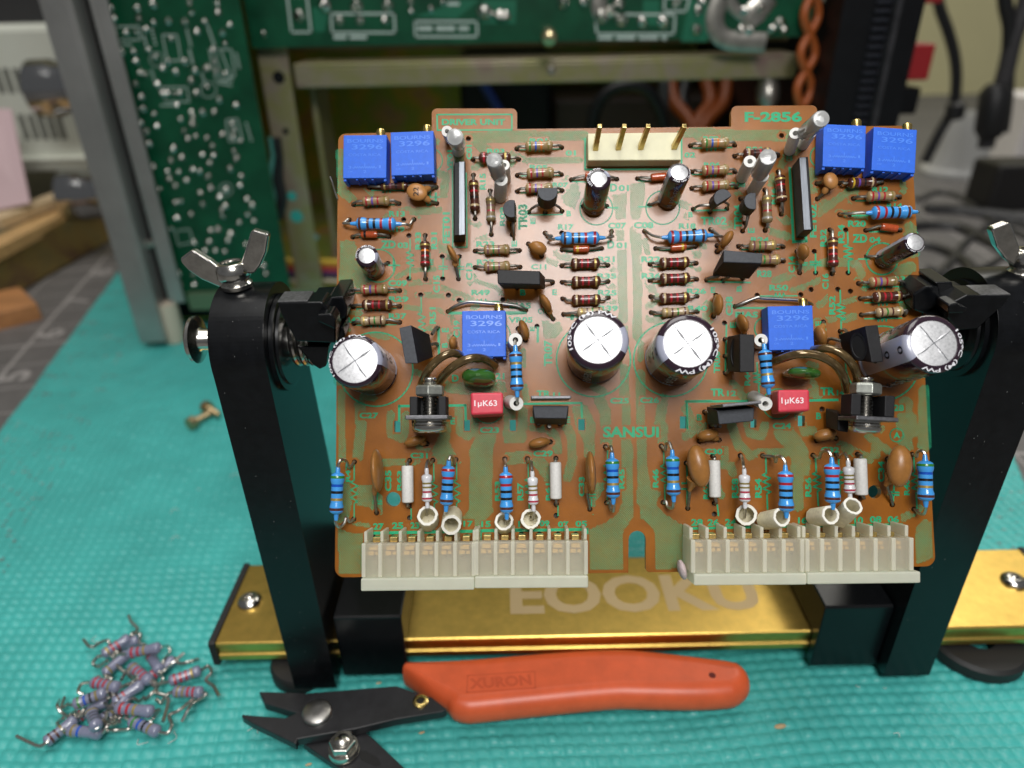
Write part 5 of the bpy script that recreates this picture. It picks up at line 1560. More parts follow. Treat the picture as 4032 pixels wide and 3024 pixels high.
# green stippled dots
STROKES = [
    ('A', 110, (1420, 400), (2212, 375)), ('B', 90, (0, 385), (840, 370)), ('B', 90, (1895, 345), (2212, 335)), ('C', 90, (130, 300), (900, 292)), ('C', 60, (900, 292), (1010, 380), (950, 440)),
    ('A', 55, (1600, 440), (1750, 520), (1990, 600)), ('B', 60, (50, 560), (200, 645), (780, 640)), ('B', 70, (1880, 1110), (2000, 1160), (1950, 1250)),
    ('B', 75, (1215, 1390), (1240, 1659)), ('E', 95, (1240, 160), (1255, 980)), ('E', 90, (1410, 100), (1410, 1180)), ('B', 60, (1360, 1390), (1372, 1659)), ('B', 60, (1490, 1520), (1520, 1640)),
    ('A', 100, (1380, 560), (1400, 640)), ('A', 80, (1190, 790), (1260, 800), (1235, 1010)), ('A', 45, (600, 1250), (850, 1160), (960, 1260)), ('A', 70, (1540, 1300), (1610, 1335)), ('A', 70, (1600, 1520), (1720, 1480)), ('A', 60, (1000, 430), (1160, 440)),
    ('A', 90, (110, 560), (130, 980), (240, 1060)), ('A', 60, (400, 950), (450, 1000)), ('A', 70, (1050, 1050), (1180, 1180), (900, 1200)), ('A', 60, (1640, 680), (1570, 720)), ('A', 60, (2010, 620), (1960, 690)),
    ('D', 80, (1220, 170), (1230, 280), (1300, 300)), ('D', 50, (730, 525), (860, 455), (1130, 445)), ('D', 60, (860, 600), (1020, 575)), ('D', 55, (1060, 570), (1330, 690), (1540, 755)), ('D', 60, (950, 720), (1190, 725), (1440, 765)), ('D', 45, (1550, 560), (1800, 640), (1930, 790)),
    ('D', 50, (780, 850), (970, 875)), ('D', 45, (1170, 880), (1330, 955), (1340, 1030)), ('D', 50, (1060, 1090), (1150, 1070)), ('D', 60, (460, 1150), (620, 1185)), ('D', 60, (220, 900), (320, 925)), ('D', 60, (1520, 590), (1560, 530)), ('D', 60, (1560, 860), (1600, 850)), ('D', 70, (740, 690), (800, 700)), ('D', 50, (110, 1060), (200, 1100)), ('D', 90, (110, 1350), (90, 1659)),
    ('E', 60, (520, 270), (610, 250)), ('E', 60, (1110, 400), (1150, 450)), ('E', 60, (1100, 620), (1150, 640)), ('E', 60, (1100, 780), (1150, 800)), ('E', 80, (1530, 570), (1610, 760), (1540, 850)), ('E', 80, (1540, 980), (1640, 1000)), ('E', 60, (2010, 400), (2080, 440)), ('E', 60, (1960, 620), (2030, 690)), ('E', 60, (2150, 870), (2200, 970)), ('E', 70, (660, 320), (560, 300)), ('E', 60, (440, 350), (560, 390)), ('E', 55, (2050, 150), (2140, 200)), ('E', 60, (1560, 450), (1600, 520)),
    ('E', 90, (1260, 1100), (1240, 1320)), ('E', 60, (1450, 1250), (1440, 1420)),
    ('H', 110, (1000, 350), (1060, 480), (1065, 610)), ('H', 85, (1290, 330), (1290, 610)), ('H', 85, (1265, 0), (1265, 300)), ('H', 90, (1440, 60), (1445, 610)), ('H', 100, (1690, 330), (1650, 610)), ('H', 95, (1690, 640), (1680, 850)), ('H', 110, (1070, 770), (1075, 830)), ('H', 95, (1290, 775), (1300, 1460)), ('H', 95, (1450, 775), (1460, 1460)), ('H', 80, (940, 210), (1040, 250)),
    ('G', 70, (262, 260), (268, 990)), ('G', 105, (460, 400), (475, 640), (440, 960)), ('G', 80, (800, 500), (800, 720), (930, 770)), ('G', 70, (960, 500), (950, 720)), ('G', 75, (1540, 450), (1545, 560), (1545, 690), (1640, 745), (1715, 680), (1705, 560)), ('G', 110, (1400, 640), (1380, 760), (1310, 900)), ('G', 190, (1840, 760), (1760, 920), (1780, 1200), (1780, 1560)), ('G', 120, (2090, 480), (2090, 740), (2212, 750)), ('G', 70, (720, 1030), (900, 1020), (1090, 1010)), ('G', 60, (490, 310), (620, 330)), ('G', 60, (1060, 40), (1120, 60)),
    ('J', 220, (1785, 80), (1775, 700)), ('J', 90, (310, 440), (330, 600), (300, 770), (240, 810)), ('J', 40, (400, 860), (560, 885)), ('J', 60, (1100, 30), (1200, 40)),
    ('H', 90, (160, 460), (170, 600), (120, 740), (0, 770)), ('H', 90, (620, 600), (690, 740), (700, 1000), (650, 1190)), ('H', 90, (280, 640), (430, 650), (520, 730), (540, 890)), ('H', 120, (0, 985), (190, 965), (340, 1010), (450, 1180)), ('H', 100, (885, 930), (890, 760)), ('H', 60, (180, 200), (200, 340)),
    ('I', 105, (2085, 90), (2078, 560)), ('I', 110, (1915, 200), (1890, 440), (1930, 620)), ('I', 80, (1660, 580), (1650, 640)), ('I', 60, (450, 240), (560, 130)), ('I', 75, (400, 390), (460, 560), (560, 650)), ('I', 70, (545, 380), (560, 460), (660, 480), (690, 390)), ('I', 150, (850, 440), (930, 540), (1010, 670), (990, 800)), ('I', 70, (620, 630), (880, 620)), ('I', 70, (985, 300), (1040, 445), (1100, 430)), ('I', 75, (1350, 560), (1480, 625), (1600, 680)), ('I', 60, (1590, 480), (1780, 620)), ('I', 100, (960, 860), (975, 1080)), ('I', 60, (340, 600), (335, 740)), ('I', 60, (1900, 1190), (2040, 1110)), ('I', 70, (390, 740), (410, 800)), ('I', 70, (0, 240), (90, 420), (0, 480)), ('I', 60, (150, 420), (230, 360)),
    ('I', 70, (1090, 100), (1160, 120)), ('I', 60, (1580, 360), (1700, 420)), ('I', 100, (1960, 330), (1970, 440)), ('I', 60, (250, 870), (310, 1000)),
    ('C', 50, (1880, 640), (1900, 760), (1840, 900)), ('C', 60, (1150, 870), (1250, 900), (1440, 770)), ('C', 60, (1160, 970), (1260, 900)), ('C', 60, (710, 1120), (890, 1175)), ('C', 60, (830, 560), (880, 480)), ('C', 50, (760, 650), (740, 730)), ('C', 110, (1950, 1110), (1985, 1300)), ('C', 90, (1860, 1480), (1960, 1440)), ('C', 50, (960, 1500), (1090, 1430), (1280, 1370), (1500, 1430), (1530, 1520)), ('C', 60, (780, 1560), (900, 1520)), ('C', 80, (1090, 620), (1110, 760)), ('C', 50, (450, 800), (500, 860)), ('C', 70, (830, 1000), (880, 1040)), ('C', 60, (1480, 780), (1440, 860)), ('C', 60, (1330, 970), (1560, 1000)), ('C', 60, (1500, 1560), (1560, 1620)), ('C', 60, (330, 1080), (420, 1060)),
    ('F', 50, (770, 350), (930, 275), (1100, 195), (1490, 190), (1540, 280)), ('F', 50, (930, 430), (1090, 380), (1180, 320)), ('F', 45, (1390, 530), (1500, 490)), ('F', 50, (1160, 560), (1240, 490)), ('F', 50, (1120, 700), (1290, 680)), ('F', 60, (1380, 680), (1470, 655)), ('F', 70, (1870, 290), (2010, 370)), ('F', 90, (1910, 560), (1980, 520)), ('F', 60, (1850, 440), (1960, 410)), ('F', 70, (80, 40), (100, 120)), ('F', 50, (400, 1230), (480, 1290)), ('F', 80, (190, 560), (190, 700)),
    ('M', 75, (780, 950), (1050, 1060)), ('M', 70, (800, 200), (830, 420)), ('M', 75, (1530, 960), (1600, 1050)), ('M', 60, (1880, 480), (1890, 700)), ('M', 80, (940, 1330), (930, 1560)), ('M', 110, (1860, 1350), (1880, 1600)), ('M', 100, (1650, 1480), (1680, 1560)), ('N', 90, (0, 1040), (70, 1130)), ('N', 60, (900, 730), (1000, 760)), ('N', 70, (950, 960), (1000, 1060)),
]
POLYS = [
    ('D', [(105, 140), (240, 120), (300, 200), (270, 330), (350, 470), (470, 560), (330, 640), (230, 700), (210, 760), (95, 640)]),
    ('B', [(600, 780), (760, 860), (790, 1000), (730, 1170), (620, 1130), (570, 1020)]), ('B', [(1330, 900), (1490, 850), (1490, 1050), (1430, 1280), (1340, 1280)]), ('B', [(1130, 1020), (1290, 990), (1290, 1270), (1180, 1290)]),
    ('E', [(370, 1000), (560, 1010), (600, 1100), (490, 1210), (390, 1190)]), ('A', [(1500, 420), (1600, 430), (1760, 560), (1640, 560)]),
    ('K', [(1390, 0), (1500, 0), (1500, 800), (1440, 880), (1390, 960), (1392, 1362), (1030, 1362), (1030, 925), (1200, 850), (1330, 760), (1390, 600)]),
    ('K', [(1550, 0), (1640, 0), (1650, 200), (1700, 480), (1810, 520), (1750, 640), (1810, 730), (2050, 890), (2075, 1345), (1750, 1365), (1735, 960), (1690, 880), (1580, 800)]),
    ('G', [(1380, 190), (1500, 140), (1700, 160), (2050, 150), (2040, 230), (1640, 290), (1400, 265)]), ('G', [(1230, 960), (1380, 770), (1450, 830), (1520, 960), (1565, 1030), (1480, 1070), (1290, 1040)]),
    ('J', [(1660, 690), (1890, 650), (1920, 720), (1780, 905), (1555, 830)]), ('J', [(430, 440), (580, 440), (625, 490), (705, 560), (705, 770), (620, 770), (560, 680), (430, 665)]), ('J', [(220, 890), (330, 960), (500, 970), (482, 1405), (232, 1405)]),
    ('H', [(690, 420), (860, 400), (950, 600), (950, 790), (880, 900), (740, 650)]), ('H', [(960, 1240), (1060, 1240), (1040, 1330), (960, 1450), (930, 1600), (900, 1560)]),
    ('I', [(2000, 1280), (2080, 1200), (2140, 1230), (2155, 1540), (2010, 1600)]), ('I', [(40, 340), (150, 300), (150, 380), (60, 400)]),
]


def dots():
    a = .0500
    xs = np.arange(-4.5, 9.1, a)
    ys = np.arange(-3.4, 7.6, a * .52)
    X, Y = np.meshgrid(xs, ys)
    X = X + (np.arange(len(ys)) % 2)[:, None] * a / 2
    X, Y = X.ravel(), Y.ravel()
    W = np.array(BO)[None] + X[:, None] * np.array(BX)[None] + Y[:, None] * np.array(BY)[None] - np.array(CAM)[None]
    zz = W @ np.array(FW)
    U = 2016 + FPX * (W @ np.array(RT)) / zz
    V = 1512 - FPX * (W @ np.array(UP)) / zz
    keep = np.zeros(len(X), bool)
    for z, w, *pts in STROKES:
        ax, ay, s = ZONE[z]
        pts = [(ax + p[0] / s, ay + p[1] / s) for p in pts]
        w2 = w / s / 2 * 1.14
        for (x0, y0), (x1, y1) in zip(pts, pts[1:]):
            dx, dy = x1 - x0, y1 - y0
            t_ = np.clip(((U - x0) * dx + (V - y0) * dy) / (dx * dx + dy * dy + 1e-9), 0, 1)
            keep |= (U - x0 - t_ * dx) ** 2 + (V - y0 - t_ * dy) ** 2 < w2 * w2
    for z, poly in POLYS:
        ax, ay, s = ZONE[z]
        P_ = [(ax + p[0] / s, ay + p[1] / s) for p in poly]
        ins = np.zeros(len(X), bool)
        for (x0, y0), (x1, y1) in zip(P_, P_[1:] + P_[:1]):
            if y0 == y1:
                continue
            c = ((y0 > V) != (y1 > V)) & (U < (x1 - x0) * (V - y0) / (y1 - y0) + x0)
            ins ^= c
        keep |= ins
    for z, x0, y0, x1, y1 in TEXT_BOX:
        ax, ay, s = ZONE[z]
        keep &= ~((U > ax + x0 / s - 5) & (U < ax + x1 / s + 5) & (V > ay + y0 / s - 5) & (V < ay + y1 / s + 5))
    for p in hc:
        keep &= (X - p.x) ** 2 + (Y - p.y) ** 2 > .011
    for z, x, y, aa, bb in RECTS:
        ax, ay, s = ZONE[z]
        keep &= ~((abs(U - ax - x / s) < aa / s + 4) & (abs(V - ay - y / s) < bb / s + 4))
    for z, x, y, r in BIG:
        ax, ay, s = ZONE[z]
        keep &= (U - ax - x / s) ** 2 + (V - ay - y / s) ** 2 > (r / s + 7) ** 2
    keep &= ~((U > 2464) & (U < 2553) & (V > 2080))
    X, Y = X[keep], Y[keep]
    n = len(X)
    r = .0142 * (1 + .10 * rng.standard_normal(n))
    k = 6
    q = np.arange(k) * 2 * np.pi / k
    co = np.zeros((n, 2 * k, 3), np.float32)
    for lev, (f, h_) in enumerate(((1.0, .0008), (.62, .0055))):
        co[:, lev * k:(lev + 1) * k, 0] = X[:, None] + f * r[:, None] * np.cos(q)
        co[:, lev * k:(lev + 1) * k, 1] = Y[:, None] + f * r[:, None] * np.sin(q)
        co[:, lev * k:(lev + 1) * k, 2] = h_
    base = (np.arange(n) * 2 * k)[:, None]
    top = base + k + np.arange(k)[None]
    side = np.stack([np.stack([base[:, 0] + i, base[:, 0] + (i + 1) % k, base[:, 0] + k + (i + 1) % k, base[:, 0] + k + i], 1) for i in range(k)], 1).reshape(n, -1)
    loops = np.concatenate([top, side], 1).astype(np.int32)
    starts = (np.arange(n) * loops.shape[1])[:, None] + np.concatenate([[0], k + 4 * np.arange(k)])[None]
    me = bpy.data.meshes.new('silkscreen_dots')
    me.vertices.add(n * 2 * k)
    me.vertices.foreach_set('co', co.ravel())
    me.loops.add(loops.size)
    me.loops.foreach_set('vertex_index', loops.ravel())
    me.polygons.add(starts.size)
    me.polygons.foreach_set('loop_start', starts.astype(np.int32).ravel())
    me.polygons.foreach_set('use_smooth', np.ones(starts.size, bool))
    me.update(calc_edges=True)
    me.materials.append(SILK)
    o = link('silkscreen_dots', me, board)
    o['kind'] = 'stuff'


dots()

# ================================================================== AMPLIFIER CHASSIS BEHIND
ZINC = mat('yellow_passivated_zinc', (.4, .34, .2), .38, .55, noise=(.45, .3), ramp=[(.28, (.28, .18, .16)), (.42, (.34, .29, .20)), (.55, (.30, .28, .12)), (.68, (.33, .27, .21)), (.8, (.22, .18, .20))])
ZINCD = mat('iridescent_zinc_panel', (.3, .26, .12), .45, .55, noise=(.22, .3), ramp=[(.30, (.36, .14, .26)), (.42, (.50, .34, .06)), (.52, (.24, .34, .06)), (.64, (.42, .28, .16)), (.76, (.12, .18, .26))])  # the zinc's own iridescent chromate tints, in random patches
GREYZN = mat('grey_zinc_post', (.40, .385, .37), .36, .7, noise=(.35, .15))
PCBG = mat('green_solder_mask', (.004, .062, .028), .32, noise=(.5, .4), spec=.35)
PCBG2 = mat('light_green_copper_area', (.012, .13, .07), .3)
WSILK = mat('pale_board_print', (.42, .50, .46), .5)
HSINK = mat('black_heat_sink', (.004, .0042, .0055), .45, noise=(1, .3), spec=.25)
TINTRACE = mat('tinned_track', (.42, .40, .36), .33, .9, noise=(2, .25))

ch = thing('amplifier_chassis', 'opened zinc amplifier chassis with green boards standing behind the vise', 'amplifier', (0, 40, 0))
YP, YL, YT = 33.5, 35.0, 36.5


def X0(u, v, Y):
    return WY(u, v, Y).x


TOPZ = 27.0
# corner post: outer flange, slot, inner flange
xa, xb, xc, xd, xe = X0(150, 0, YP), X0(262, 0, YP), X0(292, 0, YP), X0(322, 0, YP), X0(420, 0, YP + .8)
p = MB()
p.box((xa, YP, .35), (xb, YP + .18, TOPZ))
p.box((xa, YP + .18, .35), (xa + .16, YP + 3.0, TOPZ))
p.box((xb - .003, YP + .01, .35), (xb + .16, YP + 1.2, TOPZ))
p.build('corner_post', GREYZN, ch, bevel=.03)
p = MB()
p.box((xd, YP + .8, 2.2), (xe, YP + .98, TOPZ))
p.box((xd - .14, YP + .8, 2.2), (xd - .002, YP + 2.6, TOPZ))
ip = p.build('inner_flange', GREYZN, ch, bevel=.03)
MB().box((xb + .165, YP + 1.3, .6), (xd - .145, YP + 1.5, TOPZ)).build('post_gap_shade', HSINK, ch)  # black sheet put in for the shade of the slot
c = WY(588, 960, YP + .8)
MB().lathe((c.x, YP + .79, c.z), (c.x, YP + .70, c.z), [(0, .22), (.6, .2), (1, .08)], 16).build('rivet', TINTRACE, ip)
c = WY(680, 1340, YP + .6)
MB().lathe((c.x, YP + .9, 0), (c.x, YP + .9, 2.18), [(0, .45), (.3, .55), (1, .55)], 20).build('rubber_foot', mat('beige_rubber_foot', (.55, .48, .38), .6), ch)
zb = WY(640, 1240, YP + 1.5)
MB().box((xe + .01, YL - .3, 1.6), (-9.5, YL + .2, 2.55)).build('bottom_rail', mat('green_tinted_rail', (.16, .22, .13), .4, .6), ch, bevel=.03)
# side board
pl, pr = xe - .4, X0(940, 0, YL)
zbot = WY(800, 1195, YL).z
sb = MB().box((pl, YL, zbot), (pr, YL + .16, TOPZ)).build('side_board', PCBG, ch, label='green board densely dotted with solder at the left')
jm = MB().lathe((0, 0, 0), (0, -1, 0), [(0, 1), (.12, .96), (.35, .62), (.7, .34), (.9, .2), (1, .1)], 10)
jme = bpy.data.meshes.new('solder_joint')
jme.from_pydata([tuple(v) for v in jm.v], [], jm.f)
jme.polygons.foreach_set('use_smooth', [True] * len(jm.f))
jme.materials.append(SOLDERM)


def joints(parent, Y, pts, r):
    for z, x, y, *k in pts:
        u, v = px(z, x, y)
        c = WY(u, v, Y - .02)
        o = bpy.data.objects.new('solder_joint', jme)
        COL.objects.link(o)
        o.parent = parent
        o.location = c - ORG[parent.name]
        s = r * (k[0] if k else random.uniform(.8, 1.15))
        o.scale = (s, s * 1.2, s * random.uniform(.9, 1.25))
        o.rotation_euler = (random.uniform(-.25, .25), random.uniform(0, 6), random.uniform(-.25, .25))


SJ = [(880, 65), (1085, 65), (1210, 35), (900, 150), (1100, 150), (1215, 180), (1330, 170), (1465, 175), (1500, 20), (1520, 100), (1720, 30), (1725, 105), (1620, 175), (1560, 255), (915, 255), (1000, 260), (1075, 255), (1155, 235), (960, 415), (1055, 410), (1075, 485), (1180, 395), (1230, 455), (1355, 310), (1330, 490), (1460, 490), (1290, 540), (1110, 575), (1150, 590), (1390, 570), (1545, 560), (1640, 540), (1700, 490), (1720, 570), (1785, 585), (1510, 640), (1075, 665), (1245, 665), (1640, 690), (1555, 740), (1290, 740), (1325, 740), (1380, 740), (1425, 740), (1120, 770), (1735, 790), (1400, 835), (1865, 835), (1130, 860), (1220, 905), (1515, 885), (1600, 890), (1700, 890), (1115, 975), (1430, 945), (1530, 930), (1530, 985), (1240, 1000), (1160, 1045), (1125, 1095), (1180, 1140), (1460, 1040), (1490, 1100), (1550, 1080), (1640, 1095), (1840, 985), (1855, 1030), (1850, 1085), (1765, 1065), (1905, 1120), (1680, 1160), (1370, 1180), (1355, 1270), (1440, 1250), (1600, 1225), (1690, 1230), (1660, 1295), (1850, 1200), (1880, 1255), (1215, 1320), (1325, 1360), (1415, 1365), (1340, 1420), (1390, 1475), (1475, 1430), (1525, 1345), (1580, 1360), (1650, 1400), (1820, 1340), (1910, 1395), (1265, 1500), (1590, 1530), (1670, 1490), (1790, 1505), (1900, 1470), (1390, 1605), (1430, 1595), (1605, 1620), (1740, 1560), (1785, 1630), (1955, 1580), (1995, 1630), (1820, 200), (1760, 260), (1690, 400), (1780, 350)]
SJ2 = [(1190, 230), (1100, 250), (1005, 275), (1065, 320), (1310, 330), (1360, 325), (1435, 350), (1210, 405), (1275, 460), (1340, 455), (1400, 460), (1490, 280), (1540, 230), (1570, 180), (1580, 270), (1110, 600), (1115, 665), (1200, 605), (1205, 665), (1640, 550), (1655, 600), (1530, 420), (1380, 200), (1385, 240), (1420, 390), (1300, 400)]
joints(sb, YL, [('W', x, y) for x, y in SJ] + [('X', x, y) for x, y in SJ2], .155)


def frame_line(mb, z, pts, Y, w):
    P_ = []
    for x, y in pts:
        u, v = px(z, x, y)
        c = WY(u, v, Y)
        P_.append(Vector((c.x, c.z, 0)))
    k = len(mb.v)
    mb.strip(P_, w, closed=True)
    for i in range(k, len(mb.v)):
        v = mb.v[i]
        mb.v[i] = Vector((v.x, Y - .004, v.y))


pm = MB()
for rct in ([(885, 210), (1110, 210), (1110, 315), (890, 315)], [(1285, 275), (1400, 275), (1435, 475), (1325, 485)], [(1655, 390), (1745, 390), (1840, 640), (1710, 640)], [(1250, 690), (1480, 690), (1500, 805), (1320, 805)], [(1790, 950), (1880, 940), (1920, 1110), (1815, 1120)], [(1700, 395), (1830, 390), (1860, 600), (1760, 640)]):
    frame_line(pm, 'W', rct, YL, .045)
frame_line(pm, 'X', [(1090, 330), (1180, 320), (1200, 400), (1110, 420)], YL, .04)
for x, y, n, dx, dy in ((1200, 230, 5, 8, 30), (1140, 290, 6, 6, 22), (1480, 240, 6, 6, 24), (1640, 200, 8, 8, 22), (1200, 560, 4, 8, 26), (1500, 400, 6, 5, 20), (930, 350, 5, 26, 2), (1280, 835, 6, 22, 0), (1870, 430, 5, 6, 26), (1950, 980, 6, 8, 26), (1600, 590, 5, 8, 24), (1740, 660, 5, 22, 4)):
    for i in range(n):
        u, v = px('W', x + dx * i, y + dy * i)
        c = WY(u, v, YL - .004)
        pm.add([(c.x - .05, c.y, c.z - .03), (c.x + .05, c.y, c.z - .03), (c.x + .05, c.y, c.z + .04), (c.x - .05, c.y, c.z + .04)], [(0, 1, 2, 3)])
for x, y, r in ((1240, 470, 55), (1650, 710, 62), (1790, 1500, 50)):
    frame_line(pm, 'W', arc((x, y), r, 0, 340, 17), YL, .04)
o_ = pm.build('board_print', WSILK, sb)
o_['kind'] = 'stuff'

# top board
x0, x1 = X0(988, 168, YT), X0(3180, 168, YT)
zt = WY(2016, 168, YT).z
tb = MB().box((x0, YT, zt), (x1, YT + .16, TOPZ)).build('top_board', PCBG, ch, label='green board with large solder joints along the top')
TJ = [('Y', 565, 125), ('Y', 760, 45), ('Y', 1015, 45), ('Y', 1260, 45), ('Y', 880, 165, .7), ('Y', 1040, 165, .7), ('Y', 1235, 165, .7), ('Y', 1440, 15, .6), ('Y', 1445, 90, .5), ('Y', 1600, 75, .5), ('Y', 1695, 20, .5), ('Y', 2030, 100), ('Y', 280, 270, .4),
      ('Z', 180, 135), ('Z', 640, 15), ('Z', 790, 15), ('Z', 1010, 90, .9), ('Z', 1080, 15), ('Z', 1100, 160), ('Z', 940, 130), ('Z', 1270, 175, .8), ('Z', 1435, 175), ('Z', 1700, 80, .8), ('Z', 1735, 15, .8), ('Z', 1690, 235, .8), ('Z', 1540, 25), ('Z', 2080, 85, .8), ('Z', 2045, 235, .8), ('Z', 2190, 70, .8), ('R', 120, 60, .8), ('R', 275, 180, .8), ('R', 220, 230, .7), ('R', 310, 240, .7), ('R', 40, 240, .8), ('Y', 2150, 130)]
joints(tb, YT, TJ, .30)
for z, q in (('Y', [(660, 60), (800, 60), (760, 250), (680, 250)]), ('Y', [(1480, 130), (1850, 0), (1990, 0), (1800, 150)]), ('Z', [(0, 0), (270, 0), (260, 190), (0, 190)]), ('Z', [(1640, 0), (1780, 0), (1780, 330), (1570, 330)]), ('Z', [(1270, 0), (1400, 0), (1400, 200), (1270, 200)])):
    pp = [WY(*px(z, *a), YT) for a in q]
    MB().add([(a.x, YT - .003, a.z) for a in pp], [(0, 3, 2, 1)]).build('copper_area', PCBG2, tb)
tm = MB()
for z, q in (('Y', [(465, -30), (620, -30), (652, 255), (498, 255)]), ('Y', [(812, 108), (1310, 108), (1318, 258), (818, 258)]), ('Y', [(1475, 170), (1965, 170), (1970, 290), (1480, 290)]), ('Z', [(895, 180), (960, 112), (1525, 115), (1515, 268), (905, 268)]), ('Z', [(1440, -20), (1640, -20), (1610, 90), (1440, 90)])):
    frame_line(tm, z, q, YT, .09)
for z, x, y, n, d, w, hh in (('Y', 850, 295, 9, 32, .11, .16), ('Y', 1520, 225, 11, 36, .12, .2), ('Z', 935, 300, 15, 36, .12, .16), ('Y', 1750, 30, 3, 30, .1, .14)):
    for i in range(n):
        if i % 5 == 3:
            continue
        c = WY(*px(z, x + d * i, y), YT - .004)
        tm.add([(c.x - w, c.y, c.z - hh / 2), (c.x + w, c.y, c.z - hh / 2), (c.x + w, c.y, c.z + hh / 2), (c.x - w, c.y, c.z + hh / 2)], [(0, 1, 2, 3)])
o_ = tm.build('board_print', WSILK, tb)
o_['kind'] = 'stuff'
for z, pts, r in (('Z', [(1890, -20), (1840, 130), (1860, 250), (1960, 320), (2240, 335)], .42), ('Z', [(1960, -20), (1990, 60), (2100, 130), (2212, 60)], .26), ('R', [(90, 200), (60, 120), (140, 40), (190, -30)], .5), ('Z', [(930, -20), (920, 60), (950, 150)], .35)):
    tr = MB().tube(spline([WY(*px(z, *a), YT - .02) for a in pts], 6), r, 8)
    for i, v in enumerate(tr.v):
        tr.v[i] = Vector((v.x, YT - .02 + (v.y - YT + .02) * .22, v.z))
    tr.build('tinned_track', TINTRACE, tb)
c = WY(*px('Z', 525, 265), YT - .4)
sp = MB().lathe((c.x, c.y + .5, c.z), (c.x, c.y - .6, c.z - .2), [(0, .25), (.4, .28), (.5, .36), (.9, .33), (1, .2)], 20).build('standoff_screw', mat('brass_screw_head', (.7, .58, .34), .3, 1), ch)
# rail under it
YR = 37.5
zr0, zr1 = WY(2016, 330, YR).z, WY(2016, 246, YR).z
ra, rb = X0(1150, 240, YR), X0(3140, 240, YR)
q = MB()
q.box((ra, YR, zr0), (rb, YR + .18, zr1))
q.box((ra, YR + .01, zr1 - .001), (rb, YR + 2.4, zr1 + .14))
q.build('cross_rail', ZINC, ch, bevel=.16, segs=4)
MB().box((ra - 1.5, YR + 3.2, zr1 + .5), (rb + 1, YR + 3.5, zr1 + 2.6)).build('upper_rail', mat('brown_zinc', (.22, .15, .08), .45, .6, noise=(.4, .3)), ch)
c = WY(*px('Z', 545, 560), YR)
MB().lathe((c.x, YR, c.z), (c.x, YR - .12, c.z), [(0, .22), (1, .14)], 14).build('rivet', TINTRACE, ch)
c = WY(3032, 355, YR)
MB().lathe((c.x, YR + .5, c.z + .5), (c.x, YR, c.z - .9), [(0, .4), (.3, .55), (.7, .55), (1, .25)], 16).build('hanging_screw', TINTRACE, ch)
# inner post
ia, ib = X0(1015, 200, YR), X0(1132, 200, YR)
ipost = MB().box((ia, YR - .2, .3), (ib, YR + .1, zt + 1)).box((ib + .25, YR + 2, .3), (ib + .55, YR + 5, zr1)).build('inner_post', ZINC, ch, bevel=.05)
for u, v, rr, mm in ((1097, 305, .30, HSINK), (1150, 772, .24, mat('teal_seen_in_hole', (.03, .32, .28), .4)), (1168, 852, .34, mat('teal_seen_in_hole', (.03, .32, .28), .4)), (1125, 517, .16, HSINK), (1245, 932, .16, TINTRACE)):
    c = WY(u, v, YR - .2)
    MB().lathe((c.x, YR - .19, c.z), (c.x, YR - .215, c.z), [(0, rr), (1, rr * .96)], 18).build('drilled_hole', mm, ipost)
# floor and back of the cavity, black sheet standing for the shade behind the side board
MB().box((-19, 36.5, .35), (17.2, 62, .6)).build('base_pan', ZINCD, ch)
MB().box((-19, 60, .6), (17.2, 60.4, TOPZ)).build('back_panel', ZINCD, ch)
MB().box((-19.2, 47, TOPZ), (17.2, 60.4, TOPZ + .2)).build('cavity_shade_lid', ZINCD, ch)  # unseen lid added to keep overhead light out of the cavity
MB().box((-19.3, 36.6, .6), (-19.0, 60.4, TOPZ - .01)).build('cavity_shade_side', ZINCD, ch)  # side added with the lid to darken the cavity
MB().box((-18.9, YL + 1.2, .6), (ia - .15, YL + 1.5, TOPZ)).build('gap_shade_sheet', HSINK, ch)
MB().box((3.2, 52, .6), (14.5, 59.8, 9.5)).build('transformer_cover', mat('dark_brown_cover', (.035, .022, .018), .5), ch, bevel=.3)
MB().box((-3, 50, .6), (3, 59.8, 12.5)).build('dark_can', HSINK, ch, bevel=.3)
# heat sink on the right
YH = 34.0
h0, h1, h2, h3, h4 = (X0(u, 100, YH) for u in (3330, 3455, 3515, 3537, 3625))
hs = MB().box((h0, YH + .6, .4), (h2, 60, TOPZ)).build('heat_sink', HSINK, ch)
MB().box((h2 + .002, YH, .4), (h3, YH + .8, TOPZ)).build('heat_sink_edge', mat('grey_metal_edge', (.05, .048, .053), .45, .5, noise=(1.5, .4)), hs)
MB().box((h3 + .002, YH + .05, .4), (h4, 59, TOPZ)).build('heat_sink_plate', HSINK, hs)
for i in range(48):
    z_ = .8 + i * .35
    MB().box((h1, YH + .42, z_), (h2 - .01, YH + .62, z_ + .17)).build('fin', mat('fin_black', (.014, .015, .022), .4), hs, bevel=.02) if z_ < 17 else None
for u0, v0, u1, v1, mm in ((3582, 172, 3690, 318, 'r'), (3555, 345, 3632, 452, 'k'), (3650, -130, 3745, 14, 'r')):
    Yt = 44
    a, b_ = WY(u0 + (0 if v0 > 100 else 0), v1, Yt), WY(u1, v0, Yt)
    t_ = MB().box((min(a.x, h4) - .3, Yt, a.z), (max(a.x, b_.x), Yt + 3, b_.z)).build('speaker_terminal', mat('red_terminal_plastic', (.36, .018, .022), .4) if mm == 'r' else HSINK, ch, bevel=.12)
    if mm == 'r':
        MB().box((min(a.x, h4) + .55, Yt - .08, a.z + .2), (min(a.x, h4) + .9, Yt + .01, b_.z - .2)).build('terminal_groove', mat('dark_red_groove', (.16, .01, .012), .5), t_)
# wiring inside the chassis
def cable(name, pts, r, m, parent=ch, label=None):
    o = MB().tube(spline(pts, 6), r, 9).build(name, m, parent, label=label)
    return o


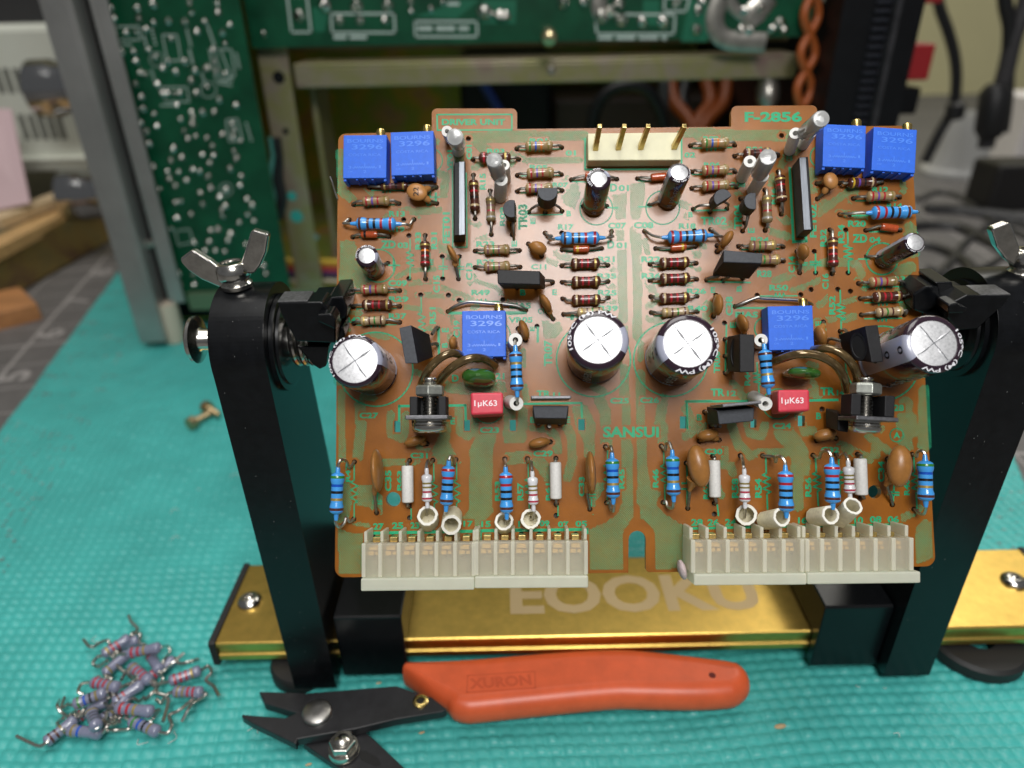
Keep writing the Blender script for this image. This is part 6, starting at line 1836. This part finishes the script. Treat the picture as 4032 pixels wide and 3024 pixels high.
ORW, YEW, RDW, GYW, BKW, PUW, WHW, BLW = (mat(n + '_wire_jacket', c, .45) for n, c in (('orange', (.36, .085, .018)), ('yellow', (.52, .34, .02)), ('red', (.36, .02, .03)), ('grey_white', (.44, .42, .35)), ('black', (.012, .012, .014)), ('purple', (.07, .02, .12)), ('cream', (.62, .55, .42)), ('dark_blue', (.01, .03, .16))))
for s_ in (0, 1):
    cable('orange_wire', [WY(u + (26 if (i + s_) % 2 else -30), v, 36 + .5 * ((i + s_) % 2)) for i, (u, v) in enumerate(((3212, -90), (3195, 60), (3182, 210), (3168, 350), (3150, 480)))], .2, ORW)
cable('grey_sleeve', [WY(u, v, 37) for u, v in ((3270, -60), (3290, 60), (3285, 200), (3255, 330), (3205, 450), (3180, 520))], .55, GYW)
cable('grey_sleeve', [WY(u, v, 39) for u, v in ((3210, -60), (3240, 80), (3230, 260), (3190, 420))], .35, GYW)
cable('red_wire', [WY(u, v, 36.6) for u, v in ((3310, -40), (3318, 110), (3312, 240), (3290, 360), (3275, 520))], .2, RDW)
cable('yellow_wire', [WY(u, v, 36.4) for u, v in ((3325, 40), (3345, 160), (3335, 300), (3305, 430), (3285, 540))], .22, YEW)
cable('purple_wire', [WY(u, v, 36.8) for u, v in ((3340, 180), (3352, 300), (3330, 420), (3300, 540))], .15, PUW)
for i, (u0, v0) in enumerate(((2640, 340), (2700, 350), (2780, 345), (2860, 350))):
    cable('orange_wire', [WY(u0, v0 - 30, 50), WY(u0 + 15 * (-1) ** i, v0 + 60, 49), WY(u0 + 70 - 50 * i, v0 + 130, 48), WY(u0 + 110 - 80 * i, v0 + 220, 47)], .45, ORW if i % 3 != 1 else BKW)
cable('black_cable', [WY(u, v, 46) for u, v in ((2320, 560), (2345, 430), (2400, 360), (2480, 338), (2550, 360), (2600, 440), (2630, 560))], .4, BKW)
cable('blue_wire', [WY(u, v, 48) for u, v in ((1900, 330), (1930, 380), (1960, 430), (2010, 520))], .3, BLW)
cable('grey_cable', [WY(u, v, 47) for u, v in ((2615, 320), (2612, 420), (2600, 560))], .35, mat('mid_grey_jacket', (.12, .12, .13), .5))
# rainbow bundle low on the left, tied
for i, m_ in enumerate((YEW, ORW, RDW, PUW, BKW, WHW)):
    dv = i * 14
    cable('bundle_wire', [WY(u, v + dv, 38.5) for u, v in ((1060, 880), (1072, 950), (1100, 1010), (1160, 1032), (1250, 1030), (1350, 1034), (1460, 1040))], .2, m_)
cable('cable_tie', [WY(u, v, 38.1) for u, v in ((1185, 990), (1180, 1030), (1178, 1075), (1180, 1130))], .24, WHW)
for i, m_ in enumerate((mat('pale_teal_jacket', (.12, .42, .36), .4), BKW, BKW)):
    cable('loom_wire', [WY(u + 14 * i, v, 37.2) for u, v in ((1075 - 8 * i, 540), (1085 - 8 * i, 620), (1070, 700), (1085, 780), (1070, 860))], .24, m_)
cable('red_wire', [WY(u, v, 36.0) for u, v in ((905, -30), (930, 80), (945, 220), (965, 420), (985, 640))], .16, RDW)

# ================================================================== OTHER THINGS ROUND THE BENCH
PSU = mat('pale_green_grey_paint', (.78, .80, .70), .45, noise=(.3, .05))
ps = thing('power_supply', 'pale bench instrument with vent slots at the far left', 'instrument', (-34, 60, 0))
Yq = 56
a, b_ = WY(-420, 690, Yq), WY(420, 92, Yq)
MB().box((a.x, Yq, a.z), (b_.x, Yq + 20, b_.z)).build('case', PSU, ps, bevel=.4)
for r0, (y0, y1, xs) in enumerate(((268, 368, (-140, -100, -60, -20, 18, 58, 98, 138)), (450, 550, (-100, -60, -20, 20, 78, 116, 152, 190, 225)))):
    for u in xs:
        A1, B1 = WY(u, y1, Yq), WY(u, y0, Yq)
        MB().box((B1.x - .22, Yq - .02, A1.z), (B1.x + .22, Yq + .01, B1.z)).build('vent_slot', mat('vent_shadow', (.16, .165, .14), .8), ps)
A1 = WY(0, 620, Yq)
MB().box((a.x + .2, Yq - .5, A1.z - .3), (b_.x - .2, Yq + .01, A1.z)).build('ledge', PSU, ps, bevel=.1)
CHROME = mat('chrome', (.5, .5, .5), .12, 1.0)
for (u, v, hgt), in (((190, 350, 1.75),), ((312, 770, 1.75),)):
    c = WY(u - 55, v, 50)
    MB().lathe((c.x, 50, c.z), (c.x + 3.0, 50, c.z), [(0, hgt * .8), (.08, hgt), (.5, hgt), (.62, hgt * .9), (1, hgt * .9)], 28).build('chrome_knob', CHROME, ps)
tag(MB().box((-70, 62, 13.0), (-26, 90, 24)).build('black_case', mat('charcoal_case', (.03, .029, .031), .5), bevel=.5), 'dark case standing on the pale instrument at top left', 'case')
# pink sheet, wood, bracket
q = [WY(u, v, Yv) for u, v, Yv in ((-160, 860, 46), (120, 800, 47), (45, 430, 51), (-200, 430, 50))]
mb = MB()
nrm = (q[1] - q[0]).cross(q[3] - q[0]).normalized() * .06
mb.hexa([p - nrm for p in q], [p + nrm for p in q])
tag(mb.build('paper_card', mat('pink_paper', (.62, .45, .47), .7)), 'pink card leaning at the left edge of the photo', 'paper')
for lab, (u0, v0), (u1, v1), w, hh, zz, m_ in (('long pale wood strip below the pink card', (-80, 985), (290, 800), 1.5, .8, 3.2, mat('pale_wood', (.58, .36, .15), .6, noise=(1, .25), stretch=(.3, 3, 3))),
                                     ('second pale wood strip behind the bracket', (-40, 860), (300, 735), 1.3, .7, 4.0, mat('light_wood', (.66, .50, .30), .6, noise=(1, .2), stretch=(.3, 3, 3))),
                                     ('short orange wood block at the left edge', (-120, 1215), (110, 1160), 4.0, .9, .9, mat('orange_wood', (.42, .19, .07), .6, noise=(.8, .25), stretch=(.3, 3, 3)))):
    A1, B1 = MAT(u0, v0, zz), MAT(u1, v1, zz)
    d = (B1 - A1).normalized()
    s_ = Vector((-d.y, d.x, 0)) * w
    t_ = [A1 - s_ * .5, B1 - s_ * .5, B1 + s_ * .5, A1 + s_ * .5]
    dn = Vector((0, 0, hh if zz > 1 else 1.2))
    tag(MB().hexa([p - dn for p in t_], t_).build('wood_strip', m_, bevel=.06), lab, 'wood', 'wood pieces at the left')
A1, B1 = MAT(130, 1115, .1), MAT(470, 925, .1)
d = (B1 - A1).normalized()
s_ = Vector((-d.y, d.x, 0))
zb_ = thing('metal_bracket', 'yellowish folded zinc bracket lying left of the chassis post', 'bracket', tuple(A1))
ZW = mat('brown_gold_zinc', (.36, .25, .10), .3, .75, noise=(.35, .3), ramp=[(.3, (.22, .12, .10)), (.5, (.40, .29, .10)), (.7, (.30, .26, .12))])
up = Vector((0, 0, 1))
for nm, q in (('front_flange', [A1 - d * 5, B1, B1 + up * 2.6, A1 - d * 5 + up * 2.6]), ('top_web', [A1 - d * 5 + up * 2.61, B1 + up * 2.61, B1 + up * 2.8 + s_ * 5, A1 - d * 5 + up * 2.8 + s_ * 5])):
    n_ = (q[1] - q[0]).cross(q[3] - q[0]).normalized() * .06
    MB().hexa([p - n_ for p in q], [p + n_ for p in q]).build(nm, ZW, zb_, bevel=.04)

# right side background
cp = MAT(3760, 668, 0)
CUP = mat('frosted_clear_plastic', (.80, .80, .78), .35, trans=.3)
cu_ = MB().lathe(cp - Vector((0, 0, .34)), cp + Vector((0, 0, 5.2)), [(0, 3.0), (.04, 3.05), (.10, 2.95), (.14, 2.65), (.95, 2.15), (1, 2.2), (1.0, 2.08), (.14, 2.5), (.12, .1)], 36, caps=False)
tag(cu_.build('plastic_cup', CUP), 'frosted plastic cup upside down on the bench at right', 'cup')
a = MAT(4110, 650, 0)
tag(MB().box((a.x - 3.2, a.y, -.34), (a.x + 5, a.y + 6, 6.3)).build('white_box', mat('white_card', (.80, .76, .74), .6), bevel=.2), 'white box cut by the right edge of the photo', 'box')
a = MAT(3885, 830, 0)
tag(MB().box((a.x, a.y, -.34), (a.x + 12, a.y + 3.5, 3.5)).build('black_box', mat('black_plastic_case', (.012, .011, .011), .5), bevel=.3), 'low black box below the white box at right', 'box')
BC = mat('black_cable_jacket', (.014, .014, .015), .45)
BC2 = mat('braided_dark_jacket', (.045, .043, .046), .5, bump=(3, .6, .05))
GC = 'black cables at the right'
for lab, pts, r, m_ in (('thin black cable hanging from the red terminal to the cup', [WY(u, v, 62) for u, v in ((3690, -40), (3700, 30), (3735, 130), (3760, 230), (3765, 330), (3750, 430), (3700, 520), (3640, 640))], .42, BC),
                        ('thick braided cable running down at the far right', [WY(u, v, 58) for u, v in ((4060, -60), (4030, 40), (3990, 150), (3965, 260), (3935, 370), (3905, 470), (3880, 580))], .62, BC2),
                        ('straight black cable joining the braided one at top right', [WY(u, v, 58) for u, v in ((3952, -60), (3958, 20), (3975, 110), (3968, 250), (3960, 400), (3945, 520))], .5, BC)):
    tag(cable('cable', pts, r, m_, None), lab, 'cable', GC)
for lab, pts, r in (('dark cable curving on the bench behind the right jaw', [MAT(u, v, 0) for u, v in ((3560, 905), (3660, 893), (3780, 905), (3880, 950), (3990, 1010))], .5), ('second dark cable looping behind the right jaw', [MAT(u, v, 0) for u, v in ((3600, 965), (3700, 985), (3800, 1035), (3825, 1090), (3790, 1150))], .42), ('black cable crossing in front of the low black box', [MAT(u, v, 0) for u, v in ((3640, 830), (3760, 835), (3880, 850), (4040, 870))], .6)):
    tag(cable('cable', pts, r, BC, None), lab, 'cable', GC)
for lab, pts, r in (('grey cable lying in a loop on the bench at far right', [MAT(u, v, 0) for u, v in ((3640, 1120), (3720, 1060), (3800, 960), (3880, 900), (3960, 880), (4050, 900))], .3), ('thin cable crossing the bench above the right wing nut', [MAT(u, v, 0) for u, v in ((3610, 790), (3700, 760), (3800, 790), (3900, 870), (4050, 940))], .28), ('thin cable curling under the right wing nut', [MAT(u, v, 0) for u, v in ((3650, 1060), (3740, 1080), (3860, 1060), (3960, 1010), (4050, 980))], .25)):
    tag(cable('cable', pts, r, mat('grey_cable_jacket', (.022, .022, .023), .5), None), lab, 'cable', 'grey cables on the bench at the right')
for lab, pts, r0 in (('black plug at the lower end of the thin cable', [WY(3768, 400, 61.5), WY(3755, 470, 61.5)], .75), ('black plug at the lower end of the braided cable', [WY(3925, 330, 57.5), WY(3895, 540, 57.5)], 1.1)):
    tag(MB().lathe(pts[0], pts[1], [(0, r0 * .6), (.15, r0), (.85, r0), (1, r0 * .7)], 14).build('plug', BC), lab, 'plug', 'black plugs')

# ================================================================== LOOSE THINGS ON THE MAT
# side cutter
cut = thing('side_cutter', 'flush cutter with an orange-red grip and black jaws lying before the vise', 'cutting pliers', tuple(MAT(1400, 2800, 0)))
GRIP = mat('orange_red_grip', (.72, .115, .036), .38, noise=(2, .10), bump=(30, .12, .006))
BLKST = mat('blackened_steel', (.014, .014, .016), .42, noise=(5, .3), bump=(50, .1, .004))


def uv(z, pts, h):
    return [tuple(MAT(*px(z, *p), h))[:2] for p in pts]


hp = [(1588, 2670), (1600, 2652), (1640, 2639), (1985, 2606), (2200, 2588), (2400, 2579), (2532, 2584), (2735, 2607), (2871, 2625), (2915, 2643), (2943, 2675), (2952, 2715), (2940, 2745), (2910, 2768), (2871, 2779), (2735, 2786), (2532, 2783), (2400, 2784), (2052, 2818), (1900, 2834), (1840, 2838), (1790, 2826), (1770, 2808), (1756, 2790), (1700, 2752)]
hp2 = [tuple(MAT(u, v, .46))[:2] for u, v in hp]
def rounded_slab(poly, z0, z1, r):
    """pillow-edged slab from an outline"""
    pts = [Vector((x, y, 0)) for x, y in poly]
    ring_ = spline(pts + [pts[0]], 4)[:-1]
    n = len(ring_)
    ar = sum(ring_[i].x * ring_[(i + 1) % n].y - ring_[(i + 1) % n].x * ring_[i].y for i in range(n))
    if ar < 0:
        ring_ = ring_[::-1]
    nr = []
    for i in range(n):
        d = (ring_[(i + 2) % n] - ring_[i - 2]).normalized()
        nr.append(Vector((-d.y, d.x, 0)))
    x0_ = min(p.x for p in ring_)
    rr = [r * (.22 + .78 * min(1, max(0, (p.x - x0_ - .12) / 1.7)) ** .8) for p in ring_]
    mb = MB()
    vs = []
    lev = 13
    for j in range(lev):
        a = -math.pi / 2 + math.pi * j / (lev - 1)
        for p, q, r_ in zip(ring_, nr, rr):
            vs.append(p + q * (r_ * (1 - math.cos(a))) + Vector((0, 0, (z0 + z1) / 2 + (z1 - z0) / 2 * math.sin(a))))
    fs = [(j * n + i, j * n + (i + 1) % n, (j + 1) * n + (i + 1) % n, (j + 1) * n + i) for j in range(lev - 1) for i in range(n)]
    mb.add(vs, fs, 0, True)
    mb.add(vs[-n:], [tuple(range(n))], 0, True)
    return mb


gr = rounded_slab(hp2, .06, .90, .40).build('grip', GRIP, cut)
t = MB()
o0, o1, o2 = MAT(1850, 2714, .9), MAT(2095, 2697, .9), MAT(1846, 2672, .9)
put_text(t, 'XURON', o0, o1 - o0, o2 - o0, bold=.04)
t.strip([MAT(1838, 2726, .9), MAT(2108, 2709, .9), MAT(2106, 2644, .9), MAT(1842, 2660, .9)], .03, closed=True)
for i, v in enumerate(t.v):
    t.v[i] = Vector((v.x, v.y, .9035))
t.build('raised_lettering', mat('orange_grip_letters', (.60, .085, .026), .6), gr)
c = MAT(2804, 2662, .87)
MB().lathe((c.x, c.y, .7), (c.x, c.y, .903), [(0, .07), (1, .085)], 16).build('grip_hole', mat('deep_red_hole', (.12, .01, .006), .7), gr)
h1_ = [(1205, 2729), (1560, 2700), (1700, 2745), (1760, 2792), (1745, 2802), (1560, 2832), (1400, 2870), (1171, 2910), (1164, 2930), (1135, 2915), (990, 2845), (951, 2820), (953, 2812), (1010, 2818), (1124, 2826), (1180, 2800)]
MB().prism([tuple(MAT(u, v, .72))[:2] for u, v in h1_], .48, .72).build('lower_jaw', BLKST, cut, bevel=.03)
h2_ = [(1019, 2722), (1200, 2727), (1260, 2740), (1240, 2800), (1170, 2808), (1040, 2768), (1034, 2752)]
MB().prism([tuple(MAT(u, v, .46))[:2] for u, v in h2_], .2, .46).build('upper_jaw', BLKST, cut, bevel=.03)
h3_ = [(1190, 2925), (1330, 2880), (1440, 2880), (1500, 2935), (1600, 3030), (1680, 3110), (1480, 3110), (1360, 3040)]
MB().prism([tuple(MAT(u, v, .44))[:2] for u, v in h3_], .2, .44).build('second_handle', BLKST, cut, bevel=.03)
h4_ = [(1408, 2958), (1440, 2955), (1490, 2985), (1500, 3010), (1480, 3018), (1420, 2990)]
MB().prism([tuple(MAT(u, v, .447))[:2] for u, v in h4_], .43, .447).build('slot', mat('bore_dark', (.004, .004, .004), .7), cut)
c = MAT(1249, 2808, .74)
MB().lathe((c.x, c.y, .70), (c.x, c.y, .84), [(0, .36), (.5, .36), (.8, .345), (1, .30), (1.02, .1)], 30).build('pivot_rivet', DSTEEL, cut)
c = MAT(1656, 2762, .73)
MB().lathe((c.x, c.y, .70), (c.x, c.y, .78), [(0, .19), (.8, .19), (1, .16), (1, .10), (.2, .09)], 22, caps=False).build('eyelet', BRASS, cut)
MB().lathe((c.x, c.y, .715), (c.x, c.y, .727), [(0, .1), (1, .1)], 18).build('eyelet_hole', mat('bore_dark', (.004, .004, .004), .7), cut)
c = MAT(1352, 2942, .6)
MB().lathe((c.x, c.y, .44), (c.x, c.y, .62), [(0, .34), (.25, .36), (.3, .32), (.5, .33), (.55, .36), (1, .34)], 26).build('washer', STEEL, cut)
n_ = MB()
vs = [Vector((c.x + .31 * math.cos(R(60 * i)), c.y + .31 * math.sin(R(60 * i)), z_)) for z_ in (.62, .84) for i in range(6)]
n_.add(vs, [(5, 4, 3, 2, 1, 0), (6, 7, 8, 9, 10, 11)] + [(i, (i + 1) % 6, 6 + (i + 1) % 6, 6 + i) for i in range(6)])
n_.build('hex_nut', STEEL, cut, bevel=.03)
MB().lathe((c.x, c.y, .83), (c.x, c.y, .92), [(0, .17), (.6, .16), (1, .1)], 20).build('bolt_end', STEEL, cut)

# pile of pulled resistors
PILE = [
    ('lilac resistor with crimson bands on top at the upper end of the pile', (1005, 752), (1275, 700), .55, 'rrG', [(1275, 700), (1330, 690), (1345, 740), (1300, 800), (1285, 860)], [(1005, 752), (940, 760), (900, 800), (940, 860), (985, 905), (960, 960)]),
    ('lilac resistor with crimson bands at the upper left of the pile', (825, 742), (1010, 632), .32, 'Grr', [(825, 742), (770, 780), (735, 830), (780, 855), (850, 805)], [(1010, 632), (1060, 590), (1110, 600), (1105, 670), (1150, 680)]),
    ('lilac resistor seen end on near the top of the pile', (875, 860), (965, 790), .3, 'O', [(875, 860), (850, 930), (880, 950)], [(965, 790), (950, 760)]),
    ('lilac resistor with crimson bands lying below the topmost ones', (1032, 848), (1192, 975), .3, 'Orrr', [(1192, 975), (1230, 1010), (1290, 960), (1260, 900)], [(1032, 848), (1010, 900), (1050, 950)]),
    ('short lilac resistor with one crimson band at the right of the topmost', (1198, 770), (1255, 870), .3, 'r', [(1255, 870), (1260, 910), (1310, 880), (1350, 840), (1460, 745)], [(1198, 770), (1180, 740)]),
    ('lilac resistor with crimson bands at the right end of the pile', (1335, 975), (1595, 880), .3, 'rrrG', [(1595, 880), (1650, 850), (1675, 900), (1630, 960), (1690, 1010), (1735, 1090)], [(1335, 975), (1260, 1000), (1240, 1060), (1320, 1090), (1330, 1150), (1290, 1290)]),
    ('lilac resistor with olive bands below the right end one', (1372, 1052), (1610, 1058), .3, 'OOrr', [(1610, 1058), (1630, 1080), (1540, 1140), (1500, 1180), (1440, 1290)], [(1372, 1052), (1320, 1080), (1340, 1130)]),
    ('lilac resistor with four crimson bands at the left middle of the pile', (725, 975), (945, 1022), .5, 'rrrO', [(725, 975), (650, 990), (620, 1050), (660, 1075)], [(945, 1022), (1000, 1000), (1060, 970), (1140, 900)]),
    ('lilac resistor with green and blue bands at the left of the pile', (585, 1142), (830, 1058), .5, 'gbkO', [(585, 1142), (540, 1150), (490, 1175), (510, 1100)], [(830, 1058), (900, 1080), (920, 1040)]),
    ('lilac resistor with crimson bands at the centre of the pile', (912, 1180), (1218, 1212), .5, 'rrG', [(1218, 1212), (1260, 1200), (1210, 1270), (1190, 1290)], [(912, 1180), (850, 1200), (840, 1310)]),
    ('lilac resistor with a blue band at the lower right of the pile', (1030, 1280), (1262, 1378), .3, 'gbkO', [(1262, 1378), (1330, 1380), (1360, 1310), (1340, 1240), (1420, 1200), (1530, 1110)], [(1030, 1280), (990, 1260), (1010, 1250)]),
    ('lilac resistor with black bands standing up at the lower left', (715, 1195), (765, 1335), .55, 'Okkk', [(765, 1335), (790, 1365), (900, 1360), (1020, 1350), (1100, 1310), (1190, 1300)], [(715, 1195), (660, 1200), (560, 1240)]),
    ('lilac resistor lying lowest at the lower left of the pile', (535, 1358), (810, 1385), .28, 'Ob', [(535, 1358), (480, 1350), (455, 1300), (500, 1260)], [(810, 1385), (850, 1330), (920, 1290)]),
    ('lilac resistor with brown end at the bottom left of the pile', (425, 1395), (530, 1320), .3, 'nnO', [(425, 1395), (380, 1450), (310, 1485), (230, 1455), (130, 1405)], [(540, 1310), (590, 1260), (640, 1220)]),
    ('lilac resistor half buried at the middle of the pile', (955, 1095), (1070, 1025), .28, 'nr', [(955, 1095), (900, 1120), (930, 1160)], [(1070, 1025), (1120, 1010)]),
    ('greyish lilac resistor hidden under the left middle ones', (640, 1230), (800, 1150), .2, 'rr', [(640, 1230), (560, 1260), (500, 1230), (455, 1170), (470, 1120)], [(800, 1150), (850, 1100), (900, 1090), (880, 1040), (930, 1000)]),
    ('greyish lilac resistor peeping out under the topmost one', (900, 700), (1060, 650), .2, 'Or', [(900, 700), (860, 650), (800, 660), (720, 700), (660, 640)], [(1060, 650), (1040, 600), (1090, 560), (1040, 500), (1020, 450)]),
    ('greyish lilac resistor under the centre of the pile', (850, 1230), (960, 1140), .2, 'kO', [(850, 1230), (800, 1280), (850, 1320), (920, 1290), (900, 1240)], [(960, 1140), (1010, 1120), (1060, 1110), (1100, 1130), (1140, 1100)]),
    ('greyish lilac resistor beneath the right end of the pile', (1230, 900), (1330, 830), .2, 'rG', [(1230, 900), (1200, 960), (1250, 1010), (1200, 1070), (1150, 1120)], [(1330, 830), (1390, 790), (1420, 830), (1480, 820), (1570, 795)]),
]
for i, (lab, a, b_, zc, bands, l1, l2) in enumerate(PILE):
    A1, B1 = MAT(*px('T', *a), zc), MAT(*px('T', *b_), zc + (.12 if i in (0, 11) else 0))
    d = (B1 - A1)
    if d.length < .78:
        A1, B1 = A1 - d.normalized() * (.78 - d.length) * .5 - Vector((0, 0, .05)), B1 + d.normalized() * (.78 - d.length) * .5
    o = res_body(A1, B1, .150, 'lilac', bands, ts=[.2 + .17 * k for k in range(len(bands))], name='loose_resistor', fat=.9)
    tag(o, lab, 'resistor', 'pulled resistors heaped on the mat')
    for l_ in (l1, l2):
        if len(l_) < 4:
            x_, y_ = l_[-1]
            g_ = 1 if i % 2 else -1
            l_ = l_ + [(x_ + 35 * g_, y_ - 30), (x_ + 60 * g_, y_ + 15), (x_ + 105 * g_, y_ - 20)]
        P_ = [MAT(*px('T', *p), .16 + .22 * abs(math.sin(k * 1.7 + i))) for k, p in enumerate(l_)]
        near = A1 if (P_[0] - A1).length < (P_[0] - B1).length else B1
        P_[0] = near
        MB().tube(spline(P_, 5), .043, 8).build('lead', LEAD, o)
BS = mat('dull_brass_screw', (.48, .36, .20), .38, .9, noise=(3, .2))
for lab, hd, tip in (('brass screw lying nearest the vise with its head to the left', (742, 1672), (800, 1640)), ('brass screw crossing behind with its head up', (808, 1600), (890, 1650))):
    A1, B1 = MAT(*hd, .25), MAT(*tip, .25)
    L = (B1 - A1).length
    pr_ = [(0, .14), (.02, .28), (.25, .28), (.27, .14)]
    for k in range(8):
        pr_ += [(.3 + .085 * k, .15), (.34 + .085 * k, .12)]
    tag(MB().lathe(A1, A1 + (B1 - A1).normalized() * 1.15, pr_ + [(1.0, .05)], 16).build('brass_screw', BS), lab, 'screw', 'brass screws on the mat')
CR = mat('tan_crumb', (.5, .36, .2), .7)
for u, v in ((3072, 2860), (1490, 2690), (1660, 2885), (1215, 3010)):
    c = MAT(u, v, 0.0)
    k = .10 if u == 3072 else .05
    tag(MB().ell(c, Vector((k * 1.6, .02, 0)), Vector((0, k * .7, 0)), Vector((0, 0, k * .5)), 0, 8, 5).build('crumb', CR), {3072: 'largest tan crumb on the mat at the lower right', 1490: 'tiny tan crumb behind the cutter beside the sliding block', 1660: 'tiny tan crumb just below the cutter eyelet', 1215: 'tiny tan crumb at the bottom edge beside the cutter'}[u], 'crumb', 'crumbs on the mat')
# stray wire at the left edge of the board and a tuft on a connector
MB().tube(spline([PB('A', *p) for p in ((0, 815, .25), (25, 880, .2), (50, 970, .1), (82, 1060, .02))], 5), .022, 6).build('stray_wire', LEAD, board)
MB().ell(PB('L', 172, 690, .45), Vector((.09, .02, 0)), Vector((-.05, .22, 0)), Vector((0, 0, .22)), 0, 10, 8).build('glue_blob', mat('pinkish_glue', (.52, .42, .42), .6, bump=(14, .8, .03)), board)
# lint lying on the mat
li = MB()
for k in range(46):
    c = Vector((random.uniform(-12, 12), random.uniform(10.5, 30), .02))
    q = random.uniform(0, 6)
    l = random.uniform(.05, .22)
    li.tube(spline([c, c + Vector((math.cos(q) * l, math.sin(q) * l, .03)), c + Vector((math.cos(q + .9) * l * 1.6, math.sin(q + .9) * l * 1.6, 0))], 3), .008, 4)
li = li.build('lint', mat('pale_lint', (.62, .62, .58), .9))
li['kind'] = 'stuff'
li['label'] = 'scattered pale lint fibres lying on the teal mat'
